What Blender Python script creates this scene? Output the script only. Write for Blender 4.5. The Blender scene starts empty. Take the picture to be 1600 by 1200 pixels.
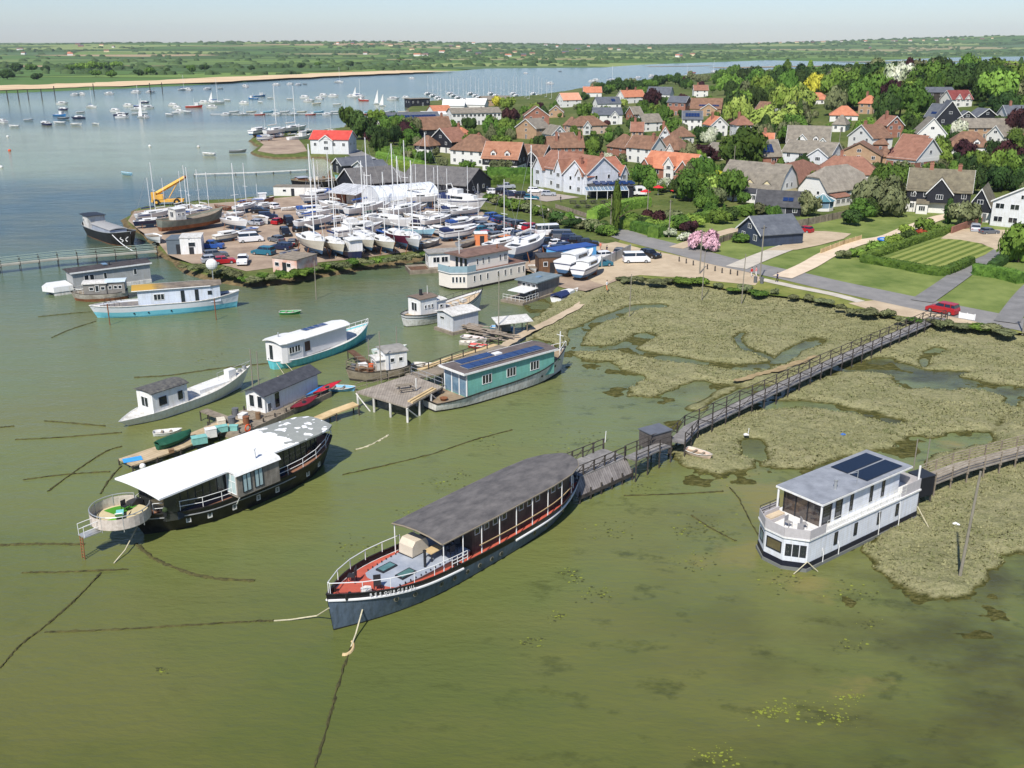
import bpy,bmesh,math,random
import numpy as np
from mathutils import Vector,Matrix,noise as mnoise
R=math.radians
scene=bpy.context.scene
COL=scene.collection
# ---------------------------------------------------------------- camera
CAMH=40.0;FPX=1530.0;HORY=70.0
PITCH=math.atan((600-HORY)/FPX)
cam=bpy.data.cameras.new('camera');camo=bpy.data.objects.new('camera',cam);COL.objects.link(camo)
camo.location=(0,0,CAMH);camo.rotation_euler=(math.pi/2-PITCH,0,0)
cam.sensor_width=36;cam.lens=36*FPX/1600;cam.clip_start=.5;cam.clip_end=40000
scene.camera=camo
scene.render.resolution_x=1024;scene.render.resolution_y=768
# ---------------------------------------------------------------- world, sun, exposure
SUN_EL=R(50);SUN_AZ=R(200)
w=bpy.data.worlds.new('World');scene.world=w;w.use_nodes=True
nt=w.node_tree;bg=nt.nodes['Background']
sky=nt.nodes.new('ShaderNodeTexSky');sky.sky_type='NISHITA';sky.sun_disc=False
sky.sun_elevation=SUN_EL;sky.sun_rotation=SUN_AZ;sky.air_density=1.0;sky.dust_density=.3;sky.ozone_density=1.6;sky.altitude=0
tint=nt.nodes.new('ShaderNodeMix');tint.data_type='RGBA';tint.blend_type='MULTIPLY';tint.inputs[0].default_value=1;tint.inputs[7].default_value=(.78,.865,1.08,1)
nt.links.new(sky.outputs[0],tint.inputs[6]);nt.links.new(tint.outputs[2],bg.inputs[0]);bg.inputs[1].default_value=.085
sl=bpy.data.lights.new('sun','SUN');sl.energy=4.2;sl.angle=R(1.2);sl.color=(1,.95,.87)
so=bpy.data.objects.new('sun',sl);COL.objects.link(so)
sd=Vector((math.sin(SUN_AZ)*math.cos(SUN_EL),math.cos(SUN_AZ)*math.cos(SUN_EL),math.sin(SUN_EL)))
so.rotation_euler=sd.to_track_quat('Z','Y').to_euler();so.location=(0,-50,120)
vs=scene.view_settings;vs.view_transform='Standard';vs.look='None';vs.exposure=0.5;vs.gamma=1
scene.render.engine='CYCLES'
scene.cycles.max_bounces=5;scene.cycles.diffuse_bounces=2;scene.cycles.glossy_bounces=2;scene.cycles.transparent_max_bounces=6
scene.cycles.volume_bounces=0
# ---------------------------------------------------------------- pixel -> world
CP,SP=math.cos(PITCH),math.sin(PITCH)
def ray(px,py):
 a=(px-800)/FPX;b=(py-600)/FPX
 return Vector((a,CP-b*SP,-(SP+b*CP)))
def P(px,py,z=0.0):
 d=ray(px,py);t=(z-CAMH)/d.z
 return Vector((d.x*t,d.y*t,z))
LZ=1.2
def ss(a,b,x):
 t=np.clip((x-a)/(b-a),0,1);return t*t*(3-2*t)
def HL(x,y):
 t=x/np.maximum(y,1.0)
 A=12*ss(.12,.47,t)+3.5*ss(-.05,.15,t)
 return LZ+A*ss(242,560,y)*(1-ss(760,1350,y))
def G(px,py):
 d=ray(px,py)
 if d.z>-0.004:d.z=-0.004
 t0=(LZ-CAMH)/d.z;t=60.0;prev=t
 while t<t0*1.05+1:
  if CAMH+d.z*t<=float(HL(d.x*t,d.y*t)):
   a,b=prev,t
   for _ in range(25):
    m=(a+b)/2
    if CAMH+d.z*m<=float(HL(d.x*m,d.y*m)):b=m
    else:a=m
   t=b;break
  prev=t;t*=1.01
 return Vector((d.x*t,d.y*t,float(HL(d.x*t,d.y*t))))
def pix(v):
 x,y,z=v.x,v.y,v.z-CAMH
 zc=y*CP-z*SP;yc=-(y*SP+z*CP)
 return(800+FPX*x/zc,600+FPX*yc/zc)
# ---------------------------------------------------------------- materials
MAT={}
def S(r,g,b):
 f=lambda c:((c/255+.055)/1.055)**2.4 if c>10 else c/255/12.92
 return(f(r),f(g),f(b))
def mat(name,col,rough=.7,var=.12,scale=1.5,metal=0,spec=.4,bump=0,bscale=20,col2=None,stripe=None,stretch=None,rnd=0,trans=None,detail=5,streak=0):
 if name in MAT:return MAT[name]
 m=bpy.data.materials.new(name);MAT[name]=m;m.use_nodes=True
 n=m.node_tree.nodes;l=m.node_tree.links;b=n['Principled BSDF']
 b.inputs['Roughness'].default_value=rough;b.inputs['Metallic'].default_value=metal
 b.inputs['Specular IOR Level'].default_value=spec
 c2=col2 if col2 else tuple(min(1,c*(1+var))for c in col)
 c1=col if col2 else tuple(c*(1-var)for c in col)
 tc=n.new('ShaderNodeTexCoord');mp=n.new('ShaderNodeMapping');l.new(tc.outputs['Object'],mp.inputs[0])
 if stretch:mp.inputs['Scale'].default_value=stretch
 if rnd:
  oi=n.new('ShaderNodeObjectInfo');ml=n.new('ShaderNodeMath');ml.operation='MULTIPLY';ml.inputs[1].default_value=50
  l.new(oi.outputs['Random'],ml.inputs[0]);l.new(ml.outputs[0],mp.inputs['Location'])
 nz=n.new('ShaderNodeTexNoise');nz.inputs['Scale'].default_value=scale;nz.inputs['Detail'].default_value=detail;nz.inputs['Roughness'].default_value=.65
 l.new(mp.outputs[0],nz.inputs['Vector'])
 cr=n.new('ShaderNodeValToRGB');cr.color_ramp.elements[0].position=.32;cr.color_ramp.elements[1].position=.68
 cr.color_ramp.elements[0].color=(*c1,1);cr.color_ramp.elements[1].color=(*c2,1)
 l.new(nz.outputs[0],cr.inputs[0]);out=cr.outputs[0]
 if rnd:
  hs=n.new('ShaderNodeHueSaturation');mr=n.new('ShaderNodeMapRange');mr.inputs[3].default_value=1-rnd;mr.inputs[4].default_value=1+rnd
  l.new(oi.outputs['Random'],mr.inputs[0]);l.new(mr.outputs[0],hs.inputs['Value']);l.new(out,hs.inputs['Color'])
  m2=n.new('ShaderNodeMath');m2 .operation='MULTIPLY_ADD';m2 .inputs[1].default_value=.05*rnd/.3;m2 .inputs[2].default_value=.5-.025*rnd/.3
  fr=n.new('ShaderNodeMath');fr.operation='FRACT';m3=n.new('ShaderNodeMath');m3 .operation='MULTIPLY';m3 .inputs[1].default_value=7.13
  l.new(oi.outputs['Random'],m3 .inputs[0]);l.new(m3 .outputs[0],fr.inputs[0]);l.new(fr.outputs[0],m2 .inputs[0]);l.new(m2 .outputs[0],hs.inputs['Hue'])
  out=hs.outputs[0]
 hsrc=None
 if stripe:
  ax,per,dep=stripe
  sx=n.new('ShaderNodeSeparateXYZ');l.new(tc.outputs['Object'],sx.inputs[0])
  dv=n.new('ShaderNodeMath');dv.operation='DIVIDE';dv.inputs[1].default_value=per;l.new(sx.outputs[ax],dv.inputs[0])
  fc=n.new('ShaderNodeMath');fc.operation='FRACT';l.new(dv.outputs[0],fc.inputs[0])
  lt=n.new('ShaderNodeMath');lt.operation='LESS_THAN';lt.inputs[1].default_value=.14;l.new(fc.outputs[0],lt.inputs[0])
  wn=n.new('ShaderNodeTexWhiteNoise');wn.noise_dimensions='1D';fl=n.new('ShaderNodeMath');fl.operation='FLOOR';l.new(dv.outputs[0],fl.inputs[0]);l.new(fl.outputs[0],wn.inputs['W'])
  mv=n.new('ShaderNodeMapRange');mv.inputs[3].default_value=1-dep*.45;mv.inputs[4].default_value=1;l.new(wn.outputs[0],mv.inputs[0])
  ma=n.new('ShaderNodeMath');ma.operation='MULTIPLY_ADD';ma.inputs[1].default_value=-dep;l.new(lt.outputs[0],ma.inputs[0]);l.new(mv.outputs[0],ma.inputs[2])
  mx=n.new('ShaderNodeMix');mx.data_type='RGBA';mx.blend_type='MULTIPLY';mx.inputs[0].default_value=1
  l.new(out,mx.inputs[6]);l.new(ma.outputs[0],mx.inputs[7]);out=mx.outputs[2]
 if streak:
  ms=n.new('ShaderNodeMapping');ms.inputs['Scale'].default_value=(2.6,2.6,.35);l.new(tc.outputs['Object'],ms.inputs[0]);n3=n.new('ShaderNodeTexNoise');n3 .inputs['Scale'].default_value=1.3;n3 .inputs['Detail'].default_value=6;n3 .inputs['Roughness'].default_value=.7;l.new(ms.outputs[0],n3 .inputs['Vector'])
  c3=n.new('ShaderNodeValToRGB');c3 .color_ramp.elements[0].position=.36;c3 .color_ramp.elements[1].position=.56;k=1-streak;c3 .color_ramp.elements[0].color=(k,k*.97,k*.9,1);c3 .color_ramp.elements[1].color=(1,1,1,1);l.new(n3 .outputs[0],c3 .inputs[0])
  m4=n.new('ShaderNodeMix');m4 .data_type='RGBA';m4 .blend_type='MULTIPLY';m4 .inputs[0].default_value=1;l.new(out,m4 .inputs[6]);l.new(c3 .outputs[0],m4 .inputs[7]);out=m4 .outputs[2]
 l.new(out,b.inputs['Base Color'])
 if bump:
  n2=n.new('ShaderNodeTexNoise');n2 .inputs['Scale'].default_value=bscale;n2 .inputs['Detail'].default_value=4;l.new(tc.outputs['Object'],n2 .inputs['Vector'])
  bp=n.new('ShaderNodeBump');bp.inputs['Strength'].default_value=bump;bp.inputs['Distance'].default_value=.05
  l.new(n2 .outputs[0],bp.inputs['Height']);l.new(bp.outputs[0],b.inputs['Normal'])
 if trans:b.inputs['Transmission Weight'].default_value=trans
 return m
# ---------------------------------------------------------------- mesh builder
class MB:
 def __init__(s):s.v=[];s.f=[];s.m=[]
 def add(s,vs,fs,mi=0,M=None):
  o=len(s.v)
  for q in vs:
   q=Vector(q)
   s.v.append(tuple(M@q)if M else tuple(q))
  for f in fs:s.f.append(tuple(i+o for i in f));s.m.append(mi)
  return s
 def box(s,x0,x1,y0,y1,z0,z1,mi=0,M=None):
  return s.add([(x0,y0,z0),(x1,y0,z0),(x1,y1,z0),(x0,y1,z0),(x0,y0,z1),(x1,y0,z1),(x1,y1,z1),(x0,y1,z1)],[(0,3,2,1),(4,5,6,7),(0,1,5,4),(1,2,6,5),(2,3,7,6),(3,0,4,7)],mi,M)
 def prism(s,poly,z0,z1,mi=0,M=None,mtop=None):
  n=len(poly);vs=[(p[0],p[1],z0)for p in poly]+[(p[0],p[1],z1)for p in poly]
  s.add(vs,[(i,(i+1)%n,(i+1)%n+n,i+n)for i in range(n)]+[tuple(range(n-1,-1,-1))],mi,M)
  return s.add([(p[0],p[1],z1)for p in poly],[tuple(range(n))],mi if mtop is None else mtop,M)
 def extx(s,prof,x0,x1,mi=0,M=None):
  n=len(prof);vs=[(x0,p[0],p[1])for p in prof]+[(x1,p[0],p[1])for p in prof]
  return s.add(vs,[(i,(i+1)%n,(i+1)%n+n,i+n)for i in range(n)]+[tuple(range(n-1,-1,-1)),tuple(range(n,2*n))],mi,M)
 def exty(s,prof,y0,y1,mi=0,M=None):
  n=len(prof);vs=[(p[0],y0,p[1])for p in prof]+[(p[0],y1,p[1])for p in prof]
  return s.add(vs,[(i,i+n,(i+1)%n+n,(i+1)%n)for i in range(n)]+[tuple(range(n)),tuple(range(2*n-1,n-1,-1))],mi,M)
 def quad(s,a,b,c,d,mi=0,M=None):return s.add([a,b,c,d],[(0,1,2,3)],mi,M)
 def slab(s,a,b,c,d,t,mi=0,M=None):
  lo=[(p[0],p[1],p[2]-t)for p in(a,b,c,d)]
  return s.add([a,b,c,d]+lo,[(0,1,2,3),(7,6,5,4),(0,4,5,1),(1,5,6,2),(2,6,7,3),(3,7,4,0)],mi,M)
 def tube(s,pts,r,n=6,mi=0,M=None,r2=None,cap=True):
  pts=[Vector(p)for p in pts];k=len(pts);o=[];vs=[]
  for i,p in enumerate(pts):
   d=(pts[min(i+1,k-1)]-pts[max(i-1,0)])
   if d.length<1e-9:d=Vector((0,0,1))
   d.normalize();u=d.cross(Vector((0,0,1))if abs(d.z)<.95 else Vector((1,0,0))).normalized();v=d.cross(u)
   rr=r if r2 is None else r+(r2-r)*i/(k-1)
   for j in range(n):
    a=2*math.pi*j/n;vs.append(p+(u*math.cos(a)+v*math.sin(a))*rr)
  fs=[(i*n+j,i*n+(j+1)%n,(i+1)*n+(j+1)%n,(i+1)*n+j)for i in range(k-1)for j in range(n)]
  if cap:fs+=[tuple(range(n-1,-1,-1)),tuple(range((k-1)*n,k*n))]
  return s.add(vs,fs,mi,M)
 def cyl(s,x,y,z0,z1,r,n=10,mi=0,M=None,r2=None):return s.tube([(x,y,z0),(x,y,z1)],r,n,mi,M,r2)
 def ell(s,c,rx,ry,rz,nu=10,nv=6,mi=0,M=None):
  vs=[(c[0],c[1],c[2]-rz)]
  for i in range(1,nv):
   t=-math.pi/2+math.pi*i/nv
   for j in range(nu):
    a=2*math.pi*j/nu;vs.append((c[0]+rx*math.cos(t)*math.cos(a),c[1]+ry*math.cos(t)*math.sin(a),c[2]+rz*math.sin(t)))
  vs.append((c[0],c[1],c[2]+rz));L=len(vs)-1
  fs=[(0,1+(j+1)%nu,1+j)for j in range(nu)]
  fs+=[(1+i*nu+j,1+i*nu+(j+1)%nu,1+(i+1)*nu+(j+1)%nu,1+(i+1)*nu+j)for i in range(nv-2)for j in range(nu)]
  fs+=[(L,1+(nv-2)*nu+j,1+(nv-2)*nu+(j+1)%nu)for j in range(nu)]
  return s.add(vs,fs,mi,M)
 def build(s,name,mats,parent=None,smooth=False):
  me=bpy.data.meshes.new(name);me.from_pydata(s.v,[],s.f)
  if not isinstance(mats,(list,tuple)):mats=[mats]
  for m in mats:me.materials.append(m)
  if len(mats)>1:me.polygons.foreach_set('material_index',s.m)
  if smooth:me.polygons.foreach_set('use_smooth',[True]*len(s.f))
  me.update();o=bpy.data.objects.new(name,me);COL.objects.link(o)
  if parent:o.parent=parent
  return o
# ---------------------------------------------------------------- things
THINGS=[]
def thing(name,label,cat,loc=(0,0,0),rz=0,group=None,sc=1):
 o=bpy.data.objects.new(name,None);COL.objects.link(o);o.location=loc;o.rotation_euler=(0,0,rz);o.scale=(sc,sc,sc)
 o.empty_display_size=.3
 o['label']=label;o['category']=cat
 if group:o['group']=group
 THINGS.append(o);return o
def tag(o,label,cat,group=None):
 o['label']=label;o['category']=cat
 if group:o['group']=group
 THINGS.append(o);return o
def kind(o,k):
 o['kind']=k;return o
def stuff(o,label,cat):o['label']=label;o['category']=cat;o['kind']='stuff';return o
def dup(root,loc,rz,label=None,group=None,sc=1):
 def cp(o,par):
  c=o.copy();COL.objects.link(c)
  if par:c.parent=par
  for ch in CH.get(o.name,[]):cp(ch,c)
  return c
 CH=kids(root)
 r=cp(root,None);r.location=loc;r.rotation_euler=(0,0,rz);r.scale=(sc,sc,sc)if not isinstance(sc,tuple)else sc
 if label:r['label']=label
 if group:r['group']=group
 THINGS.append(r);return r
_K={}
def kids(root):
 if root.name not in _K:
  d={};stack=[root]
  allc={}
  for o in COL.objects:
   if o.parent:allc.setdefault(o.parent.name,[]).append(o)
  while stack:
   q=stack.pop();d[q.name]=allc.get(q.name,[]);stack+=d[q.name]
  _K[root.name]=d
 return _K[root.name]
def inpoly(x,y,poly):
 c=np.zeros(x.shape,bool);n=len(poly)
 for i in range(n):
  x1,y1=poly[i];x2,y2=poly[(i+1)%n]
  if y1==y2:continue
  m=((y1>y)!=(y2>y))&(x<(x2-x1)*(y-y1)/(y2-y1)+x1);c^=m
 return c
def dseg(x,y,a,b):
 ax,ay=a;dx,dy=b[0]-ax,b[1]-ay
 t=np.clip(((x-ax)*dx+(y-ay)*dy)/(dx*dx+dy*dy+1e-9),0,1)
 return np.hypot(x-ax-t*dx,y-ay-t*dy)
def sdf(x,y,poly):
 d=np.full(x.shape,1e9);n=len(poly)
 for i in range(n):d=np.minimum(d,dseg(x,y,poly[i],poly[(i+1)%n]))
 return np.where(inpoly(x,y,poly),d,-d)
def dline(x,y,pts):
 d=np.full(x.shape,1e9)
 for i in range(len(pts)-1):d=np.minimum(d,dseg(x,y,pts[i],pts[i+1]))
 return d
def vnoise(x,y,s,seed=0):
 x=x/s+seed*17.3;y=y/s+seed*5.7
 xi=np.floor(x);yi=np.floor(y);fx=x-xi;fy=y-yi;fx=fx*fx*(3-2*fx);fy=fy*fy*(3-2*fy)
 h=lambda a,b:np.modf(np.abs(np.sin(a*127.1+b*311.7+seed*7.7)*43758.5453))[0]
 return(h(xi,yi)*(1-fx)+h(xi+1,yi)*fx)*(1-fy)+(h(xi,yi+1)*(1-fx)+h(xi+1,yi+1)*fx)*fy
def fbm(x,y,s,o=4,seed=0):
 r=0;a=.5
 for k in range(o):r=r+a*vnoise(x,y,s/2**k,seed+k);a/=2
 return r/(1-.5**o)
def PP(lst,z=0):return[tuple(P(a,b,z)[:2])for a,b in lst]
def grid_obj(name,X,Y,Z,keep,m):
 nr,nc=X.shape;idx=np.arange(nr*nc).reshape(nr,nc)
 q=np.stack([idx[:-1,:-1],idx[:-1,1:],idx[1:,1:],idx[1:,:-1]],-1)
 kf=keep[:-1,:-1]|keep[:-1,1:]|keep[1:,1:]|keep[1:,:-1];q=q[kf]
 used=np.unique(q);rm=np.zeros(nr*nc,np.int64);rm[used]=np.arange(len(used));q=rm[q]
 V=np.stack([X.ravel(),Y.ravel(),Z.ravel()],1)[used]
 me=bpy.data.meshes.new(name);me.vertices.add(len(V));me.vertices.foreach_set('co',V.astype(np.float32).ravel())
 me.loops.add(len(q)*4);me.loops.foreach_set('vertex_index',q.astype(np.int32).ravel())
 me.polygons.add(len(q));me.polygons.foreach_set('loop_start',np.arange(0,len(q)*4,4,dtype=np.int32));me.polygons.foreach_set('loop_total',np.full(len(q),4,np.int32))
 me.polygons.foreach_set('use_smooth',[True]*len(q));me.materials.append(m);me.update(calc_edges=True);me.validate()
 o=bpy.data.objects.new(name,me);COL.objects.link(o);return o
# ================================================================ SETTING
def nodes_of(m):return m.node_tree.nodes,m.node_tree.links,m.node_tree.nodes['Principled BSDF']
def noise_node(n,l,vec,scale,detail=4,rough=.6):
 z=n.new('ShaderNodeTexNoise');z.inputs['Scale'].default_value=scale;z.inputs['Detail'].default_value=detail;z.inputs['Roughness'].default_value=rough
 l.new(vec,z.inputs['Vector']);return z.outputs[0]
def ramp(n,l,src,els,interp='LINEAR'):
 c=n.new('ShaderNodeValToRGB');e=c.color_ramp;e.interpolation=interp
 e.elements[0].position=els[0][0];e.elements[0].color=(*els[0][1],1);e.elements[1].position=els[-1][0];e.elements[1].color=(*els[-1][1],1)
 for p,q in els[1:-1]:k=e.elements.new(p);k.color=(*q,1)
 l.new(src,c.inputs[0]);return c.outputs[0]
def mixc(n,l,fac,a,b,mode='MIX'):
 x=n.new('ShaderNodeMix');x.data_type='RGBA';x.blend_type=mode
 if isinstance(fac,(int,float)):x.inputs[0].default_value=fac
 else:l.new(fac,x.inputs[0])
 for k,q in((6,a),(7,b)):
  if isinstance(q,tuple):x.inputs[k].default_value=(*q,1)
  else:l.new(q,x.inputs[k])
 return x.outputs[2]
def mth(n,l,op,a,b=None,c=None,clamp=False):
 x=n.new('ShaderNodeMath');x.operation=op;x.use_clamp=clamp
 for k,q in enumerate((a,b,c)):
  if q is None:continue
  if isinstance(q,(int,float)):x.inputs[k].default_value=q
  else:l.new(q,x.inputs[k])
 return x.outputs[0]
def mapping(n,l,src,scale=(1,1,1),rot=(0,0,0)):
 x=n.new('ShaderNodeMapping');x.inputs['Scale'].default_value=scale;x.inputs['Rotation'].default_value=rot;l.new(src,x.inputs[0]);return x.outputs[0]
def water_material():
 m=bpy.data.materials.new('estuary_water');m.use_nodes=True;n,l,b=nodes_of(m)
 tc=n.new('ShaderNodeTexCoord').outputs['Object'];sp=n.new('ShaderNodeSeparateXYZ');l.new(tc,sp.inputs[0])
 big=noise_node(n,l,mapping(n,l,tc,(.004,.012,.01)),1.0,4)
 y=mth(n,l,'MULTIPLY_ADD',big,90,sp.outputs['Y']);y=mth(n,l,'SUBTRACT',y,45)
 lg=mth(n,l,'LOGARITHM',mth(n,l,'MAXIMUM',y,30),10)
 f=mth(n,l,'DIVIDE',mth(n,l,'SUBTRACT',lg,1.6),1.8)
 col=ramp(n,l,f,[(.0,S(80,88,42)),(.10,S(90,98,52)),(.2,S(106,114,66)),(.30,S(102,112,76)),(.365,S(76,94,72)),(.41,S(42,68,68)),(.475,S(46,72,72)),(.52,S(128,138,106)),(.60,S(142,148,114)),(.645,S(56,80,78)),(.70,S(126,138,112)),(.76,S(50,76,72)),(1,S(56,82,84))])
 med=noise_node(n,l,mapping(n,l,tc,(.03,.05,.05),(0,0,.6)),1.0,5)
 col=mixc(n,l,mth(n,l,'MULTIPLY',ramp(n,l,med,[(.44,(0,0,0)),(.62,(1,1,1))]),.42),col,S(108,104,58),'MIX')
# submerged weed beds
 wd=noise_node(n,l,mapping(n,l,tc,(.24,.34,.3),(0,0,.5)),1.0,7,.68)
 near=mth(n,l,'SUBTRACT',1,mth(n,l,'MULTIPLY',mth(n,l,'SUBTRACT',sp.outputs['Y'],150),.02,clamp=True),clamp=True)
 wf=mth(n,l,'MULTIPLY',ramp(n,l,wd,[(.56,(0,0,0)),(.66,(1,1,1))]),mth(n,l,'MULTIPLY',near,mth(n,l,'MULTIPLY_ADD',mth(n,l,'MULTIPLY',mth(n,l,'ADD',sp.outputs['X'],14),.04,clamp=True),.8,.2)))
 col=mixc(n,l,mth(n,l,'MULTIPLY',wf,.62),col,S(56,62,30))
# right-hand muddy shallows darker and browner
 xr=mth(n,l,'MULTIPLY',mth(n,l,'SUBTRACT',sp.outputs['X'],4),.03,clamp=True)
 mud=noise_node(n,l,mapping(n,l,tc,(.07,.09,.09)),1.0,5,.6)
 mf=mth(n,l,'MULTIPLY',mth(n,l,'MULTIPLY',xr,near),ramp(n,l,mud,[(.46,(0,0,0)),(.60,(1,1,1))]))
 col=mixc(n,l,mth(n,l,'MULTIPLY',mf,.8),col,S(60,58,34))
 yl=mth(n,l,'MULTIPLY',mth(n,l,'MULTIPLY',xr,near),ramp(n,l,mud,[(.34,(1,1,1)),(.42,(0,0,0))]));col=mixc(n,l,mth(n,l,'MULTIPLY',yl,.7),col,S(136,120,70))
 l.new(col,b.inputs['Base Color'])
 b.inputs['Roughness'].default_value=.12;b.inputs['IOR'].default_value=1.33;b.inputs['Specular IOR Level'].default_value=.30
 r1=noise_node(n,l,mapping(n,l,tc,(.9,2.0,1),(0,0,.35)),1.0,5,.6)
 r2=noise_node(n,l,mapping(n,l,tc,(.12,.3,1),(0,0,-.3)),1.0,4,.55)
 h=mth(n,l,'MULTIPLY_ADD',r2,2.2,r1)
 bp=n.new('ShaderNodeBump');bp.inputs['Strength'].default_value=.6;bp.inputs['Distance'].default_value=.14
 l.new(h,bp.inputs['Height']);l.new(bp.outputs[0],b.inputs['Normal']);return m
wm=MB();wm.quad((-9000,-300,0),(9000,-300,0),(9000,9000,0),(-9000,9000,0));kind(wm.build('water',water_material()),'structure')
def ground_material():
 m=bpy.data.materials.new('ground_earth');m.use_nodes=True;n,l,b=nodes_of(m);b.inputs['Roughness'].default_value=.95;b.inputs['Specular IOR Level'].default_value=.1
 tc=n.new('ShaderNodeTexCoord').outputs['Object']
 a=noise_node(n,l,tc,.05,8,.7);c=noise_node(n,l,tc,.7,6,.7)
 g=ramp(n,l,a,[(.35,S(70,84,40)),(.5,S(88,100,52)),(.62,S(122,120,76)),(.75,S(82,98,50))])
 g=mixc(n,l,.5,g,ramp(n,l,c,[(.3,S(40,56,22)),(.7,S(106,116,60))]))
 sp=n.new('ShaderNodeSeparateXYZ');l.new(tc,sp.inputs[0])
 mz=mth(n,l,'SUBTRACT',1,mth(n,l,'DIVIDE',sp.outputs['Z'],.85),clamp=True)
 mz=mth(n,l,'MULTIPLY',mz,mth(n,l,'ADD',.5,c))
 col=mixc(n,l,ramp(n,l,mz,[(.15,(0,0,0)),(.5,(1,1,1))]),g,ramp(n,l,c,[(.35,S(70,62,44)),(.7,S(126,110,80))]))
 l.new(col,b.inputs['Base Color'])
 bp=n.new('ShaderNodeBump');bp.inputs['Strength'].default_value=.6;bp.inputs['Distance'].default_value=.2;l.new(c,bp.inputs['Height']);l.new(bp.outputs[0],b.inputs['Normal']);return m
GM=ground_material()
COAST=PP([(1900,560),(1600,522),(1500,512),(1420,503),(1330,484),(1250,468),(1160,458),(1080,444),(1000,436),(960,448),(925,462),(905,470),(880,466),(840,452),(832,436),(800,420),(760,402),(700,400),(660,404),(600,414),(540,424),(500,430),(440,441),(390,447),(330,436),(292,425),(268,408),(250,398),(235,378),(218,360),(195,352),(190,342),(208,328),(240,322),(300,316),(400,310),(455,304),(490,298),(505,286),(514,272),(520,258),(505,246),(470,246),(432,247),(400,243),(392,238),(402,228),(388,219),(400,210),(440,204),(500,205),(535,200),(545,190),(575,183),(610,184),(640,182),(636,170),(650,160),(700,157),(770,154),(830,152),(880,146),(930,137),(1000,127),(1060,119),(1130,113),(1200,112),(1330,108),(1500,101),(1900,99)],.4)
def mainland():
 na,nr=620,470
 ang=np.linspace(-.50,.80,na);rr=95*np.exp(np.linspace(0,math.log(3200/95),nr))
 A,Rr=np.meshgrid(ang,rr);X=Rr*np.sin(A);Y=Rr*np.cos(A)
 d=sdf(X,Y,COAST);d=d+(fbm(X,Y,9,4,3)-.5)*np.minimum(3,Y*.012)
 sl=np.clip(d*.55+.05,-1.2,LZ);top=HL(X,Y)
 Z=np.where(sl>=LZ-.01,top,np.minimum(sl,top));Z=Z+np.where(d>0,(fbm(X,Y,3,3,8)-.5)*.10,0)*(np.clip(d*.3,0,1))
 Z=np.where(d>3,np.minimum(Z,top),Z);Z=np.where(d>2.2,top-.03,Z)
 return grid_obj('ground',X,Y,Z,d>-4,GM)
kind(mainland(),'structure')
# ---- far country: low fields, then hills
def far_material():
 m=bpy.data.materials.new('far_fields');m.use_nodes=True;n,l,b=nodes_of(m);b.inputs['Roughness'].default_value=1;b.inputs['Specular IOR Level'].default_value=0
 tc=n.new('ShaderNodeTexCoord').outputs['Object']
 wob=noise_node(n,l,tc,.002,3);
 v=n.new('ShaderNodeTexVoronoi');v.feature='F1';v.inputs['Scale'].default_value=1;v.inputs['Randomness'].default_value=.9
 l.new(mapping(n,l,tc,(.0016,.0030,.001),(0,0,.12)),v.inputs['Vector'])
 sc=n.new('ShaderNodeSeparateColor');l.new(v.outputs['Color'],sc.inputs[0])
 c=ramp(n,l,sc.outputs[0],[(.0,S(82,114,66)),(.22,S(112,138,76)),(.36,S(66,94,60)),(.5,S(140,154,98)),(.66,S(84,110,80)),(.78,S(160,150,116)),(.86,S(176,152,124)),(.9,S(100,124,76)),(1,S(126,138,98))],'CONSTANT')
 e=n.new('ShaderNodeTexVoronoi');e.feature='DISTANCE_TO_EDGE';e.inputs['Scale'].default_value=1;e.inputs['Randomness'].default_value=.9
 l.new(mapping(n,l,tc,(.0016,.0030,.001),(0,0,.12)),e.inputs['Vector'])
 c=mixc(n,l,ramp(n,l,e.outputs[0],[(.012,(1,1,1)),(.03,(0,0,0))]),c,S(30,48,26))
 fine=noise_node(n,l,tc,.02,6,.7)
 c=mixc(n,l,.28,c,mixc(n,l,fine,S(60,76,50),S(130,140,96)),'MIX')
 l.new(c,b.inputs['Base Color']);return m
FARC=PP([(-900,158),(-300,150),(0,146),(120,141),(200,138),(300,133),(400,127),(500,121),(560,117),(640,114),(690,112),(720,110.5),(760,107),(850,106),(940,105.5),(1000,101),(1060,99),(1120,97),(1200,94),(1290,96),(1360,95),(1480,90),(1600,88),(1900,86)],.2)
FARPOLY=FARC+[(14000,4200),(14000,16000),(-14000,16000),(-14000,600)]
def HF(x,y):
 d=sdf(x,y,FARPOLY)
 t=x/np.maximum(y,1)
 hill=46*ss(2600,7000,y)+(fbm(x,y,2600,3,5)-.5)*52*ss(3000,6500,y)+58*ss(.1,.6,t)*ss(4200,7000,y)
 return np.where(d>0,np.minimum(1.2,d*.05)+hill*np.clip(d/2500,0,1),-1),d
def farland():
 na,nr=460,300
 ang=np.linspace(-.62,.66,na);rr=560*np.exp(np.linspace(0,math.log(10500/560),nr))
 A,Rr=np.meshgrid(ang,rr);X=Rr*np.sin(A);Y=Rr*np.cos(A);Z,d=HF(X,Y)
 return grid_obj('hills',X,Y,Z,d>-20,far_material())
kind(farland(),'structure')
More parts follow.
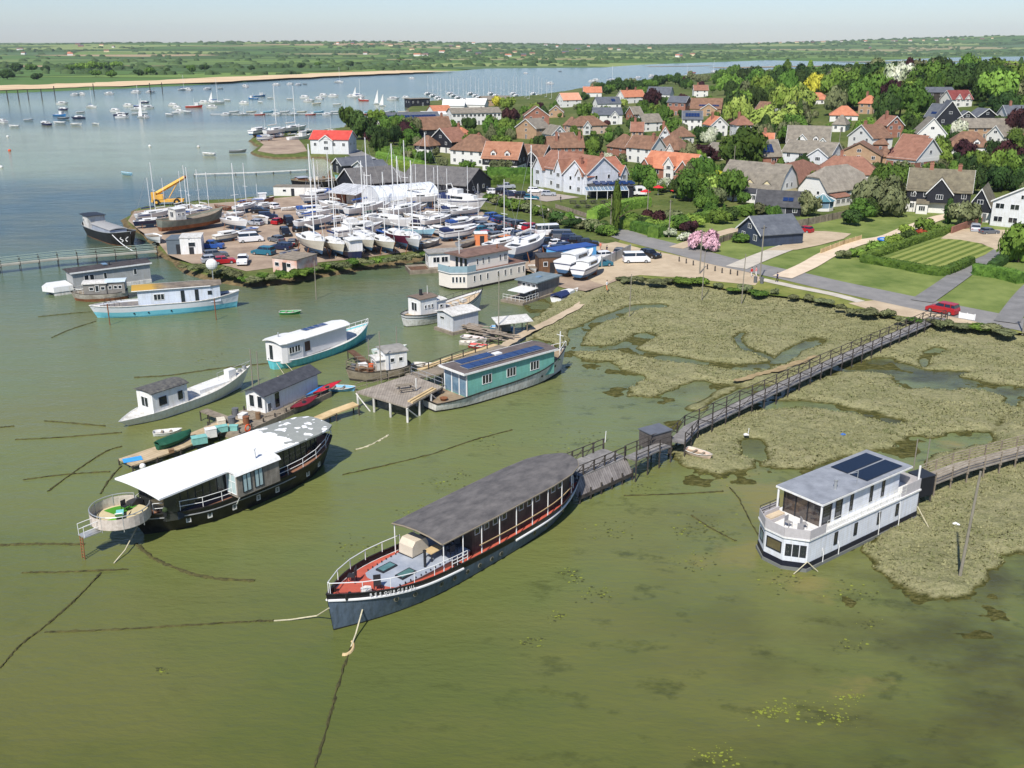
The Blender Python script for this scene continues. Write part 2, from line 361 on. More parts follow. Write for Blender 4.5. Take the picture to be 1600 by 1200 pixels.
# ---- flat sheets laid on the land
SHN=[0]
def sheet(name,px,m,lift=None,z=LZ,raw=False):
 SHN[0]+=1;lf=.012*SHN[0]if lift is None else lift
 pts=px if raw else PP(px,z)
 bm=bmesh.new();vs=[bm.verts.new((a,b,z+lf))for a,b in pts];f=bm.faces.new(vs);bmesh.ops.triangulate(bm,faces=[f])
 me=bpy.data.meshes.new(name);bmesh.ops.recalc_face_normals(bm,faces=bm.faces[:]);
 bm.normal_update()
 if sum(f.normal.z for f in bm.faces)<0:bmesh.ops.reverse_faces(bm,faces=bm.faces[:])
 bm.to_mesh(me);bm.free();me.materials.append(m);o=bpy.data.objects.new(name,me);COL.objects.link(o);return kind(o,'structure')
def smooth_line(pts,n=6):
 pts=[Vector((p[0],p[1],p[2]if len(p)>2 else 0))for p in pts];out=[]
 for i in range(len(pts)-1):
  p0=pts[max(i-1,0)];p1=pts[i];p2=pts[i+1];p3=pts[min(i+2,len(pts)-1)]
  for k in range(n):
   t=k/n;out.append(.5*((2*p1)+(p2-p0)*t+(2*p0-5*p1+4*p2-p3)*t*t+(3*p1-p0-3*p2+p3)*t**3))
 out.append(pts[-1]);return out
def offset_line(line,w):
 L,Rr=[],[]
 for i,p in enumerate(line):
  d=line[min(i+1,len(line)-1)]-line[max(i-1,0)];d.z=0;d.normalize();nn=Vector((-d.y,d.x,0));L.append(p+nn*w);Rr.append(p-nn*w)
 return L,Rr
def strip(name,px,w,m,lift=None,z=LZ,jit=0,conf=False):
 SHN[0]+=1;lf=.012*SHN[0]if lift is None else lift
 ln=smooth_line([P(a,b,z)for a,b in px]);L,Rr=offset_line(ln,w/2);mb=MB();rn=random.Random(5)
 for q in(L,Rr):
  for i in range(len(q)):q[i]=q[i]+Vector((rn.uniform(-jit,jit),rn.uniform(-jit,jit),0))
 for i in range(len(ln)-1):
  q=[Rr[i],Rr[i+1],L[i+1],L[i]];mb.quad(*[(a.x,a.y,(float(HL(a.x,a.y))if conf else z)+lf)for a in q])
 o=mb.build(name,m);return kind(o,'structure')
M_gravel=mat('yard_gravel',S(126,108,92),.95,.16,.16,bump=.3,bscale=4,col2=S(176,156,134),detail=10)
M_sand=mat('sandy_gravel',S(164,146,120),.95,col2=S(192,174,146),scale=.3,detail=9,bump=.3,bscale=4)
M_tarmac=mat('tarmac',S(118,116,113),.85,col2=S(138,135,130),scale=.35,detail=8)
M_dtarmac=mat('dark_tarmac',S(108,107,104),.85,col2=S(130,128,125),scale=.5,detail=8)
M_conc=mat('concrete',S(172,164,150),.9,col2=S(196,188,172),scale=.5,detail=8)
M_lawn=mat('lawn_grass',S(86,104,50),.95,col2=S(128,138,78),scale=.16,detail=9,bump=.4,bscale=6,spec=.1)
M_verge=mat('verge_grass',S(88,104,44),.95,col2=S(140,138,78),scale=.22,detail=9,bump=.4,bscale=6,spec=.1)
M_white_line=mat('road_paint',S(205,205,200),.8)
ROADPX=[(520,224),(548,236),(585,255),(622,274),(690,292),(770,312),(850,332),(921,351),(966,364),(1000,375),(1075,394),(1131,409),(1187,421),(1244,433),(1300,446),(1380,463),(1470,482),(1600,508),(1800,548)]
sheet('lawn',[(1000,360),(1130,345),(1240,340),(1400,330),(1620,340),(1900,380),(1900,560),(1600,500),(1450,474),(1300,440),(1187,415),(1075,388),(985,364)],M_lawn)
sheet('verge',[(975,366),(1020,372),(1075,386),(1131,402),(1187,414),(1244,428),(1300,440),(1380,457),(1470,476),(1600,500),(1900,560),(1900,590),(1600,521),(1500,510),(1420,501),(1330,482),(1250,466),(1160,456),(1080,442),(1000,434),(960,424),(950,400)],M_verge)
sheet('boatyard_ground',[(262,398),(248,380),(215,358),(200,345),(210,330),(300,320),(400,313),(470,306),(560,300),(700,300),(760,335),(820,346),(900,372),(955,382),(990,392),(1010,410),(990,428),(945,446),(915,455),(880,450),(850,440),(830,425),(700,388),(640,393),(560,404),(500,410),(430,418),(385,424),(340,412),(300,412)],M_gravel)
sheet('gravel_lot',[(930,384),(962,378),(1000,388),(1060,400),(1120,414),(1165,424),(1190,434),(1180,446),(1120,440),(1060,434),(1000,430),(960,436),(945,446),(925,440),(905,425),(900,400)],M_sand)
sheet('gravel_layby',[(1325,474),(1380,468),(1440,480),(1500,492),(1560,500),(1560,508),(1500,505),(1470,503),(1420,496),(1370,488)],M_sand)
road=strip('road',ROADPX,7.4,M_tarmac)
strip('pavement',[(1190,437),(1244,449),(1300,460),(1345,472)],2.0,M_conc)
strip('carpark_road',[(770,312),(800,308),(845,307),(880,312)],12,mat('carpark_tarmac',S(150,140,130),.9,col2=S(170,158,146),scale=.3))
strip('terrace_path',[(835,322),(880,336),(925,349)],2.2,M_conc)
strip('driveway',[(1056,388),(1085,378),(1120,367),(1153,358)],3.2,M_sand)
strip('driveway',[(1150,419),(1190,402),(1232,386)],4.2,M_conc)
sheet('gravel_court',[(1196,392),(1222,384),(1234,374),(1250,362),(1290,362),(1330,366),(1318,374),(1280,384),(1245,391),(1222,392)],M_sand)
strip('driveway',[(1222,434),(1262,416),(1296,397),(1340,380),(1385,372),(1420,358),(1470,340),(1500,336)],3.6,mat('pink_gravel',S(196,176,150),.9,col2=S(216,198,172),scale=.5,detail=8))
strip('driveway',[(1440,472),(1478,446),(1516,419),(1556,392),(1568,380)],3.5,M_dtarmac)
strip('driveway',[(1572,505),(1600,466),(1625,440)],3.4,M_dtarmac)
sheet('gravel_court',[(1466,376),(1482,366),(1495,360),(1520,358),(1560,360),(1600,362),(1600,398),(1572,394),(1557,393),(1534,382),(1500,376)],M_sand)
def stripes_mat():
 m=bpy.data.materials.new('mown_stripes');m.use_nodes=True;n,l,b=nodes_of(m);b.inputs['Roughness'].default_value=.95;b.inputs['Specular IOR Level'].default_value=.1
 tc=n.new('ShaderNodeTexCoord').outputs['Object'];a=P(1388,402,LZ);c=P(1469,374,LZ);ang=math.atan2(c.y-a.y,c.x-a.x)
 mp=mapping(n,l,tc,(1,1,1),(0,0,-ang));sp=n.new('ShaderNodeSeparateXYZ');l.new(mp,sp.inputs[0])
 fr=mth(n,l,'FRACT',mth(n,l,'DIVIDE',sp.outputs['Y'],1.9));st=mth(n,l,'GREATER_THAN',fr,.5)
 nz=noise_node(n,l,tc,.6,6,.7)
 c=mixc(n,l,st,S(86,104,44),S(142,148,82));c=mixc(n,l,.3,c,ramp(n,l,nz,[(.3,S(66,84,34)),(.7,S(140,146,76))]));l.new(c,b.inputs['Base Color']);return m
sheet('lawn',[(1384,404),(1430,387),(1469,374),(1500,376),(1528,381),(1553,390),(1540,399),(1517,409),(1465,422),(1420,414)],stripes_mat())
# far bank: pale shore, and mud flats
strip('beach',[(-200,147),(0,138),(120,134),(240,129.6),(400,122),(520,116.6),(600,113.6),(672,111)],100,mat('pale_shore',S(196,168,130),.95,col2=S(214,190,152),scale=.02,detail=8),lift=.6,z=1.2,jit=9)
strip('mud_bank',[(1120,106),(1180,105),(1260,103.5),(1330,103)],55,mat('mudflat',S(134,120,92),.9,col2=S(160,142,112),scale=.02,detail=7),lift=.2,z=.3)
strip('mud_bank',[(1010,104),(1060,103.5),(1110,102.6)],26,MAT['mudflat'],lift=.2,z=.2)
strip('mud_bank',[(1330,97),(1420,96),(1540,96),(1680,95)],120,mat('far_marsh',S(112,116,84),.95,col2=S(140,138,106),scale=.01),lift=.2,z=.6)
# spit of sand with the boats on it
sheet('sand_spit',[(402,236),(412,226),(400,218),(410,214),(462,213),(474,226),(480,236),(460,240),(430,241)],M_gravel,lift=.03)
# the sandy footpath over the saltings
FPATH=[(958,432),(938,446),(928,458),(905,478),(880,492),(850,508),(820,522),(790,540),(770,548)]
# ---- salt marsh
MC=[((895,552),(897,528),(922,508),(945,498),(977,486),(1020,478)),]
def marsh_material():
 m=bpy.data.materials.new('saltmarsh');m.use_nodes=True;n,l,b=nodes_of(m);b.inputs['Roughness'].default_value=.95;b.inputs['Specular IOR Level'].default_value=.1
 tc=n.new('ShaderNodeTexCoord').outputs['Object'];sp=n.new('ShaderNodeSeparateXYZ');l.new(tc,sp.inputs[0])
 a=noise_node(n,l,tc,.12,6,.65);c=noise_node(n,l,mapping(n,l,tc,(1,2.2,1),(0,0,.2)),1.1,8,.75);f=noise_node(n,l,tc,5,6,.7)
 g=ramp(n,l,a,[(.32,S(94,104,66)),(.46,S(124,130,90)),(.56,S(142,141,106)),(.7,S(104,116,76))])
 g=mixc(n,l,.55,g,ramp(n,l,c,[(.3,S(82,86,58)),(.48,S(132,130,92)),(.68,S(180,172,138))]))
 g=mixc(n,l,.35,g,ramp(n,l,f,[(.35,S(48,50,28)),(.68,S(186,176,130))]))
 z=mth(n,l,'MULTIPLY_ADD',c,.25,sp.outputs['Z'])
 g=mixc(n,l,ramp(n,l,z,[(.16,(1,1,1)),(.30,(0,0,0))]),g,ramp(n,l,c,[(.4,S(58,60,28)),(.6,S(96,92,48))]))
 l.new(g,b.inputs['Base Color'])
 bp=n.new('ShaderNodeBump');bp.inputs['Strength'].default_value=.9;bp.inputs['Distance'].default_value=.25;l.new(mth(n,l,'MULTIPLY_ADD',f,.4,c),bp.inputs['Height']);l.new(bp.outputs[0],b.inputs['Normal']);return m
MARSH=[[(845,512),(905,476),(940,450),(1000,430),(1080,436),(1250,462),(1420,495),(1500,505),(1720,540),(1720,612),(1600,604),(1560,598),(1515,588),(1530,577),(1500,578),(1450,574),(1422,567),(1376,554),(1348,560),(1320,566),(1298,570),(1268,588),(1240,602),(1221,598),(1201,603),(1151,601),(1128,597),(1081,593),(1050,602),(1030,612),(996,616),(990,606),(1020,596),(1012,586),(975,574),(970,566),(985,560),(930,562),(905,556),(885,548),(872,535),(850,530),(835,524)],[(1065,700),(1074,680),(1110,665),(1150,645),(1221,625),(1268,600),(1320,586),(1345,582),(1380,588),(1403,606),(1440,610),(1520,612),(1562,622),(1570,640),(1545,668),(1500,674),(1473,678),(1423,682),(1392,693),(1345,702),(1300,716),(1267,727),(1198,728),(1159,729),(1112,734),(1080,728),(1066,714)],[(1720,600),(1600,632),(1575,660),(1560,690),(1500,704),(1470,716),(1450,735),(1455,752),(1436,770),(1434,800),(1400,826),(1372,846),(1366,862),(1380,888),(1410,906),(1450,922),(1490,924),(1518,902),(1547,862),(1575,850),(1600,850),(1720,850)],[(860,505),(905,472),(945,452),(925,446),(880,468),(835,500),(800,520),(790,535),(815,535)],]
CREEK=[([(880,556),(897,540),(903,518),(940,500),(977,485),(1000,480),(1030,478)],2.6),([(880,545),(930,545),(973,543),(1000,530),(1012,524)],3.2),([(985,549),(1040,560),(1097,568),(1167,577),(1213,568),(1244,547),(1262,540),(1282,531)],2.6),([(1213,566),(1190,553),(1165,545),(1151,530),(1160,520)],1.6),([(1186,603),(1230,606),(1180,640)],.2),([(1180,636),(1215,632),(1252,630),(1306,638),(1345,645),(1392,657)],2.4),([(1442,572),(1450,556),(1466,546)],1.6),([(1176,692),(1178,712)],2.6),([(1180,716),(1186,735)],.5),([(1345,578),(1420,584),(1500,598),(1620,612)],1.5),([(1090,634),(1140,618),(1190,609)],2.5)]
FPW=[tuple(P(a,b,.5)[:2])for a,b in FPATH]
SANDY=[tuple(P(a,b,.5)[:2])for a,b in((1276,557),(1210,580),(1160,594),(1120,612),(1085,632))]
def marsh_h(X,Y):
 d=np.full(X.shape,-1e9)
 for p in MARSH:d=np.maximum(d,sdf(X,Y,PP(p)))
 d=d+1.0+(fbm(X,Y,5,4,21)-.5)*2.6+(fbm(X,Y,1.3,3,41)-.5)*1.5
 for pts,wd in CREEK:
  dl=dline(X,Y,PP(pts))-wd*.48+.25;d=np.minimum(d,dl+(fbm(X,Y,2.4,3,4)-.5)*1.4)
 d=np.maximum(d,1.1-dline(X,Y,FPW));d=np.maximum(d,.9-dline(X,Y,SANDY)+(fbm(X,Y,3,3,2)-.5)*1.2)
 z=np.clip(d*.30-.02,-.6,.46)
 bumpy=(fbm(X,Y,1.5,4,11)-.5)*.42+(fbm(X,Y,.5,2,31)-.5)*.22
 ft=np.clip(dline(X,Y,FPW)-.6,0,1)
 z=np.where((d<.1)&(d>-6),np.maximum(z,np.clip((fbm(X,Y,2.6,4,77)-.575+np.minimum(d,0)*.03)*.8,-.3,.035)),z)
 dc=sdf(X,Y,COAST);z=np.where(d>0,np.maximum(z,np.clip(1.12+dc*.16,-1,1.12)*np.clip(d*.5,0,1)),z)
 return z+bumpy*np.clip(d*.8,0,1)*ft*np.clip(-dc*.4+.4,0,1),d
def marsh():
 xs=np.arange(2,92,.3);ys=np.arange(60,196,.33);X,Y=np.meshgrid(xs,ys);Z,d=marsh_h(X,Y)
 keep=(d>-7)&(Z>-.25)&(sdf(X,Y,COAST)<5)
 return grid_obj('saltmarsh_ground',X,Y,Z,keep,marsh_material())
kind(marsh(),'structure')
o=strip('footpath',FPATH,1.5,M_sand,lift=.13,z=.5,jit=.15)
o=strip('mud_path',[(1276,557),(1245,568),(1210,580),(1180,588),(1150,596)],.9,mat('wet_sand',S(132,114,80),.9,col2=S(166,146,108),scale=1),lift=.12,z=.5,jit=.25)
# ================================================================ MATERIALS FOR BOATS AND BUILDINGS
M_white=mat('white_paint',S(222,222,220),.45,.05,.8,spec=.5,streak=.13)
M_whiter=mat('weathered_white_paint',S(186,184,178),.7,col2=S(222,220,214),scale=.9,streak=.3)
M_cream=mat('cream_paint',S(222,214,196),.6,.05,.8)
M_black=mat('black_hull_paint',S(26,26,28),.5,col2=S(50,48,46),scale=1.2,streak=.35)
M_glass=mat('dark_glass',S(34,40,46),.08,.2,.7,spec=.9)
M_bglass=mat('sky_glass',S(110,132,148),.08,.25,.5,spec=.9)
M_frame=mat('window_frame_white',S(224,224,222),.5,.03)
M_dframe=mat('window_frame_dark',S(40,42,46),.5,.05)
M_metal=mat('galvanised_metal',S(170,172,172),.45,.08,2,metal=.4)
M_wrail=mat('white_rail',S(222,222,220),.5,.04)
M_rope=mat('rope',S(186,178,150),.9,.15,3)
M_weed=mat('weedy_chain',S(44,44,24),.95,col2=S(86,82,42),scale=1.5)
M_timber=mat('grey_timber',S(116,106,92),.9,col2=S(158,146,128),scale=1.2,stretch=(1,1,1),stripe=(0,.22,.35),detail=8)
M_timbery=mat('grey_timber_cross',S(116,106,92),.9,col2=S(158,146,128),scale=1.2,stripe=(1,.22,.35),detail=8)
M_dtimber=mat('dark_timber',S(44,40,38),.9,col2=S(78,72,66),scale=1.4)
M_ntimber=mat('new_timber',S(178,152,108),.85,col2=S(206,182,138),scale=1)
M_brown=mat('brown_timber',S(86,62,44),.8,col2=S(122,90,66),scale=1,stripe=(0,.18,.4))
M_cladding=mat('timber_cladding',S(112,94,76),.85,col2=S(150,134,112),scale=.9,stripe=(0,.16,.45))
M_solar=mat('solar_panel',S(20,38,76),.12,col2=S(34,58,104),scale=.4,spec=.8)
M_dsolar=mat('black_solar_panel',S(10,12,18),.15,col2=S(16,20,28),scale=.4,spec=.8)
M_reddk=mat('red_deck_paint',S(172,78,60),.75,col2=S(196,98,78),scale=1.1)
M_greydk=mat('grey_deck_paint',S(134,142,154),.75,col2=S(162,168,176),scale=.8)
M_orange=mat('orange_plastic',S(214,84,40),.5,.1)
M_navy=mat('navy_canvas',S(30,44,84),.8,.15,1.5)
M_bluec=mat('blue_canvas',S(44,78,140),.8,.15,1.5)
M_cgreen=mat('green_canvas',S(22,78,56),.75,.2,1.5)
M_grn=mat('artificial_turf',S(96,160,40),.9,.15,2)
M_rust=mat('rusty_steel',S(104,64,40),.9,col2=S(146,96,62),scale=1)
def board(name,c,c2=None,per=.15,dep=.25,ax=2,rough=.6,**k):return mat(name,c,rough,col2=c2 or tuple(q*1.08 for q in c),scale=.7,stripe=(ax,per,dep),streak=.12,**k)
def sss(a,b,x):
 t=min(1,max(0,(x-a)/(b-a)));return t*t*(3-2*t)
class Hull:
 def __init__(s,L,B,zm,zb,zs,fb=.35,pb=2.2,fs=.25,ps=2.2,ws=.3,kb=.75,rake=1.0,rakes=0,z0=-.5,bulw=.5,n=26):
  s.__dict__.update(locals())
 def sheer(s,t):
  z=s.zm
  if t>.4:z+=(s.zb-s.zm)*((t-.4)/.6)**2
  else:z+=(s.zs-s.zm)*((.4-t)/.4)**2
  return z
 def half(s,t,v):
  bf=1 if t<1-s.fb else max(0,1-((t-(1-s.fb))/s.fb)**s.pb)
  sf=1 if t>s.fs else s.ws+(1-s.ws)*max(0,1-((s.fs-t)/s.fs)**s.ps)
  f2=min(.9,s.fb*1.35);p2=max(1.2,s.pb*.75)
  bf2=1 if t<1-f2 else max(0,1-((t-(1-f2))/f2)**p2)
  sf2=1 if t>s.fs*1.5 else s.ws*.6+(1-s.ws*.6)*max(0,1-((s.fs*1.5-t)/(s.fs*1.5))**(s.ps*.8))
  top=s.B/2*bf*sf;bot=s.B/2*s.kb*bf2*sf2
  return max(.03,bot+(top-bot)*max(0,min(1,v))**.6)
 def x(s,t,v):return t*s.L-s.rake*(1-v)*sss(.6,1,t)+s.rakes*(1-v)*(1-sss(0,.3,t))
 def pt(s,t,z,side=1,off=0):
  v=(z-s.z0)/(s.sheer(t)-s.z0);return Vector((s.x(t,v),side*(s.half(t,v)+off),z))
 def tan(s,t,z,side=1):
  d=s.pt(min(1,t+.01),z,side)-s.pt(max(0,t-.01),z,side);d.z=0;return d.normalized()
 def build(s,root,rows,mats,name='hull'):
  mb=MB();ts=[i/(s.n-1)for i in range(s.n)];ts=[1-(1-t)**1.15 for t in ts]
  full=[]
  for i in range(len(rows)-1):
   for k in range(2):full.append((rows[i],rows[i+1],k/2,rows[i][2]))
  full.append((rows[-1],rows[-1],0,0))
  zz=lambda r,t:r[1]if r[0]=='a' else s.sheer(t)+r[1]
  for side in(1,-1):
   vs=[]
   for t in ts:
    for r1,r2,k,_ in full:z=zz(r1,t)*(1-k)+zz(r2,t)*k;vs.append(s.pt(t,z,side))
   m=len(full);o=len(mb.v)
   mb.v+=[tuple(q)for q in vs]
   for i in range(s.n-1):
    for j in range(m-1):
     f=(o+i*m+j,o+i*m+j+1,o+(i+1)*m+j+1,o+(i+1)*m+j)
     mb.f.append(f if side<0 else f[::-1]);mb.m.append(full[j][3])
  for j in range(m-1):
   a,b=j,j+1;c,d=s.n*m+j+1,s.n*m+j
   mb.f.append((a,b,c,d));mb.m.append(full[j][3])
  return mb.build(name,mats,root,smooth=False)
 def deck(s,root,m,bulw=None,name='deck',t0=0,t1=1,dz=0):
  mb=MB();bw=s.bulw if bulw is None else bulw;k=22;prev=None
  for i in range(k+1):
   t=t0+(t1-t0)*i/k;z=s.sheer(t)-bw+dz;h=s.half(t,(z-s.z0)/(s.sheer(t)-s.z0))-.04;x=s.x(t,(z-s.z0)/(s.sheer(t)-s.z0))
   cur=((x,-h,z),(x,h,z))
   if prev:mb.quad(prev[0],cur[0],cur[1],prev[1])
   prev=cur
  return mb.build(name,m,root)
 def line(s,root,name,m,dz=0,r=.07,off=.02,t0=0,t1=1,sides=(1,-1),absz=None,n=26,stern=True):
  mb=MB()
  for sd_ in sides:
   mb.tube([s.pt(t0+(t1-t0)*i/n,(s.sheer(t0+(t1-t0)*i/n)+dz)if absz is None else absz,sd_,off)for i in range(n+1)],r,5)
  if stern and t0==0:mb.tube([s.pt(0,s.sheer(0)+dz,1,off),s.pt(0,s.sheer(0)+dz,-1,off)],r,5)
  return mb.build(name,m,root)
 def rail(s,root,h,m,t0,t1,sides=(1,-1),sp=1.6,rails=(1,),r=.03,inset=.12,name='railing',stern=False,bow=False):
  pts=[];k=max(3,int((t1-t0)*s.L/sp))
  L1=[s.pt(t0+(t1-t0)*i/k,s.sheer(t0+(t1-t0)*i/k),1,-inset)for i in range(k+1)]
  L2=[Vector((p.x,-p.y,p.z))for p in L1]
  segs=[]
  if 1 in sides and-1 in sides and bow:segs=[L1+L2[::-1]]
  else:segs=([L1]if 1 in sides else[])+([L2]if-1 in sides else[])
  if stern and len(segs)==2:segs=[segs[0][::-1]+segs[1]]
  return railing(root,segs,h,m,rails,r,name)
def railing(root,segs,h,m,rails=(1,),r=.03,name='railing'):
 mb=MB()
 for sg in segs:
  for q in rails:mb.tube([Vector(p)+Vector((0,0,h*q))for p in sg],r,5)
  for p in sg:mb.tube([p,Vector(p)+Vector((0,0,h))],r*.9,5)
 return mb.build(name,m,root)
def posts_between(a,b,sp):
 a,b=Vector(a),Vector(b);k=max(1,round((b-a).length/sp));return[a.lerp(b,i/k)for i in range(k+1)]
_WC={}
def window(root,pos,tan,w,h,fm=None,gm=None,mull=1,name='window',bar=False,sub=False,fr=.07,normal=None):
 fm=fm or M_frame;gm=gm or M_glass
 key=(round(w,2),round(h,2),fm.name,gm.name,mull,bar,sub,fr)
 tan=Vector(tan);tan.z=0;tan.normalize();rz=math.atan2(tan.y,tan.x)
 if key not in _WC:
  mb=MB();pn=MB();d=.05;tgt=pn if sub else mb
  tgt.box(-w/2+fr*.5,w/2-fr*.5,-d*.5,.03,-h/2+fr*.5,h/2-fr*.5,0 if sub else 1)
  mb.box(-w/2,w/2,-d,.02,-h/2,-h/2+fr);mb.box(-w/2,w/2,-d,.02,h/2-fr,h/2)
  for k in range(mull+1):
   x=-w/2+(w-fr)*k/mull;mb.box(x,x+fr,-d*.96,.02,-h/2+fr,h/2-fr)
  if bar:mb.box(-w/2+fr,w/2-fr,-d*.9,.02,h*.12,h*.12+fr*.7)
  o=mb.build(name,[fm]if sub else[fm,gm],root);
  p=None
  if sub:p=pn.build('pane',gm,o)
  _WC[key]=(o.data,p.data if p else None)
 else:
  me,pm=_WC[key];o=bpy.data.objects.new(name,me);COL.objects.link(o);o.parent=root
  if pm:p=bpy.data.objects.new('pane',pm);COL.objects.link(p);p.parent=o
 o.location=pos;o.rotation_euler=(0,0,rz);return o
# windows: local -y is outward, so on the +y side of a hull use a tangent of -x
def sidewin(root,x,y,z,side,w,h,**k):
 return window(root,(x,y,z),(1,0,0)if side<0 else(-1,0,0),w,h,**k)
def endwin(root,x,y,z,end,w,h,**k):
 return window(root,(x,y,z),(0,1,0)if end>0 else(0,-1,0),w,h,**k)
def roofmesh(root,st,z,thick,camber,m,name='roof',dz=None,mi=None):
# st: (x, halfwidth [,dz]); cambered slab
 mb=MB();fr=[-1,-.75,-.4,0,.4,.75,1];n=len(fr);top=[];bot=[]
 for q in st:
  x,hw=q[0],q[1];e=q[2]if len(q)>2 else 0
  top.append([(x,f*hw,z+e+camber*(1-f*f))for f in fr]);bot.append([(x,f*hw,z+e-thick+camber*(1-f*f)*.8)for f in fr])
 k=len(st);vs=[p for r in top for p in r]+[p for r in bot for p in r];o=k*n;fs=[]
 for i in range(k-1):
  for j in range(n-1):
   fs.append((i*n+j,(i+1)*n+j,(i+1)*n+j+1,i*n+j+1));fs.append((o+i*n+j+1,o+(i+1)*n+j+1,o+(i+1)*n+j,o+i*n+j))
  fs.append((i*n,o+i*n,o+(i+1)*n,(i+1)*n));fs.append((i*n+n-1,(i+1)*n+n-1,o+(i+1)*n+n-1,o+i*n+n-1))
 for i,fl in((0,0),(k-1,1)):
  for j in range(n-1):
   f=(i*n+j,i*n+j+1,o+i*n+j+1,o+i*n+j);fs.append(f[::-1]if fl else f)
 mb.add(vs,fs);return mb.build(name,m,root)
def walls(root,st,z0,z1,m,name='cabin_wall',t=0):
# closed walls following (x, halfwidth) stations
 poly=[(x,hw)for x,hw in st]+[(x,-hw)for x,hw in st[::-1]]
 mb=MB();mb.prism(poly,z0,z1);return mb.build(name,m,root)
def boat_at(name,label,cat,spx,bpx,shift=0,group=None,z=0,zb=None):
 a=P(*spx,z);b=P(*bpx,z);d=(b-a).normalized()
 pr=Vector((-d.y,d.x,0));
 if pr.y>0:pr=-pr
 a=a-pr*shift;d=b-a;L=d.length
 r=thing(name,label,cat,(a.x,a.y,z),math.atan2(d.y,d.x),group);r['_L']=L;return r,L
def lx(root,px,py,z=0):
 p=P(px,py,z)-root.location;a=-root.rotation_euler.z
 return Vector((p.x*math.cos(a)-p.y*math.sin(a),p.x*math.sin(a)+p.y*math.cos(a),z-root.location.z))
def solar(root,cx,cy,z,n,w,h,ax='x',m=None,gap=.08,name='solar_panel',tilt=0):
 for i in range(n):
  mb=MB();k=(i-(n-1)/2)*(w+gap);x,y=(cx+k,cy)if ax=='x' else(cx,cy+k)
  ww,hh=(w,h)if ax=='x' else(h,w)
  mb.box(-ww/2,ww/2,-hh/2,hh/2,0,.04,1);mb.box(-ww/2+.03,ww/2-.03,-hh/2+.03,hh/2-.03,.04,.05,0)
  o=mb.build(name,[m or M_solar,M_metal],root);o.location=(x,y,z);o.rotation_euler=(tilt,0,0)
def text_mesh(root,txt,size,m,fn,name='lettering',adv=.72):
 cu=bpy.data.curves.new('t','FONT');mb=MB();tmp=bpy.data.objects.new('t',cu);COL.objects.link(tmp)
 cu.size=size;cu.extrude=.005;cu.offset=size*.018;cu.resolution_u=2;dg=bpy.context.evaluated_depsgraph_get()
 for i,ch in enumerate(txt):
  if ch==' ':continue
  cu.body=ch;dg.update();me=tmp.evaluated_get(dg).to_mesh()
  M=fn(i)
  mb.add([v.co for v in me.vertices],[tuple(p.vertices)for p in me.polygons],0,M);tmp.evaluated_get(dg).to_mesh_clear()
 bpy.data.objects.remove(tmp);bpy.data.curves.remove(cu);return mb.build(name,m,root)
def Mfrom(o,x,z):
 x=Vector(x).normalized();u=Vector(z).normalized();n_=x.cross(u);return Matrix(((x.x,u.x,n_.x,o[0]),(x.y,u.y,n_.y,o[1]),(x.z,u.z,n_.z,o[2]),(0,0,0,1)))
def chair(root=None,loc=(0,0,0),rz=0,m=None,label=None,group=None,sc=1):
 t=thing('deck_chair',label,'chair',loc,rz,group,sc);m=m or M_dframe
 b=MB();b.box(-.24,.24,-.24,.24,.42,.46);b.build('seat',m,t)
 b=MB();b.box(-.24,.24,.2,.25,.46,.95);b.build('backrest',m,t)
 for x in(-.22,.22):
  for y in(-.22,.22):b=MB();b.box(x-.02,x+.02,y-.02,y+.02,0,.42);b.build('leg',m,t)
 return t
def rope(name,label,pts,r=.05,m=None,cat='rope',sag=0):
 pts=[Vector(p)for p in pts]
 if sag and len(pts)==2:
  a,b=pts;pts=[a.lerp(b,i/8)-Vector((0,0,sag*4*(i/8)*(1-i/8)))for i in range(9)]
 mb=MB();mb.tube(pts,r,5);o=mb.build(name,m or M_rope);return tag(o,label,cat)
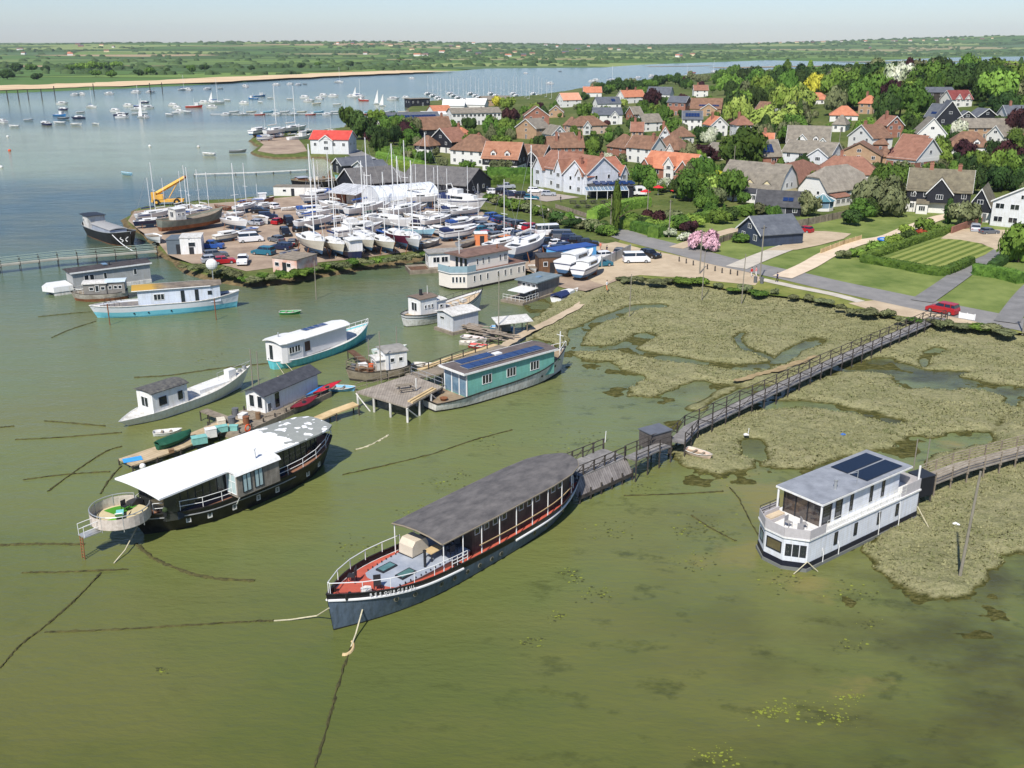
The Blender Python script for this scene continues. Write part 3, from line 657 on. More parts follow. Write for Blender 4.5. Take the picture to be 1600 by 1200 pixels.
# ================================================================ FOREGROUND HOUSEBOATS
# ---- grey-blue barge with a long dark canopy
def barge_blue():
 r,L=boat_at('barge_houseboat','blue grey hulled barge with red deck and long dark canopy, RESOURCEFUL on its bow','houseboat',(893,776),(519,986))
 L=L+.3
 H=Hull(L,6.0,1.75,3.15,2.3,fb=.30,pb=2.3,fs=.30,ps=2.4,ws=.28,kb=.80,rake=.5,rakes=1.4,bulw=.45)
 blue=mat('blue_grey_hull',S(76,90,106),.55,col2=S(96,110,124),scale=.5,detail=8,streak=.3)
 H.build(r,[('a',-.5,1),('a',.12,0),('r',-.52,2),('r',0,0)],[blue,M_black,mat('black_bulwark',S(22,22,26),.5)])
 H.deck(r,M_reddk)
 H.line(r,'rub_rail',M_wrail,dz=-.5,r=.09,off=.05,t0=.0,t1=.40);H.line(r,'rub_rail',M_wrail,dz=-.5,r=.09,off=.05,t0=.62,t1=1.0,stern=False)
 H.line(r,'gunwale',M_black,dz=0,r=.06,off=-.02)
 H.rail(r,.85,M_wrail,.66,.99,bow=True,sp=1.9,r=.035)
 H.rail(r,.85,M_wrail,.60,.66,sides=(1,),sp=.5,rails=(1,.66,.33),r=.03,name='boarding_ladder')
 for k,t in enumerate((.14,.25,.31,.46,.50,.55,.60,.65,.70,.79,.845)):
  for sd_ in(1,-1):
   z=H.sheer(t)-1.05 if t>.4 else H.sheer(t)-.95;p=H.pt(t,z,sd_,.0);tn=H.tan(t,z,sd_);nr=Vector((-tn.y,tn.x,0))*sd_
   mb=MB();mb.tube([p-nr*.05,p+nr*.05],.21,12,1);mb.tube([p+nr*.03,p+nr*.07],.15,12,0);mb.build('porthole',[M_glass,mat('brass_ring',S(120,116,100),.5)],r)
# raised grey trunk deck
 zt=1.95
 st=[(L*.56,2.05),(L*.62,2.05),(L*.75,1.95),(L*.84,1.55)]
 walls(r,st,1.2,zt,mat('grey_trunk_side',S(120,84,72),.8,.1),'trunk_side');roofmesh(r,[(a,b+.03)for a,b in st],zt+.06,.06,.08,M_greydk,'trunk_deck')
 for x,y in((L*.775,-.85),(L*.765,.95)):
  mb=MB();mb.box(x-.75,x+.75,y-.42,y+.42,zt+.1,zt+.24,1);mb.box(x-.62,x+.62,y-.3,y+.3,zt+.24,zt+.27,0);mb.build('skylight',[mat('green_glass',S(84,120,118),.1,.2,spec=.8),M_dframe],r)
 mb=MB();mb.cyl(L*.705,1.25,zt,zt+1.45,.11,10);mb.cyl(L*.705,1.25,zt+1.45,zt+1.52,.15,10);mb.build('chimney',M_dframe,r)
 mb=MB();mb.prism([(L*.9+.45*math.cos(a*math.pi/3),.9+.4*math.sin(a*math.pi/3))for a in range(6)],H.sheer(.9)-.4,H.sheer(.9)-.05);mb.build('hatch',M_whiter,r)
 for x,y in((L*.955,-.7),(L*.95,.8),(L*.62,2.35)):
  mb=MB();z=H.sheer(x/L)-.45;mb.cyl(x,y,z,z+.5,.12,8);mb.cyl(x+.3,y,z,z+.5,.12,8);mb.build('bollard',M_black,r)
 for i in range(14):
  x=L*(.585+.0175*i)
  for sd_ in(-1,1):mb=MB();mb.cyl(x,sd_*(1.92-.4*max(0,(i-9)/9)),zt,zt+.2,.05,6);mb.build('deck_stud',M_dframe,r)
# deckhouse of dark boards
 st=[(L*.075,1.35),(L*.11,1.75),(L*.2,2.0),(L*.55,2.05)]
 wallm=mat('dark_vertical_boards',S(74,62,54),.85,col2=S(112,96,84),scale=1,stripe=(0,.2,.4))
 walls(r,st,1.2,4.15,wallm,'cabin_wall')
 for i in range(11):
  x=L*(.15+.038*i)
  if i in(2,6):continue
  hw=np.interp(x,[a for a,b in st],[b for a,b in st])
  for sd_ in(1,-1):sidewin(r,x,sd_*hw,3.35,sd_,.62,.6,fm=M_whiter,sub=True)
 endwin(r,L*.55,-.3,2.95,1,2.2,1.9,fm=M_dframe,mull=3,sub=True)
# canopy
 zc=4.35;st=[(L*.03,1.2),(L*.06,1.95),(L*.12,2.55),(L*.22,2.8),(L*.45,2.85),(L*.69,2.72)]
 felt=mat('dark_roof_felt',S(74,72,72),.9,col2=S(110,106,103),scale=1.1,stretch=(.6,1,1),detail=12)
 roofmesh(r,st,zc,.14,.32,felt,'roof')
 mb=MB()
 for sd_ in(1,-1):mb.tube([(x,sd_*(hw+.01),zc-.08)for x,hw in st],.07,5)
 mb.tube([(L*.69+.02,-2.72,zc-.06),(L*.69+.02,-1.4,zc+.15),(L*.69+.02,0,zc+.22),(L*.69+.02,1.4,zc+.15),(L*.69+.02,2.72,zc-.06)],.08,5);mb.build('roof_edge',mat('pale_edge',S(126,116,100),.9),r)
 for sd_ in(1,-1):
  for i in range(9):
   x=L*(.10+.073*i);t=x/L;hw=np.interp(x,[a for a,b in st],[b for a,b in st])
   y=min(H.half(t,1)-.1,hw-.05);mb=MB();mb.cyl(x,sd_*y,H.sheer(t)-.4,zc-.02,.045,6);mb.build('post',M_wrail,r)
  H.line(r,'handrail',mat('varnished_rail',S(176,150,110),.6),dz=.75,r=.045,off=-.14,t0=.1,t1=.55,sides=(sd_,),stern=False)
 mb=MB();mb.tube([(L*.055,1.2,2.3),(L*.055,1.2,3.3),(L*.02,1.0,3.3),(L*.02,1.0,2.3)],.035,5);mb.tube([(L*.055,1.2,3.3),(L*.075,1.75,3.3),(L*.075,1.75,2.2)],.035,5);mb.build('railing',M_wrail,r)
# name on the port bow
 zl=-.30
 def at(i):
  t=.915-i*.0112;z=H.sheer(t)+zl;p=H.pt(t,z,1,.16);tn=-H.tan(t-.004,z,1);return Mfrom(p,tn,(0,0,1))
 text_mesh(r,'RESOURCEFUL',.33,M_wrail,at,'name_lettering')
 r['_H']=1
 w=lambda x,y,z:r.matrix_basis@Vector((x,y,z))
 rz=r.rotation_euler.z
 chair(loc=w(L*.865,1.0,H.sheer(.86)-.45),rz=rz+2.5,m=mat('black_wire',S(44,42,44),.6),label='black wire chair on the red foredeck nearer the white railing',sc=1.15)
 chair(loc=w(L*.885,-1.15,H.sheer(.88)-.45),rz=rz+.6,m=MAT['black_wire'],label='black wire chair on the red foredeck on the far side',sc=1.3)
 t=thing('covered_lounger','cream covered garden sofa under the front of the dark canopy','sofa',w(L*.665,-1.3,zt+.1),rz)
 mb=MB();mb.exty([(-.9,0),(-.9,.75),(-.6,1.25),(.5,1.3),(.85,.9),(.9,0)],-.6,.9);mb.build('cover',mat('cream_cover',S(196,184,164),.85,.08),t);mb=MB();mb.box(-.95,.95,-.65,.95,0,.08);mb.build('base',M_dframe,t)
 t=thing('garden_table','small wooden table beside the cream covered sofa','table',w(L*.655,.75,zt+.1),rz)
 mb=MB();mb.box(-.7,.7,-.45,.45,.7,.76);mb.build('tabletop',M_ntimber,t)
 for x in(-.6,.6):
  for y in(-.38,.38):mb=MB();mb.box(x-.04,x+.04,y-.04,y+.04,0,.7);mb.build('leg',M_dframe,t)
 for i,(x,y,a)in enumerate(((.62,1.6,0),(.60,.7,1.2),(.585,1.5,2.8))):
  chair(loc=w(L*x,y,zt+.1),rz=rz+a,m=mat('grey_rattan',S(62,64,68),.8),label=['grey rattan chair nearest the rail under the canopy','grey rattan chair beside the small wooden table','grey rattan chair against the dark cabin wall'][i],sc=1.1)
 a=w(*H.pt(.93,1.3,1,0.0));b=P(548,1012)
 rope('mooring_rope','pale double mooring rope dropping from the RESOURCEFUL bow',[a,P(556,990,.3),b],.06)
 rope('mooring_rope','pale rope from the stem of RESOURCEFUL reaching left',[w(*H.pt(1,2.0,1,0)),P(495,962,.25),P(455,968,.1),P(428,970,.02)],.05)
barge_blue()
# ---- black barge, white roof
def barge_black():
 r,L=boat_at('barge_houseboat','large black hulled barge with peeling white flat roof and round fenced terrace at its bow','houseboat',(536,731),(207,843),shift=3.0)
 H=Hull(L,6.6,1.75,2.35,2.9,fb=.32,pb=2.2,fs=.30,ps=2.6,ws=.35,kb=.82,rake=1.4,rakes=1.2,bulw=.25)
 H.build(r,[('a',-.5,1),('a',.1,0),('r',0,0)],[M_black,mat('waterline_grime',S(50,46,38),.8)])
 H.deck(r,mat('brown_deck',S(124,86,66),.85,col2=S(150,108,86),scale=1.2,stripe=(1,.2,.2)))
 H.line(r,'rub_rail',M_metal,dz=-.5,r=.05,off=.04,t0=.3,t1=.99,stern=False);H.line(r,'gunwale',M_black,r=.07,off=-.02)
 for t in(.13,.22,.40,.50,.62,.74,.83):
  z=H.sheer(t)-1.0;
  for sd_ in(1,-1):
   tn=H.tan(t,z,sd_);window(r,H.pt(t,z,sd_,.0),-tn if sd_>0 else tn,.42,.55,fm=M_whiter,gm=mat('grey_port_glass',S(104,110,106),.2,.2),fr=.08)
 H.rail(r,.95,M_wrail,.0,.93,sp=1.7,rails=(1,.5),r=.03,stern=True)
# glazed saloon: dark glass walls with mullions
 st=[(L*.11,1.6),(L*.2,2.25),(L*.33,2.45),(L*.86,2.4),(L*.90,1.9)]
 walls(r,st,1.4,4.2,mat('saloon_glass',S(34,38,42),.12,col2=S(62,62,58),scale=.5,spec=.8),'saloon_glazing')
 for i in range(22):
  x=L*(.125+.034*i);hw=np.interp(x,[a for a,b in st],[b for a,b in st])
  for sd_ in(1,-1):mb=MB();mb.box(x-.035,x+.035,sd_*(hw-.02),sd_*(hw+.04),1.45,4.18);mb.build('mullion',M_dframe,r)
 mb=MB()
 for sd_ in(1,-1):mb.box(L*.33,L*.86,min(sd_*2.4,sd_*2.5),max(sd_*2.4,sd_*2.5),1.45,2.1)
 mb.build('lower_panel',mat('navy_panel',S(36,48,66),.5),r)
# roof, white forward, patchy grey aft
 m=bpy.data.materials.new('peeling_white_roof');m.use_nodes=True;n,l,b=nodes_of(m);tc=n.new('ShaderNodeTexCoord').outputs['Object'];sp=n.new('ShaderNodeSeparateXYZ');l.new(tc,sp.inputs[0])
 nz=noise_node(n,l,tc,.55,4,.55);f=mth(n,l,'MULTIPLY_ADD',nz,9.0,sp.outputs['X']);msk=ramp(n,l,mth(n,l,'DIVIDE',f,20),[(.525,(1,1,1)),(.53,(0,0,0))])
 n2=noise_node(n,l,tc,1.1,2,.4);flk=ramp(n,l,n2,[(.60,(1,1,1)),(.61,(0,0,0))]);m2=mth(n,l,'MULTIPLY',msk,flk)
 stn=noise_node(n,l,tc,1.5,8,.7)
 l.new(mixc(n,l,m2,mixc(n,l,stn,S(222,222,222),S(238,238,236)),mixc(n,l,stn,S(120,124,120),S(156,158,150))),b.inputs['Base Color']);b.inputs['Roughness'].default_value=.7
# bare felt patch is at the stern end (low x)
 zc=4.45;rst=[(L*.03,2.0),(L*.07,2.55),(L*.14,2.85),(L*.3,3.0),(L*.6,3.1),(L*.955,3.35)]
 roofmesh(r,rst,zc,.16,.22,m,'roof')
 c=lx(r,398,716,4.6);mb=MB();mb.cyl(c.x,c.y,4.5,5.5,.12,10);mb.cyl(c.x,c.y,5.5,5.6,.18,10);mb.build('flue',M_wrail,r)
# projecting side cabin on the near side
 sgn=1 if lx(r,430,780,2).y>0 else-1
 x1=lx(r,468,745,3.2).x;x0=lx(r,408,775,3.2).x;xa,xb=min(x0,x1),max(x0,x1);ya,yb=2.4,4.05
 mb=MB();y0_,y1_=(ya,yb)if sgn>0 else(-yb,-ya);mb.box(xa,xb,y0_,y1_,2.0,4.35);bay=mb.build('side_cabin',mat('grey_weathered_boards',S(120,112,102),.9,col2=S(158,150,138),scale=1,stripe=(0,.16,.4)),r)
 mb=MB();mb.extx([(sgn*(ya-.6),4.58),(sgn*(ya+.9),4.56),(sgn*(yb-.05),4.42),(sgn*(yb+.18),4.15),(sgn*(yb+.1),4.1),(sgn*(yb-.2),4.3),(sgn*(ya-.6),4.4)],xa-.15,xb+.2);mb.build('side_cabin_roof',M_white,bay)
 for x in(xa+(xb-xa)*.50,xa+(xb-xa)*.78):sidewin(bay,x,sgn*yb,3.2,sgn,.95,1.75,fm=M_dframe,gm=mat('pale_curtained_glass',S(176,196,196),.2,.1),mull=2,sub=True)
 endwin(bay,xb,sgn*(ya+yb)/2,3.2,1,1.35,1.9,fm=M_wrail,gm=MAT['pale_curtained_glass'],mull=2,bar=True,sub=True)
 mb=MB();mb.tube([(xb-.1,sgn*yb,2.0),(xb-.3,sgn*3.3,1.1)],.05,5);mb.build('strut',M_wrail,bay)
# round terrace beyond the bow
 c=lx(r,189,806,2.4);R0=2.4;root2=r
 mb=MB();mb.prism([(c.x+R0*math.cos(a*math.pi/16),c.y+R0*math.sin(a*math.pi/16))for a in range(32)],2.2,2.36);mb.build('terrace_floor',mat('terrace_boards',S(190,176,140),.85,.1),r)
 mb=MB();pp=[]
 for a in range(29):
  q=R(-150)+a*R(300)/28;pp.append((c.x+R0*math.cos(q),c.y+R0*math.sin(q)))
 for a in range(28):
  (x0_,y0_),(x1_,y1_)=pp[a],pp[a+1];mb.quad((x0_,y0_,2.25),(x1_,y1_,2.25),(x1_,y1_,3.2),(x0_,y0_,3.2));k=1.015
  mb.quad((c.x+(x1_-c.x)*k,c.y+(y1_-c.y)*k,2.25),(c.x+(x0_-c.x)*k,c.y+(y0_-c.y)*k,2.25),(c.x+(x0_-c.x)*k,c.y+(y0_-c.y)*k,3.2),(c.x+(x1_-c.x)*k,c.y+(y1_-c.y)*k,3.2))
 mb.build('terrace_screen',mat('reed_screen',S(176,164,152),.9,col2=S(206,196,184),scale=4),r)
 mb=MB();mb.tube([(x,y,3.4)for x,y in pp],.045,5)
 for a in range(0,29,4):mb.cyl(pp[a][0],pp[a][1],2.0,3.4,.045,6)
 mb.build('terrace_railing',M_metal,r)
 mb=MB()
 mb.add([(c.x,c.y,2.39)]+[(c.x+2.2*math.cos(R(5*a-10)),c.y+2.2*math.sin(R(5*a-10)),2.39)for a in range(20)],[tuple(range(21))]);mb.build('turf_mat',M_grn,r)
 mb=MB();mb.add([(c.x+.1,c.y-.2,2.385)]+[(c.x+2.1*math.cos(R(5*a+200)),c.y+2.1*math.sin(R(5*a+200)),2.385)for a in range(17)],[tuple(range(18))]);mb.build('turf_mat',mat('dark_turf',S(64,132,32),.9,.15),r)
 w=lambda x,y,z:r.matrix_basis@Vector((x,y,z))
 t=thing('deck_lounger','turquoise and white lounger on green turf of the round terrace','lounger',w(c.x+.2,c.y+.2,2.39),r.rotation_euler.z+1)
 mb=MB();mb.box(-.8,.5,-.3,.3,.25,.36);mb.build('seat',mat('turquoise_cushion',S(120,190,190),.8),t);mb=MB();mb.exty([(.5,.25),(1.0,.8),(.95,.85),(.45,.35)],-.3,.3);mb.build('backrest',M_white,t)
 for x in(-.7,.4):mb=MB();mb.box(x,x+.05,-.28,.28,0,.25);mb.build('leg',M_dframe,t)
 chair(loc=w(c.x-.8,c.y-.6,2.39),rz=1,label='black folding chair on the round terrace behind the turquoise lounger')
# small platform and ladder beyond the terrace
 q=lx(r,143,832,2.0);mb=MB();mb.box(q.x-.6,q.x+.9,q.y-.5,q.y+.5,1.95,2.05);mb.build('boarding_platform',M_metal,r)
 railing(r,[[(q.x+.85,q.y-.45,2.0),(q.x-.55,q.y-.45,2.0)],[(q.x+.85,q.y+.45,2.0),(q.x-.55,q.y+.45,2.0)]],1.0,M_wrail,(1,.5))
 mb=MB()
 for y in(-.2,.2):mb.tube([(q.x+.9,q.y+y,2.0),(q.x+1.0,q.y+y,-.4)],.045,5)
 for k in range(8):mb.tube([(q.x+.95,q.y-.2,-.1+.27*k),(q.x+.95,q.y+.2,-.1+.27*k)],.03,4)
 mb.build('ladder',M_rust,r)
# clutter at the bow deck
 t=thing('covered_grill','dark covered object under a tarpaulin on the deck by the round terrace','tarpaulin',w(L*.93,-1.8,H.sheer(.93)-.2),r.rotation_euler.z)
 mb=MB();mb.exty([(-.6,0),(-.5,.7),(0,.95),(.5,.6),(.65,0)],-.7,.7);mb.build('cover',M_dframe,t)
 t=thing('plant_pot','dark potted plant on the brown bow deck of the white roofed barge','plant pot',w(L*.9,2.0,H.sheer(.9)-.2),0)
 mb=MB();mb.cyl(0,0,0,.4,.16,8,r2=.22);mb.build('pot',M_dframe,t);mb=MB();mb.ell((0,0,.6),.25,.25,.25);mb.build('foliage',mat('pot_leaf',S(50,64,36),.9),t)
 a=w(L*.99,0,.9)
 rope('mooring_rope','pale rope with red shackle from the bow below the round terrace',[w(L-.6,0,1.0),P(195,860,.4),P(178,880,.03)],.06)
barge_black()
# ---- white two storey houseboat
def boat_white():
 a=P(1259,893);b=P(1430,810);d=(b-a).normalized();L=(b-a).length;W=4.9
 r=thing('houseboat','white boarded two storey houseboat with grey flat roof and black solar panels','houseboat',(a.x,a.y,0),math.atan2(d.y,d.x))
# local: x from the front to the back, y=0 near side, +y far side
 bd=board('white_boarding',S(208,212,220),S(220,224,230),.2,.14)
 fp=[(0,0),(-1.15,1.5),(-1.15,3.4),(0,W),(L,W),(L,0)]
 g=lambda k:[(x+(-k if x<1 else k),y+(-k if y<1 else(k if y>4 else 0)))for x,y in fp]
 mb=MB();mb.prism(g(.12),-.4,.28);mb.build('pontoon',mat('pontoon_grey',S(110,112,108),.8,.1),r)
 mb=MB();mb.prism(g(.04),.28,.75);mb.build('hull_band',mat('navy_band',S(26,28,42),.5),r)
 mb=MB();mb.prism(g(0),.75,2.75);mb.build('lower_wall',bd,r)
 mb=MB();mb.prism(g(.12),2.75,2.9);mb.build('upper_deck',M_white,r)
 ux0,ux1=2.3,L-2.2
 mb=MB();mb.box(ux0+1.5,ux1,.75,W-.35,2.9,5.1);mb.build('upper_wall',bd,r)
 mb=MB();mb.box(ux0+.1,ux0+1.5,.8,W-.4,2.9,5.05);mb.build('glazed_front',mat('lounge_glass',S(36,34,36),.08,col2=S(96,82,70),scale=1.1,spec=.8),r)
 for y in(.8,2.1,3.3,W-.42):mb=MB();mb.box(ux0+.05,ux0+.13,y-.05,y+.05,2.9,5.05);mb.build('door_frame',M_dframe,r)
 for x,ww in((ux0+.8,1.15),(ux0+2.35,.9)):sidewin(r,x,.75 if x>ux0+1.5 else.79,4.0,-1,ww,1.9,fm=M_dframe,gm=M_glass,mull=1,sub=True,fr=.1)
 for x in(6.4,9.2,10.9):sidewin(r,x,.75,4.05,-1,.42,1.75,fm=M_dframe,gm=M_glass,sub=True,fr=.08);sidewin(r,x,W-.35,4.05,1,.42,1.5,fm=M_dframe,sub=True)
 for x in(3.6,6.3,9.6,12.3):sidewin(r,x,0,1.85,-1,.45,1.15,fm=M_dframe,gm=M_glass,sub=True,fr=.08);sidewin(r,x,W,1.85,1,.45,1.0,fm=M_dframe,sub=True)
 e=Vector((1.15,-1.5,0));f=lambda k:Vector((-1.15*k,1.5*k,1.75))
 for k in(.2,.5,.8):window(r,f(k),(1.15,-1.5,0),.5,1.05,fm=M_navy if False else M_dframe,gm=M_glass,sub=True,fr=.1)
 window(r,(-1.15,2.45,1.8),(0,-1,0),1.5,1.0,fm=M_dframe,gm=mat('warm_glass',S(92,84,62),.1,.3,spec=.8),sub=True,fr=.09)
 window(r,(-.575,4.15,1.75),(-1.15,-1.5,0),1.1,1.0,fm=M_dframe,gm=M_bglass,sub=True,fr=.09)
# terrace screens
 scr=mat('terrace_panel',S(176,172,172),.7,.08,3)
 q=g(.06);hh=3.7
 mb=MB()
 for(x0_,y0_),(x1_,y1_)in zip([(2.0,-.06)]+q[0:4],q[0:4]+[(2.4,W+.06)]):
  dx,dy=x1_-x0_,y1_-y0_;ln=math.hypot(dx,dy);nx,ny=-dy/ln*.04,dx/ln*.04
  mb.prism([(x0_,y0_),(x1_,y1_),(x1_+nx,y1_+ny),(x0_+nx,y0_+ny)],2.9,hh)
 mb.build('terrace_screen',scr,r)
 railing(r,[[(q[3][0],q[3][1]+.0,2.9),(1.2,W+.06,2.9),(2.4,W+.06,2.9)]],1.0,M_dframe,(1,.75,.5,.25))
 railing(r,[posts_between((2.2,-.02,2.9),(ux1,-.02,2.9),.9)],.95,mat('pale_rail',S(206,206,196),.5),(1,.66,.33),.018)
 mb=MB()
 for(x0_,y0_),(x1_,y1_)in(((ux1-.6,-.02),(L+.06,-.02)),((L+.06,-.02),(L+.06,W)),((L+.06,W),(ux1,W))):
  dx,dy=x1_-x0_,y1_-y0_;ln=math.hypot(dx,dy);nx,ny=-dy/ln*.04,dx/ln*.04
  mb.prism([(x0_,y0_),(x1_,y1_),(x1_+nx,y1_+ny),(x0_+nx,y0_+ny)],2.9,3.9)
 mb.build('terrace_screen',scr,r)
# roof
 mb=MB();mb.box(ux0-.55,ux1+1.1,.3,W+.05,5.1,5.26);mb.build('fascia',M_white,r)
 mb=MB();mb.box(ux0-.5,ux1+1.05,.35,W,5.26,5.32);rf=mb.build('roof',mat('grey_roof_felt',S(120,124,130),.85,col2=S(148,152,158),scale=.9,detail=9),r)
 xm=(ux0-.5+ux1+1.05)/2
 for y in(1.62,3.55):mb=MB();mb.box(xm+.3,ux1+.2,y-.85,y+.85,5.33,5.39);mb.build('solar_panel',M_dsolar,r)
 mb=MB();mb.cyl(5.0,1.5,5.3,6.1,.13,10);mb.cyl(5.0,1.5,6.1,6.2,.19,10);mb.build('flue',M_metal,r)
 mb=MB();mb.tube([(7.1,.9,5.3),(7.1,.9,6.6)],.03,5);mb.tube([(7.1,.9,6.5),(6.5,1.2,6.4)],.025,5);mb.build('aerial',M_metal,r)
 for x,y in((ux0-.4,.45),(ux0-.4,W-.15),(L-.15,.15)):mb=MB();mb.cyl(x,y,2.9,5.1,.09,8);mb.build('post',M_white,r)
 for x in(1.9,4.0,9.6,12.6):mb=MB();mb.tube([(x,-.02,2.6 if x>9 else 1.5),(x,-.16,1.0),(x,-.16,.3)],.035,5);mb.build('drainpipe',M_white,r)
 w=lambda x,y,z:r.matrix_basis@Vector((x,y,z));rz=r.rotation_euler.z
 t=thing('garden_sofa','cream cushioned sofa on the front terrace of the white houseboat','sofa',w(.6,3.9,2.9),rz)
 mb=MB();mb.box(-.9,.9,-.35,.35,0,.35);mb.build('base',scr,t);mb=MB();mb.box(-.85,.85,-.3,.3,.35,.48);mb.build('cushion',mat('beige_cushion',S(196,178,150),.9),t);mb=MB();mb.box(-.9,.9,.3,.42,.35,.8);mb.build('backrest',scr,t)
 for i,(x,y)in enumerate(((.4,2.4),(1.2,1.5),(.3,1.1))):chair(loc=w(x,y,2.9),rz=rz+i,m=mat('pale_chair',S(150,148,146),.7),label=['pale chair beside the cream sofa on the terrace','pale chair nearest the glass doors of the terrace','pale chair nearest the terrace corner screen'][i])
 rope('mooring_rope','white mooring rope from the front corner of the white houseboat',[w(0,-.05,.9),P(1240,897,.02)],.04);
 rope('mooring_rope','white rope from the front corner toward the near right water',[w(0,-.05,.9),P(1278,893,.02)],.04)
 rope('mooring_rope','rope from the back corner of the white houseboat to the saltmarsh',[w(L,-.05,1.2),P(1452,826,.4)],.04)
boat_white()
# ---- teal barge
def barge_teal():
 r,L=boat_at('barge_houseboat','white hulled barge with turquoise cabin, brown flat roof and blue solar panels','houseboat',(686,646),(883,578),shift=1.6)
 H=Hull(L,5.0,1.55,3.2,1.1,fb=.34,pb=2.0,fs=.2,ps=2.2,ws=.55,kb=.78,rake=.9,bulw=.3)
 H.build(r,[('a',-.5,1),('a',.22,0),('r',-.14,1),('r',0,0)],[M_whiter,M_black])
 H.deck(r,mat('teal_boat_deck',S(120,104,84),.85,col2=S(150,134,110),scale=1))
 H.line(r,'gunwale',M_black,r=.08);
 sg=-1 if lx(r,780,625,1).y<0 else 1
 x0=lx(r,741,590,4.2).x;x1=lx(r,861,542,4.2).x
 teal=board('turquoise_boards',S(108,170,158),S(124,184,170),.17,.16)
 wh=2.05
 mb=MB();mb.box(x0+.5,x1-.2,-wh,wh,1.0,4.05);mb.build('cabin_wall',teal,r)
 for y in(-wh,-.7,.7,wh):mb=MB();mb.box(x0+.42,x0+.52,y-.08,y+.08,1.1,4.0);mb.build('post',M_white,r)
 for y in(-1.38,0,1.38):mb=MB();mb.box(x0+.45,x0+.5,y-.6,y+.6,1.25,3.9);mb.build('glass_door',mat('blue_reflecting_glass',S(84,110,130),.08,col2=S(130,156,172),scale=.7,spec=.9),r)
 for k in(.24,.50,.76):
  for s_ in(1,-1):sidewin(r,x0+(x1-x0)*k,s_*wh,2.75,s_,1.5,1.15,mull=3,sub=True,fm=M_white)
 st=[(x0-.1,wh+.3),(x1+.1,wh+.3)]
 roofmesh(r,st,4.2,.12,.22,mat('brown_roof_felt',S(84,76,74),.9,col2=S(108,98,94),scale=1),'roof')
 mb=MB()
 for s_ in(1,-1):mb.box(x0-.15,x1+.15,s_*(wh+.3)-.04,s_*(wh+.3)+.04,4.0,4.22)
 mb.box(x0-.18,x0-.1,-wh-.3,wh+.3,4.0,4.28);mb.build('fascia',M_white,r)
 n=9;wpan=(x1-x0-2.6)/n
 for i in range(n):mb=MB();x=x0+1.0+i*wpan;mb.box(x,x+wpan-.1,sg*1.0-.75,sg*1.0+.75,4.46,4.53,0);mb.box(x-.03,x+wpan-.07,sg*1.0-.78,sg*1.0+.78,4.40,4.47,1);mb.build('solar_panel',[M_solar,M_metal],r)
 for i in range(4):mb=MB();x=x0+1.6+i*wpan*.95;mb.box(x,x+wpan-.1,-sg*.95-.7,-sg*.95+.7,4.46,4.53,0);mb.box(x-.03,x+wpan-.07,-sg*.95-.73,-sg*.95+.73,4.40,4.47,1);mb.build('solar_panel',[M_solar,M_metal],r)
 mb=MB();mb.box(x0+6.8,x0+7.9,-sg*.5-.4,-sg*.5+.4,4.4,4.6);mb.build('skylight',M_white,r)
 mb=MB();mb.cyl(L*.955,0,2.2,5.4,.07,8);mb.tube([(L*.955,-.6,4.9),(L*.955,.6,4.9)],.04,5);mb.build('mast',M_white,r)
 H.rail(r,.7,M_wrail,.90,1.0,bow=True,sp=.8,name='railing')
 mb=MB();mb.box(x1+.1,x1+1.6,-1.4,1.4,H.sheer(.85)-.28,H.sheer(.85)-.2);mb.build('turf_mat',mat('bow_turf',S(86,146,62),.9),r)
 for t in(.72,.86):p=H.pt(t,H.sheer(t)-.9,sg,.02);tn=H.tan(t,1,sg);nr=Vector((-tn.y,tn.x,0))*sg;mb=MB();mb.tube([p-nr*.05,p+nr*.05],.16,10);mb.build('porthole',M_glass,r)
 w=lambda x,y,z:r.matrix_basis@Vector((x,y,z))
 t=thing('fire_pit','small brown round fire bowl on the low deck before the turquoise cabin','fire pit',w(1.6,-.6,.8),0)
 mb=MB();mb.cyl(0,0,.25,.5,.35,12,r2=.5);mb.build('bowl',M_rust,t);mb=MB();mb.cyl(0,0,0,.25,.25,10);mb.build('base',M_rust,t)
 t=thing('garden_sofa','black cushioned bench on the low deck of the turquoise barge','bench',w(1.5,1.5,.8),r.rotation_euler.z)
 mb=MB();mb.box(-1.0,1.0,-.35,.35,0,.42);mb.build('seat',M_dframe,t);mb=MB();mb.box(-1.0,1.0,.3,.42,.42,.95);mb.build('backrest',M_dframe,t)
 mb=MB();mb.cyl(-.3,2.1,-.5,3.4,.1,8);o=mb.build('mooring_post',M_whiter);o.location=r.location;o.rotation_euler=r.rotation_euler;tag(o,'white mooring post standing by the low stern of the turquoise barge','post')
 t=thing('flag_buoy','small orange buoy hanging at the bow rail of the turquoise barge','buoy',w(L*.93,1.0,3.0),0);mb=MB();mb.ell((0,0,.2),.22,.22,.26);mb.build('float',M_orange,t)
barge_teal()
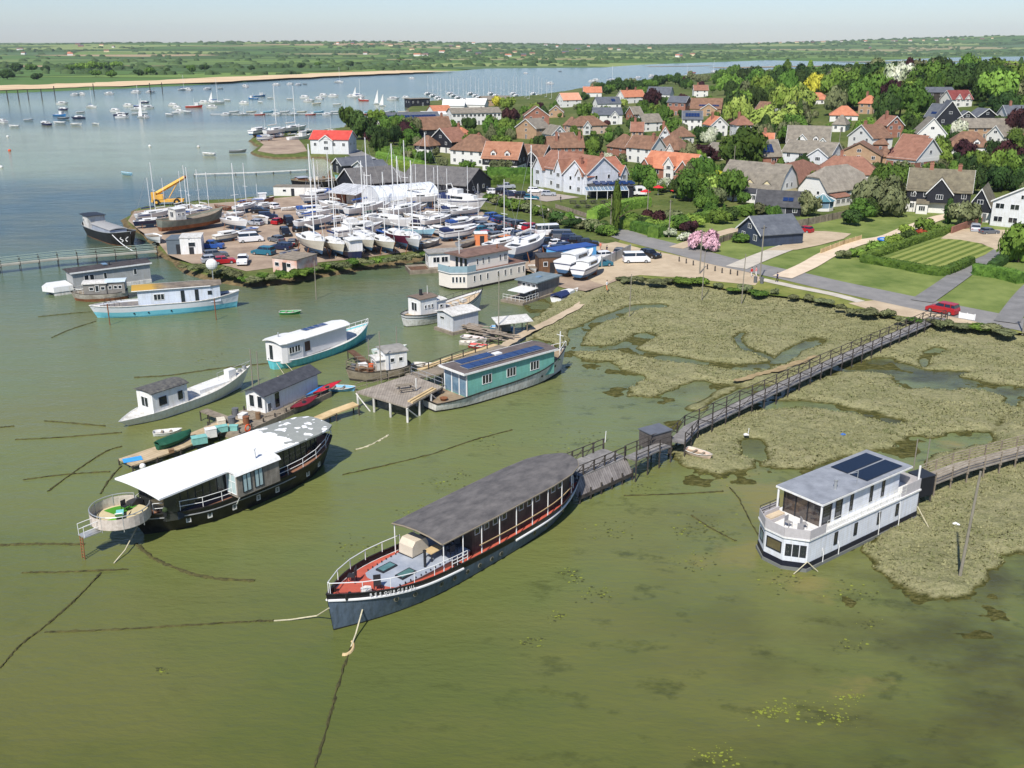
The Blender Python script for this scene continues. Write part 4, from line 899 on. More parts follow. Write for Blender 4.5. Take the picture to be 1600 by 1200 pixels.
# ---- cyan hulled white houseboat
def boat_cyan():
 r,L=boat_at('houseboat','white timber cabin houseboat on a bright cyan rounded hull with small solar panels','houseboat',(434,580),(576,528),shift=1.2)
 H=Hull(L,4.6,1.15,2.3,1.25,fb=.4,pb=2.0,fs=.22,ps=2.4,ws=.25,kb=.75,rake=.8,rakes=.3,bulw=.25)
 cy=mat('cyan_hull',S(84,184,196),.5,col2=S(118,206,212),scale=.6,detail=8,streak=.2)
 H.build(r,[('a',-.5,0),('r',-.1,1),('r',0,0)],[cy,M_white]);H.deck(r,M_whiter);H.line(r,'gunwale',M_white,r=.07)
 c0=lx(r,462,566,1.3).x;xm=lx(r,538,545,3.6).x;x1=lx(r,566,509,3.6).x
 wm_=mat('white_cabin',S(214,212,210),.6,.04)
 walls(r,[(.7,1.55),(1.4,1.85),(xm,1.9)],.9,3.5,wm_);roofmesh(r,[(.35,1.7),(1.2,2.1),(xm+.1,2.15)],3.62,.1,.35,M_white,'roof')
 walls(r,[(xm,1.7),(x1-.6,1.35)],1.0,3.35,wm_);roofmesh(r,[(xm-.2,2.0),(x1-.3,1.8),(x1+.2,1.3)],3.5,.1,.25,M_white,'roof')
 sg=-1 if lx(r,520,580,1).y<0 else 1
 for s_ in(1,-1):
  for k in(.42,.72):sidewin(r,.7+(xm-.7)*k,s_*1.9,2.5,s_,.95,.95,mull=2,fm=M_white,sub=True)
 window(r,(1.0,sg*1.70,2.05),(-.7*1,-.3*1,0)if sg>0 else(-.7,.3,0),.6,1.9,fm=M_white,name='door')if False else endwin(r,.7,.5,2.1,-1,.8,2.1,fm=M_white,name='door')
 sidewin(r,xm+1.0,sg*1.66,2.3,sg,.9,1.3,fm=M_brown,gm=mat('brown_door',S(80,58,50),.6),name='door')
 solar(r,(xm+x1)/2-.2,.5,3.78,4,.95,1.1,'x');
 mb=MB();mb.cyl(xm*.45,.2,3.9,4.6,.08,8);mb.build('flue',M_metal,r)
 H.rail(r,.6,M_wrail,.86,1.0,bow=True,sp=.9)
 w=lambda x,y,z:r.matrix_basis@Vector((x,y,z))
 rope('mooring_rope','thin pale rope from the cyan hull stern to its anchor',[w(.3,sg*.8,1.0),P(452,597,.02)],.035);rope('mooring_rope','thin pale rope hanging beside the first one at the cyan hull',[w(1.2,sg*1.3,1.0),P(474,598,.02)],.035)
 b=MB();b.box(-.3,.3,-1.0,1.0,-.1,.08);o=b.build('floating_plank',M_ntimber);o.location=P(437,592,0);o.rotation_euler=(0,0,.2);tag(o,'floating brown plank below the stern of the cyan houseboat','plank')
boat_cyan()
# ---- blue and white long boat
def boat_blue():
 r,L=boat_at('houseboat','long white cabin houseboat with blue lower hull and yellow lichen on its roof','houseboat',(376,480),(142,497),shift=0.6)
 H=Hull(L,4.6,1.9,2.0,2.7,fb=.28,pb=2.2,fs=.3,ps=2.0,ws=.12,kb=.72,rake=1.2,rakes=.7,bulw=.3)
 H.build(r,[('a',-.5,0),('a',.95,1),('r',-.06,2),('r',0,1)],[mat('turquoise_bottom',S(88,166,186),.6,col2=S(126,196,208),scale=.4,stretch=(.5,1,3),detail=9),mat('white_topsides',S(206,210,214),.6,.05),M_dtimber])
 H.deck(r,mat('blue_boat_deck',S(96,96,104),.85,col2=S(140,132,120),scale=1));H.line(r,'gunwale',M_whiter,r=.07)
 sg=1 if lx(r,260,500,1).y>0 else-1
 xa=lx(r,345,460,3).x;xb=lx(r,215,470,3).x
 x0,x1=min(xa,xb),max(xa,xb);bl=board('pale_blue_boards',S(200,208,222),S(212,220,232),.17,.1)
 walls(r,[(x0,1.6),(x0+1.5,1.95),(x1,2.0)],1.5,4.1,bl)
 m=bpy.data.materials.new('lichen_roof');m.use_nodes=True;n,l,b=nodes_of(m);tc=n.new('ShaderNodeTexCoord').outputs['Object'];sp=n.new('ShaderNodeSeparateXYZ');l.new(tc,sp.inputs[0])
 nz=noise_node(n,l,tc,.6,8,.7);a=mth(n,l,'MULTIPLY_ADD',nz,5.0,sp.outputs['X']);f=ramp(n,l,mth(n,l,'DIVIDE',mth(n,l,'SUBTRACT',a,x1-4.0),6),[(.42,(0,0,0)),(.72,(1,1,1))])
 l.new(mixc(n,l,f,ramp(n,l,nz,[(.35,S(84,76,68)),(.65,S(134,122,106))]),S(176,140,58)),b.inputs['Base Color']);b.inputs['Roughness'].default_value=.9
 roofmesh(r,[(x0-.3,1.7),(x0+1.4,2.15),(x1+.8,2.25)],4.25,.1,.3,m,'roof')
 mb=MB()
 for s_ in(1,-1):mb.tube([(x0+1.4,s_*2.17,4.2),(x1+.8,s_*2.27,4.2)],.07,5)
 mb.build('fascia',M_white,r)
 for s_ in(1,-1):
  window(r,(x1-3.1,s_*2.0,3.0),(-1,0,0)if s_>0 else(1,0,0),1.6,1.0,mull=3,fm=M_white,sub=True)
  for q in(x1-6.6,x1-8.7):sidewin(r,q,s_*1.99,2.8,s_,.55,1.9,fm=M_dframe,name='door')
  sidewin(r,x0+1.6,s_*1.96,3.1,s_,.6,.6,fm=M_dframe)
 endwin(r,x1,-.4,3.0,1,1.2,1.6,fm=M_white,sub=True)
 H.rail(r,.7,M_dframe,.80,.90,sp=1.2)
 mb=MB();mb.box(L*.93,L*.97,-.5,.5,H.sheer(.95)-.3,H.sheer(.95)-.05);mb.build('hatch',M_whiter,r)
 for t in(.47,.62,.72):p=H.pt(t,.7,sg,.0);mb=MB();mb.tube([p,p+Vector((0,sg*.06,0))],.14,8);mb.build('porthole',M_glass,r)
 w=lambda x,y,z:r.matrix_basis@Vector((x,y,z))
 for px,py,lab in((172,508,'rusty leaning mooring pole near the bow of the blue bottomed houseboat'),(338,500,'rusty mooring pole near the stern of the blue bottomed houseboat')):
  p=P(px,py);mb=MB();mb.cyl(0,0,-.5,3.2,.07,6);mb.cyl(0,0,1.5,3.3,.09,6);o=mb.build('mooring_pole',M_rust);o.location=p;tag(o,lab,'pole')
 t=thing('satellite_dish','large white dish tank standing behind the roof of the blue bottomed houseboat','dish',(*G(333,436)[:2],LZ),.3)
 mb=MB();mb.ell((0,0,2.6),1.0,.5,1.0,14,8);mb.build('dish',M_white,t);mb=MB();mb.cyl(0,0,0,1.8,.1,6);mb.build('post',M_metal,t)
boat_blue()
# ================================================================ MIDDLE GROUND HOUSEBOATS, PIERS
def simple_boat(name,label,cat,spx,bpx,shift,hullkw,rows,mats,deckm,cabins,extra=None,group=None,rail=None):
 r,L=boat_at(name,label,cat,spx,bpx,shift,group);H=Hull(L,**hullkw);H.build(r,rows,mats);H.deck(r,deckm)
 for c in cabins:
  x0,x1,hw,z0,z1,wm_,rm=c[:7];wins=c[7]if len(c)>7 else[]
  x0*=L;x1*=L
  walls(r,[(x0,hw),(x1,hw*.97)],z0,z1,wm_);roofmesh(r,[(x0-.2,hw+.18),(x1+.2,hw*.97+.18)],z1+.12,.1,c[8]if len(c)>8 else.15,rm,'roof')
  for k,w_,h_ in wins:
   for s_ in(1,-1):sidewin(r,x0+(x1-x0)*k,s_*(hw-.0),(z0+z1)/2+.15,s_,w_,h_,fm=c[9]if len(c)>9 else M_white)
  endwin(r,x0,0,(z0+z1)/2+.1,-1,hw*.9,(z1-z0)*.5,mull=2);endwin(r,x1,0,(z0+z1)/2+.1,1,hw*.9,(z1-z0)*.5,mull=2)
 if rail:H.rail(r,*rail)
 if extra:extra(r,L,H)
 return r,L,H
FELT=mat('light_felt',S(120,118,112),.9,col2=S(160,156,148),scale=1.1,detail=9)
DFELT=mat('lichen_dark_felt',S(56,56,60),.9,col2=S(110,108,100),scale=2.2,detail=10)
# white yacht hull with a dark-roofed cabin (left)
def ex(r,L,H):
 mb=MB();mb.box(L*.80,L*.86,-.45,.45,H.sheer(.8)-.2,H.sheer(.8)+1.0);mb.cyl(L*.74,.2,1.0,2.2,.05,6);mb.build('deck_locker',M_white,r)
 mb=MB();mb.box(L*.55,L*.78,-.9,.9,H.sheer(.6)-.2,H.sheer(.6)+.35);mb.build('coachroof',M_white,r)
 for k in(.90,.94):mb=MB();mb.box(L*k,L*k+.3,-.2,.2,H.sheer(k)-.1,H.sheer(k)+.35);mb.build('winch',M_metal,r)
simple_boat('houseboat','white double ended hull with a boxy white cabin under lichen spotted dark roof','houseboat',(192,672),(394,600),.6,dict(B=3.8,zm=1.25,zb=2.5,zs=.85,fb=.42,pb=1.8,fs=.30,ps=2.0,ws=.03,kb=.6,rake=2.2,rakes=1.8,bulw=.12),[('a',-.5,1),('a',.05,0),('r',0,0)],[M_white,M_black],M_whiter,[(.19,.44,1.45,.8,3.3,M_white,DFELT,[(.28,1.0,1.0),(.78,.6,1.0)],.25,M_dframe)],ex,rail=(.55,M_metal,.78,1.0,(1,-1),.9,(1,),.025,.1,'railing',False,True))
# low white chalet on a pontoon with dark roof
def chalet():
 a=P(428,655);b=P(508,618);d=(b-a).normalized();L=(b-a).length*.98
 r=thing('floating_chalet','white chalet cabin with dark ridged roof on a cluttered wooden pontoon','houseboat',(a.x-d.x*3.2,a.y-d.y*3.2,0),math.atan2(d.y,d.x))
 mb=MB();mb.box(-3.4,L+3.4,-1.0,4.0,.0,.65);mb.build('pontoon',M_timber,r)
 mb=MB();mb.box(2.6,L+2.9,.6,3.4,.65,3.0);mb.extx([(.6,3.0),(3.4,3.0),(2.0,3.55)],2.61,L+2.89);mb.build('wall',M_white,r)
 mb=MB();mb.slab((2.1,.25,2.95),(L+3.3,.25,2.95),(L+3.3,2.0,3.75),(2.1,2.0,3.75),.08);mb.slab((L+3.3,3.75,2.95),(2.1,3.75,2.95),(2.1,2.0,3.75),(L+3.3,2.0,3.75),.08);mb.build('roof',mat('charcoal_felt',S(52,54,60),.9,col2=S(74,76,82),scale=1.5),r)
 sidewin(r,4.6,.6,1.8,-1,.9,1.9,fm=M_white,name='door',gm=M_glass);sidewin(r,3.3,.6,1.3,-1,.7,1.1,gm=mat('grey_door',S(110,110,108)),name='door')
 for y in(1.3,2.5):endwin(r,2.6,y,2.0,-1,.8,1.5,fm=M_white,sub=True)
 railing(r,[posts_between((4,-.9,.65),(L+3.2,-.9,.65),1.6)],.9,M_timber,(1,.55),.03)
 for k in range(9):
  for y in(-.8,3.8):mb=MB();mb.cyl(-3+k*(L+6)/8,y,-.5,1.1,.09,6);mb.build('pile',M_dtimber,r)
 return r,L
CH,CHL=chalet()
chw=lambda x,y,z:CH.matrix_basis@Vector((x,y,z))
rnd=random.Random(11)
junk_cols=[('teal_box',S(120,176,168)),('cream_box',S(206,196,176)),('grey_bin',S(96,98,100)),('rust_box',S(126,82,56)),('white_box',S(214,212,208)),('blue_barrel',S(40,92,160)),('brown_crate',S(122,96,70)),('orange_tub',S(206,96,52))]
JM=[mat(n_,c_,.8,.15,2)for n_,c_ in junk_cols]
def crate(loc,s,m,label,rz=0,kindn='crate',group=None):
 t=thing(kindn,label,kindn.replace('_',' '),loc,rz,group);mb=MB()
 if kindn in('barrel','bin'):
  mb.cyl(0,0,0,s[2],s[0]/2,12);mb.build('body',m,t);mb=MB();mb.cyl(0,0,s[2],s[2]+.06,s[0]/2+.03,12);mb.build('lid',m,t)
 else:
  mb.box(-s[0]/2,s[0]/2,-s[1]/2,s[1]/2,0,s[2]);mb.build('body',m,t);mb=MB();mb.box(-s[0]/2-.03,s[0]/2+.03,-s[1]/2-.03,s[1]/2+.03,s[2],s[2]+.05);mb.build('lid',m,t)
 return t
def kayak(loc,rz,m,label,L=4.2,tilt=.5,name='kayak',w=.36):
 t=thing(name,label,name,loc,rz);H=Hull(L,w*2,.3,.42,.42,fb=.5,pb=1.7,fs=.5,ps=1.7,ws=.02,kb=.6,rake=.3,rakes=.3,z0=0,bulw=0,n=18)
 H.build(t,[('a',0,0),('r',0,0)],[m]);H.deck(t,m,0,'deck');mb=MB();mb.ell((L*.5,0,.3),.4,.22,.05,10,4);mb.build('cockpit',M_dframe,t);t.rotation_euler=(tilt,0,rz);return t
kayak(chw(CHL+.5,-.4,1.0),CH.rotation_euler.z,mat('red_plastic',S(196,40,56),.4),'bright red kayak leaning on the rail beside the white chalet',5.4,.6)
kayak(chw(CHL-.4,-.1,.9),CH.rotation_euler.z,mat('bright_blue_plastic',S(40,134,206),.4),'blue kayak lying behind the bright red one',5.4,.3)
kayak(chw(CHL-4.2,-1.0,.75),CH.rotation_euler.z,mat('maroon_hull',S(120,34,44),.5),'dark maroon canoe below the chalet rail',5.0,.5,'canoe',.5)
for i,(x,y,s_,mi,kn,lab)in enumerate(((-2.6,.4,(.9,.6,.5),0,'crate','pale teal crate on the left end of the chalet pontoon'),(-1.6,1.6,(.8,.8,.9),2,'bin','grey bin in the middle of the cluttered pontoon'),(-.6,.5,(.7,.7,.8),3,'barrel','rusty brown barrel near the orange lifebuoy'),(.4,1.9,(.9,.7,.6),4,'crate','white crate in the clutter before the chalet door'),(1.2,.4,(.6,.6,.7),6,'barrel','brown tub by the chalet front wall'),(-2.2,2.6,(1.2,.8,.7),1,'crate','cream crate at the far edge of the cluttered pontoon'),(.6,3.2,(.7,.7,.9),2,'bin','dark bin behind the clutter by the chalet gable'))):
 crate(chw(x,y,.65),s_,JM[mi],lab,i*.4,kn)
t=thing('lifebuoy','orange lifebuoy hanging on the pontoon edge','lifebuoy',chw(-2.0,-1.06,.95),CH.rotation_euler.z);mb=MB();mb.tube([(.36*math.cos(a*math.pi/8),0,.36*math.sin(a*math.pi/8))for a in range(17)],.09,6);mb.build('ring',M_orange,t)
# jetties: world-aligned strips of planks on posts
def jetty(label,px,w_,z=1.1,m=None,rail=None,sp=3.0,railm=None,name='jetty',rails=(1,),rh=1.0,pm=None,cat='jetty',below=-.6,diag=False,sides=(1,-1),flat=False,postr=.08,fence=None):
 pts=[P(*q[:2],q[2]if len(q)>2 else z)for q in px];a=pts[0];m=m or M_timber
 t=thing(name,label,cat,(a.x,a.y,0),math.atan2((pts[-1]-a).y,(pts[-1]-a).x));inv=t.matrix_basis.inverted()if False else None
 ca,sa=math.cos(-t.rotation_euler.z),math.sin(-t.rotation_euler.z)
 loc=[Vector(((p.x-a.x)*ca-(p.y-a.y)*sa,(p.x-a.x)*sa+(p.y-a.y)*ca,p.z))for p in pts]
 L_,R_=offset_line(loc,w_/2);mb=MB()
 for i in range(len(loc)-1):
  mb.slab(R_[i],R_[i+1],L_[i+1],L_[i],.16)
 mb.build('walkway',m,t)
 for sd_,edge in((1,L_),(-1,R_)):
  pp=[]
  for i in range(len(edge)-1):
   q=posts_between(edge[i],edge[i+1],sp);pp+=q if i==0 else q[1:]
  for p in pp:mb=MB();mb.cyl(p.x,p.y-.02*sd_,below,p.z+(rh if(rail and sd_ in sides)else-.05),postr,6);mb.build('post',pm or M_dtimber,t)
  if rail and sd_ in sides:
   mb=MB()
   for q in rails:mb.tube([p+Vector((0,0,rh*q))for p in edge],.05,4)
   mb.build('handrail',railm or pm or M_dtimber,t)
   if diag:
    mb=MB()
    for i in range(len(pp)-1):mb.tube([pp[i]+Vector((0,0,.05 if i%2 else rh)),pp[i+1]+Vector((0,0,rh if i%2 else.05))],.04,4)
    mb.build('brace',pm or M_dtimber,t)
 mb=MB()
 for i in range(len(loc)-1):
  for q in posts_between(loc[i],loc[i+1],sp)[1:]:mb.box(q.x-.08,q.x+.08,q.y-w_/2-.1,q.y+w_/2+.1,q.z-.36,q.z-.17)
 mb.build('crossbeam',pm or M_dtimber,t)
 return t
# long boardwalk from the road to RESOURCEFUL
jetty('long narrow boardwalk with dark braced handrails running from the road to the barge',[(1058,690,1.7),(1080,668,1.5),(1290,570,1.5),(1462,497,1.4),(1478,499,1.3)],1.7,m=mat('bleached_boards',S(112,110,108),.9,col2=S(154,150,146),scale=.8,stripe=(0,.25,.4)),rail=True,sp=2.7,rails=(1,.5),rh=1.15,diag=True)
jetty('short ramp of dark rails between the barge landing and the timber box',[(985,716,2.3),(1022,700,2.0),(1040,694,1.8)],1.4,rail=True,sp=1.8,rails=(1,.5),rh=1.1,m=MAT['bleached_boards'])
def timber_box():
 a=P(1017,722);b=P(1052,712);d=(b-a).normalized()
 t=thing('timber_store','small dark boarded storage box on stilts beside the long boardwalk','shed',(a.x,a.y,0),math.atan2(d.y,d.x));w_=2.6
 mb=MB();mb.box(0,w_,0,2.0,1.2,2.9);mb.build('wall',mat('dark_slats',S(80,74,72),.9,col2=S(112,106,102),scale=1,stripe=(2,.2,.5)),t);mb=MB();mb.box(-.1,w_+.1,-.1,2.1,2.9,3.0);mb.build('lid',mat('slate_lid',S(92,96,104),.8),t)
 for x in(.1,w_-.1):
  for y in(.1,1.9):mb=MB();mb.cyl(x,y,-.6,1.25,.08,6);mb.build('post',M_dtimber,t)
timber_box()
def landing():
 a=P(912,790);b=P(995,752);d=(b-a).normalized();L=(b-a).length
 t=thing('barge_landing','two level dark timber landing stage with sloping boarded side at the barge stern','landing stage',(a.x,a.y,0),math.atan2(d.y,d.x))
 mb=MB();mb.box(-.4,L,1.4,4.4,2.0,2.14);mb.build('upper_deck',MAT['bleached_boards'],t)
 mb=MB();mb.slab((-.2,.55,.7),(L,.55,.7),(L,1.45,2.1),(-.2,1.45,2.1),.12);mb.build('sloping_side',mat('silver_slats',S(112,106,104),.9,col2=S(150,144,140),scale=1,stripe=(0,.28,.5)),t)
 mb=MB();mb.box(-.2,L,.42,.5,.45,.8);mb.build('edge_board',M_dtimber,t)
 for x in posts_between((0,0,0),(L-.1,0,0),1.6):
  for y,z1 in((.5,1.2),(1.5,3.1),(4.3,3.1),(2.9,2.0)):mb=MB();mb.cyl(x.x,y,-.6,z1,.09,6);mb.build('post',M_dtimber,t)
 railing(t,[posts_between((0,1.5,2.1),(L,1.5,2.1),1.6),posts_between((0,4.3,2.1),(L,4.3,2.1),1.6)],1.1,M_dtimber,(1,.5),.05)
 for k in range(4):
  for y in(1.5,4.3):mb=MB();mb.tube([(k*1.6,y,2.1),(k*1.6+1.6,y,3.2)],.05,4);mb.tube([(k*1.6,y,1.9),(k*1.6+1.6,y,-.3)],.06,4);mb.build('brace',M_dtimber,t)
 w=lambda x,y,z:t.matrix_basis@Vector((x,y,z))
 crate(w(.2,3.6,2.15),(1.1,.8,.9),M_white,'white locker on the landing stage beside the barge stern',t.rotation_euler.z,'locker')
landing()
# right-hand jetty of the white houseboat
jetty('silvery timber jetty with slatted handrails leading right from the white houseboat',[(1448,750,1.7),(1500,730,1.7),(1600,703,1.6),(1720,672,1.5)],1.8,rail=True,sp=2.4,rails=(1,.75,.5,.25),rh=1.1,m=mat('silver_planks',S(132,124,112),.9,col2=S(168,160,146),scale=.8,stripe=(0,.25,.35)),pm=M_timber)
def blackbox():
 a=P(1433,797);t=thing('black_locker','black boarded box between the white houseboat and its jetty','box',(a.x,a.y,0),P(1452,790)[0]*0+.45)
 mb=MB();mb.box(0,1.7,0,1.5,1.2,3.1);mb.build('wall',mat('black_boards',S(22,24,30),.7,.2),t);mb=MB();mb.box(-.06,1.76,-.06,1.56,3.1,3.18);mb.build('lid',M_dframe,t)
 for x in(.1,1.6):mb=MB();mb.cyl(x,.1,-.5,1.2,.08,6);mb.build('post',M_dtimber,t)
blackbox()
for px,py,h_,lab in((1423,762,5.0,'thin pale post at the back corner of the white houseboat'),(1443,755,4.6,'thin pale post beside the black box'),(1499,903,9.2,'tall grey timber pole leaning slightly on the bottom right saltmarsh')):
 p=P(px,py,.2);mb=MB();mb.tube([(0,0,-.6),(.25 if h_>6 else 0,0,h_)],.13 if h_>6 else.06,7,r2=.09 if h_>6 else.05);o=mb.build('timber_pole',mat('pole_grey',S(132,126,112),.9,.15));o.location=p;tag(o,lab,'pole')
# wooden platform on piles
def platform():
 t=thing('timber_platform','large square grey plank platform on splayed piles with handrail','platform',(*P(636,650)[:2],0),0)
 q=[P(636,636,1.9),P(692,604,1.9),P(640,585,1.9),P(556,612,1.9)];o=t.location;v=[Vector((p.x-o.x,p.y-o.y,1.9))for p in q]
 mb=MB();mb.slab(v[0],v[1],v[2],v[3],.18);mb.build('deck',mat('platform_planks',S(136,126,114),.9,col2=S(168,158,144),scale=.9,stripe=(0,.3,.35)),t)
 piles=[]
 for i in range(4):
  for p in posts_between(v[i],v[(i+1)%4],2.7)[:-1]:piles.append(p)
 for p in piles:
  mb=MB();mb.cyl(p.x*.97,p.y*.97+.1,-.6,1.75,.14,7);mb.build('pile',M_whiter if p.y<4 else M_dtimber,t)
 for i in range(0,len(piles)-1,2):a,b=piles[i],piles[i+1];mb=MB();mb.tube([(a.x,a.y,1.7),(b.x,b.y,-.4)],.08,5);mb.build('brace',M_whiter,t)
 railing(t,[posts_between(v[3],v[2],1.6)],1.0,M_timber,(1,.5),.04);railing(t,[posts_between(v[2]+Vector((.2,0,0)),v[1],1.6)],1.0,M_metal,(1,.5),.03)
 c=(v[0]+v[1]+v[2]+v[3])/4
 b=thing('picnic_bench','grey picnic table with benches over a hatch on the square platform','picnic table',t.location+Vector((c.x+.2,c.y-.4,1.9)),.4)
 mb=MB();mb.box(-1,1,-.35,.35,.72,.78);mb.build('tabletop',M_timber,b)
 for y in(-.75,.75):mb=MB();mb.box(-1,1,y-.13,y+.13,.42,.47);mb.build('seat',M_timber,b)
 for x in(-.7,.7):mb=MB();mb.box(x-.04,x+.04,-.8,.8,.36,.42);mb.box(x-.04,x+.04,-.1,.1,0,.72);mb.build('leg',M_timber,b)
 for i,(k,z_)in enumerate(((.3,.0),(.42,.0))):
  o2=MB();o2 .box(-2.6,2.6,-.14,.14,0,.16);ob=o2 .build('timber_beam',M_ntimber);ob.location=t.location+v[0].lerp(v[1],.5)+Vector((-.2-.35*i,.1+.35*i,z_));d=v[1]-v[0];ob.rotation_euler=(0,0,math.atan2(d.y,d.x));tag(ob,['new yellow timber beam along the near platform edge, the outer of two','new yellow timber beam just inside the outer one on the platform'][i],'beam')
platform()
jetty('pale narrow gangway between the square platform and the kayak pontoon',[(488,657,.9),(520,643,1.0),(556,630,1.3)],1.3,m=M_ntimber,sp=2.2)
jetty('grey jetty with handrails from the sandy shore to the square platform',[(640,588,1.7),(680,580,1.7),(735,560,1.5),(790,541,1.2)],2.4,rail=True,sp=2.6,rails=(1,.5),rh=.9,m=M_timber,sides=(1,))
jetty('pale scaffold board walkway above the grey jetty',[(655,577,1.3),(700,560,1.3),(745,547,1.1),(775,538,1.0)],.9,m=M_ntimber,sp=3.2)
def pontoon_raft():
 r=jetty('long wooden pontoon walkway with mint boxes beside the white roofed barge',[(196,722,.7),(270,697,.7),(330,672,.8),(372,655,.9)],2.6,z=.7,m=mat('raft_boards',S(168,148,116),.9,col2=S(196,176,144),scale=.8,stripe=(0,.3,.3)),sp=3.4)
 w=lambda px,py,z=.72:P(px,py,z)
 t=thing('dinghy','rowing dinghy under a dark green tarpaulin on the long pontoon','dinghy',w(246,703),math.atan2((P(294,682)-P(246,700)).y,(P(294,682)-P(246,700)).x));H=Hull(4.3,1.7,.6,.75,.65,fb=.5,pb=1.9,fs=.2,ps=2,ws=.5,kb=.6,rake=.3,z0=0,bulw=.02,n=16)
 H.build(t,[('a',0,0),('r',0,0)],[M_cgreen]);roofmesh(t,[(0,.55),(.6,.85),(2.1,.92),(3.4,.6),(4.2,.12)],.62,.05,.35,M_cgreen,'tarpaulin')
 dinghy(P(240,681,0),.25,M_white,'small upturned white tender beside the green covered dinghy',3.0)
 mb=MB();mb.box(-.9,.9,-.55,.55,0,.04);o=mb.build('blue_mat',mat('bright_blue_mat',S(60,150,216),.7));o.location=w(207,718,.72);o.rotation_euler=(0,0,.5);tag(o,'bright blue rectangular mat on the end of the long pontoon','mat')
 t=thing('fender_buoy','round white buoy hanging off the tip of the long pontoon','buoy',P(223,730,.3),0);mb=MB();mb.ell((0,0,.1),.32,.32,.32);mb.build('float',M_white,t)
 for i,(px,py,mi,s_,kn,lab)in enumerate(((312,692,0,(1.5,.9,.7),'crate','mint green chest on the long pontoon nearest the green dinghy'),(330,682,4,(1.1,.8,.9),'crate','white chest standing behind the mint green chest'),(346,674,0,(1.3,.7,.6),'crate','mint green chest nearest the white roof edge'),(268,707,6,(.5,.4,.3),'crate','little brown box lying alone on the long pontoon boards'))):crate(w(px,py),s_,JM[mi],lab,.5,kn)
def dinghy(loc,rz,m,label,L=3.2,name='dinghy',z=0,inner=None,group=None,B=None):
 t=thing(name,label,'rowing boat' if name=='dinghy' else name,(loc[0],loc[1],loc[2]+z),rz,group);H=Hull(L,B or L*.42,.42,.62,.48,fb=.5,pb=1.9,fs=.25,ps=2,ws=.6,kb=.6,rake=.35,z0=-.12,bulw=.22,n=14)
 H.build(t,[('a',-.12,0),('r',0,0)],[m]);H.deck(t,inner or mat('dinghy_inside',S(170,166,156),.8,.1),.25,'floor')
 for k in(.25,.55):mb=MB();hw=H.half(k,.9)-.05;mb.box(L*k,L*k+.25,-hw,hw,.3,.35);mb.build('thwart',M_timber,t)
 H.line(t,'gunwale',M_whiter,r=.035);return t
pontoon_raft()
dinghy(P(437,491),0.05,mat('green_dinghy',S(52,138,74),.6),'small bright green open dinghy alone on the shallow water',3.4)
dinghy(P(507,609),-.12,mat('pale_blue_dinghy',S(112,170,206),.6),'pale blue dinghy moored right of the white chalet',4.0)
dinghy(P(1072,706,.42),-.75,mat('pale_pink_dinghy',S(206,184,166),.6),'pale open dinghy stranded at the saltmarsh edge below the boardwalk',3.1,inner=mat('dinghy_brown',S(160,140,116),.8))
jetty('rickety plank gangway between the yacht hull cabin and the chalet pontoon',[(318,640,1.2),(345,650,1.1),(370,660,.9)],1.0,sp=2.0,m=M_timber)
jetty('low cluttered wooden staging under the grey and white chalet steps',[(345,660,.8),(385,650,.8),(430,640,.8)],2.6,sp=2.0,m=M_timber)
# workshop barge beside the platform
def workshop():
 r,L,H=simple_boat('work_barge','old weathered barge with white wheelhouse and cluttered deck behind the platform','barge',(640,583),(541,595),.8,dict(B=4.2,zm=1.3,zb=1.7,zs=1.6,fb=.3,pb=2,fs=.2,ps=2,ws=.6,kb=.8,rake=.6,bulw=.25),[('a',-.5,1),('a',.3,0),('r',-.15,1),('r',0,0)],[mat('grimy_hull',S(120,108,90),.9,col2=S(160,148,128),scale=1),M_dtimber],M_timber,[(.08,.42,1.6,1.1,3.3,M_white,FELT,[(.3,.6,.6),(.7,.6,.6)],.2),(.42,.55,1.2,1.1,2.4,M_whiter,M_whiter,[])],rail=(.9,M_timber,.6,.98,(1,-1),1.2,(1,.5),.04))
 w=lambda x,y,z:r.matrix_basis@Vector((x,y,z))
 for i,(x,y,mi,kn,s_,lab)in enumerate(((.62,.6,7,'barrel',(.6,.6,.8),'red orange drum on the cluttered barge deck'),(.7,-.7,4,'crate',(1.0,.8,.6),'white crate on the cluttered barge foredeck'),(.78,.5,6,'crate',(1.1,.9,.5),'brown wooden crate on the cluttered barge foredeck'),(.86,-.3,2,'bin',(.6,.6,.8),'grey bin near the tip of the cluttered barge'),(.67,1.3,3,'crate',(.9,.6,.5),'rusty box at the near side of the cluttered barge'))):crate(w(L*x,y,1.1),s_,JM[mi],lab,i*.5,kn)
 mb=MB();mb.cyl(0,0,-.5,6.8,.07,6);o=mb.build('timber_pole',MAT['pole_grey']);o.location=P(596,600);tag(o,'tall thin pole standing in front of the cluttered barge','pole')
workshop()
dinghy(P(583,553),.5,mat('mint_launch',S(190,206,200),.6),'small pale mint launch moored behind the cluttered barge',5.0,B=2.0)
dinghy(P(645,573),-.2,M_whiter,'weathered white open launch between the cluttered barge and the grey jetty',5.0,B=1.7)
jetty('short brown gangplank from the cyan houseboat to the cluttered barge',[(548,547,1.4),(573,566,1.4)],.9,sp=3,m=M_brown)
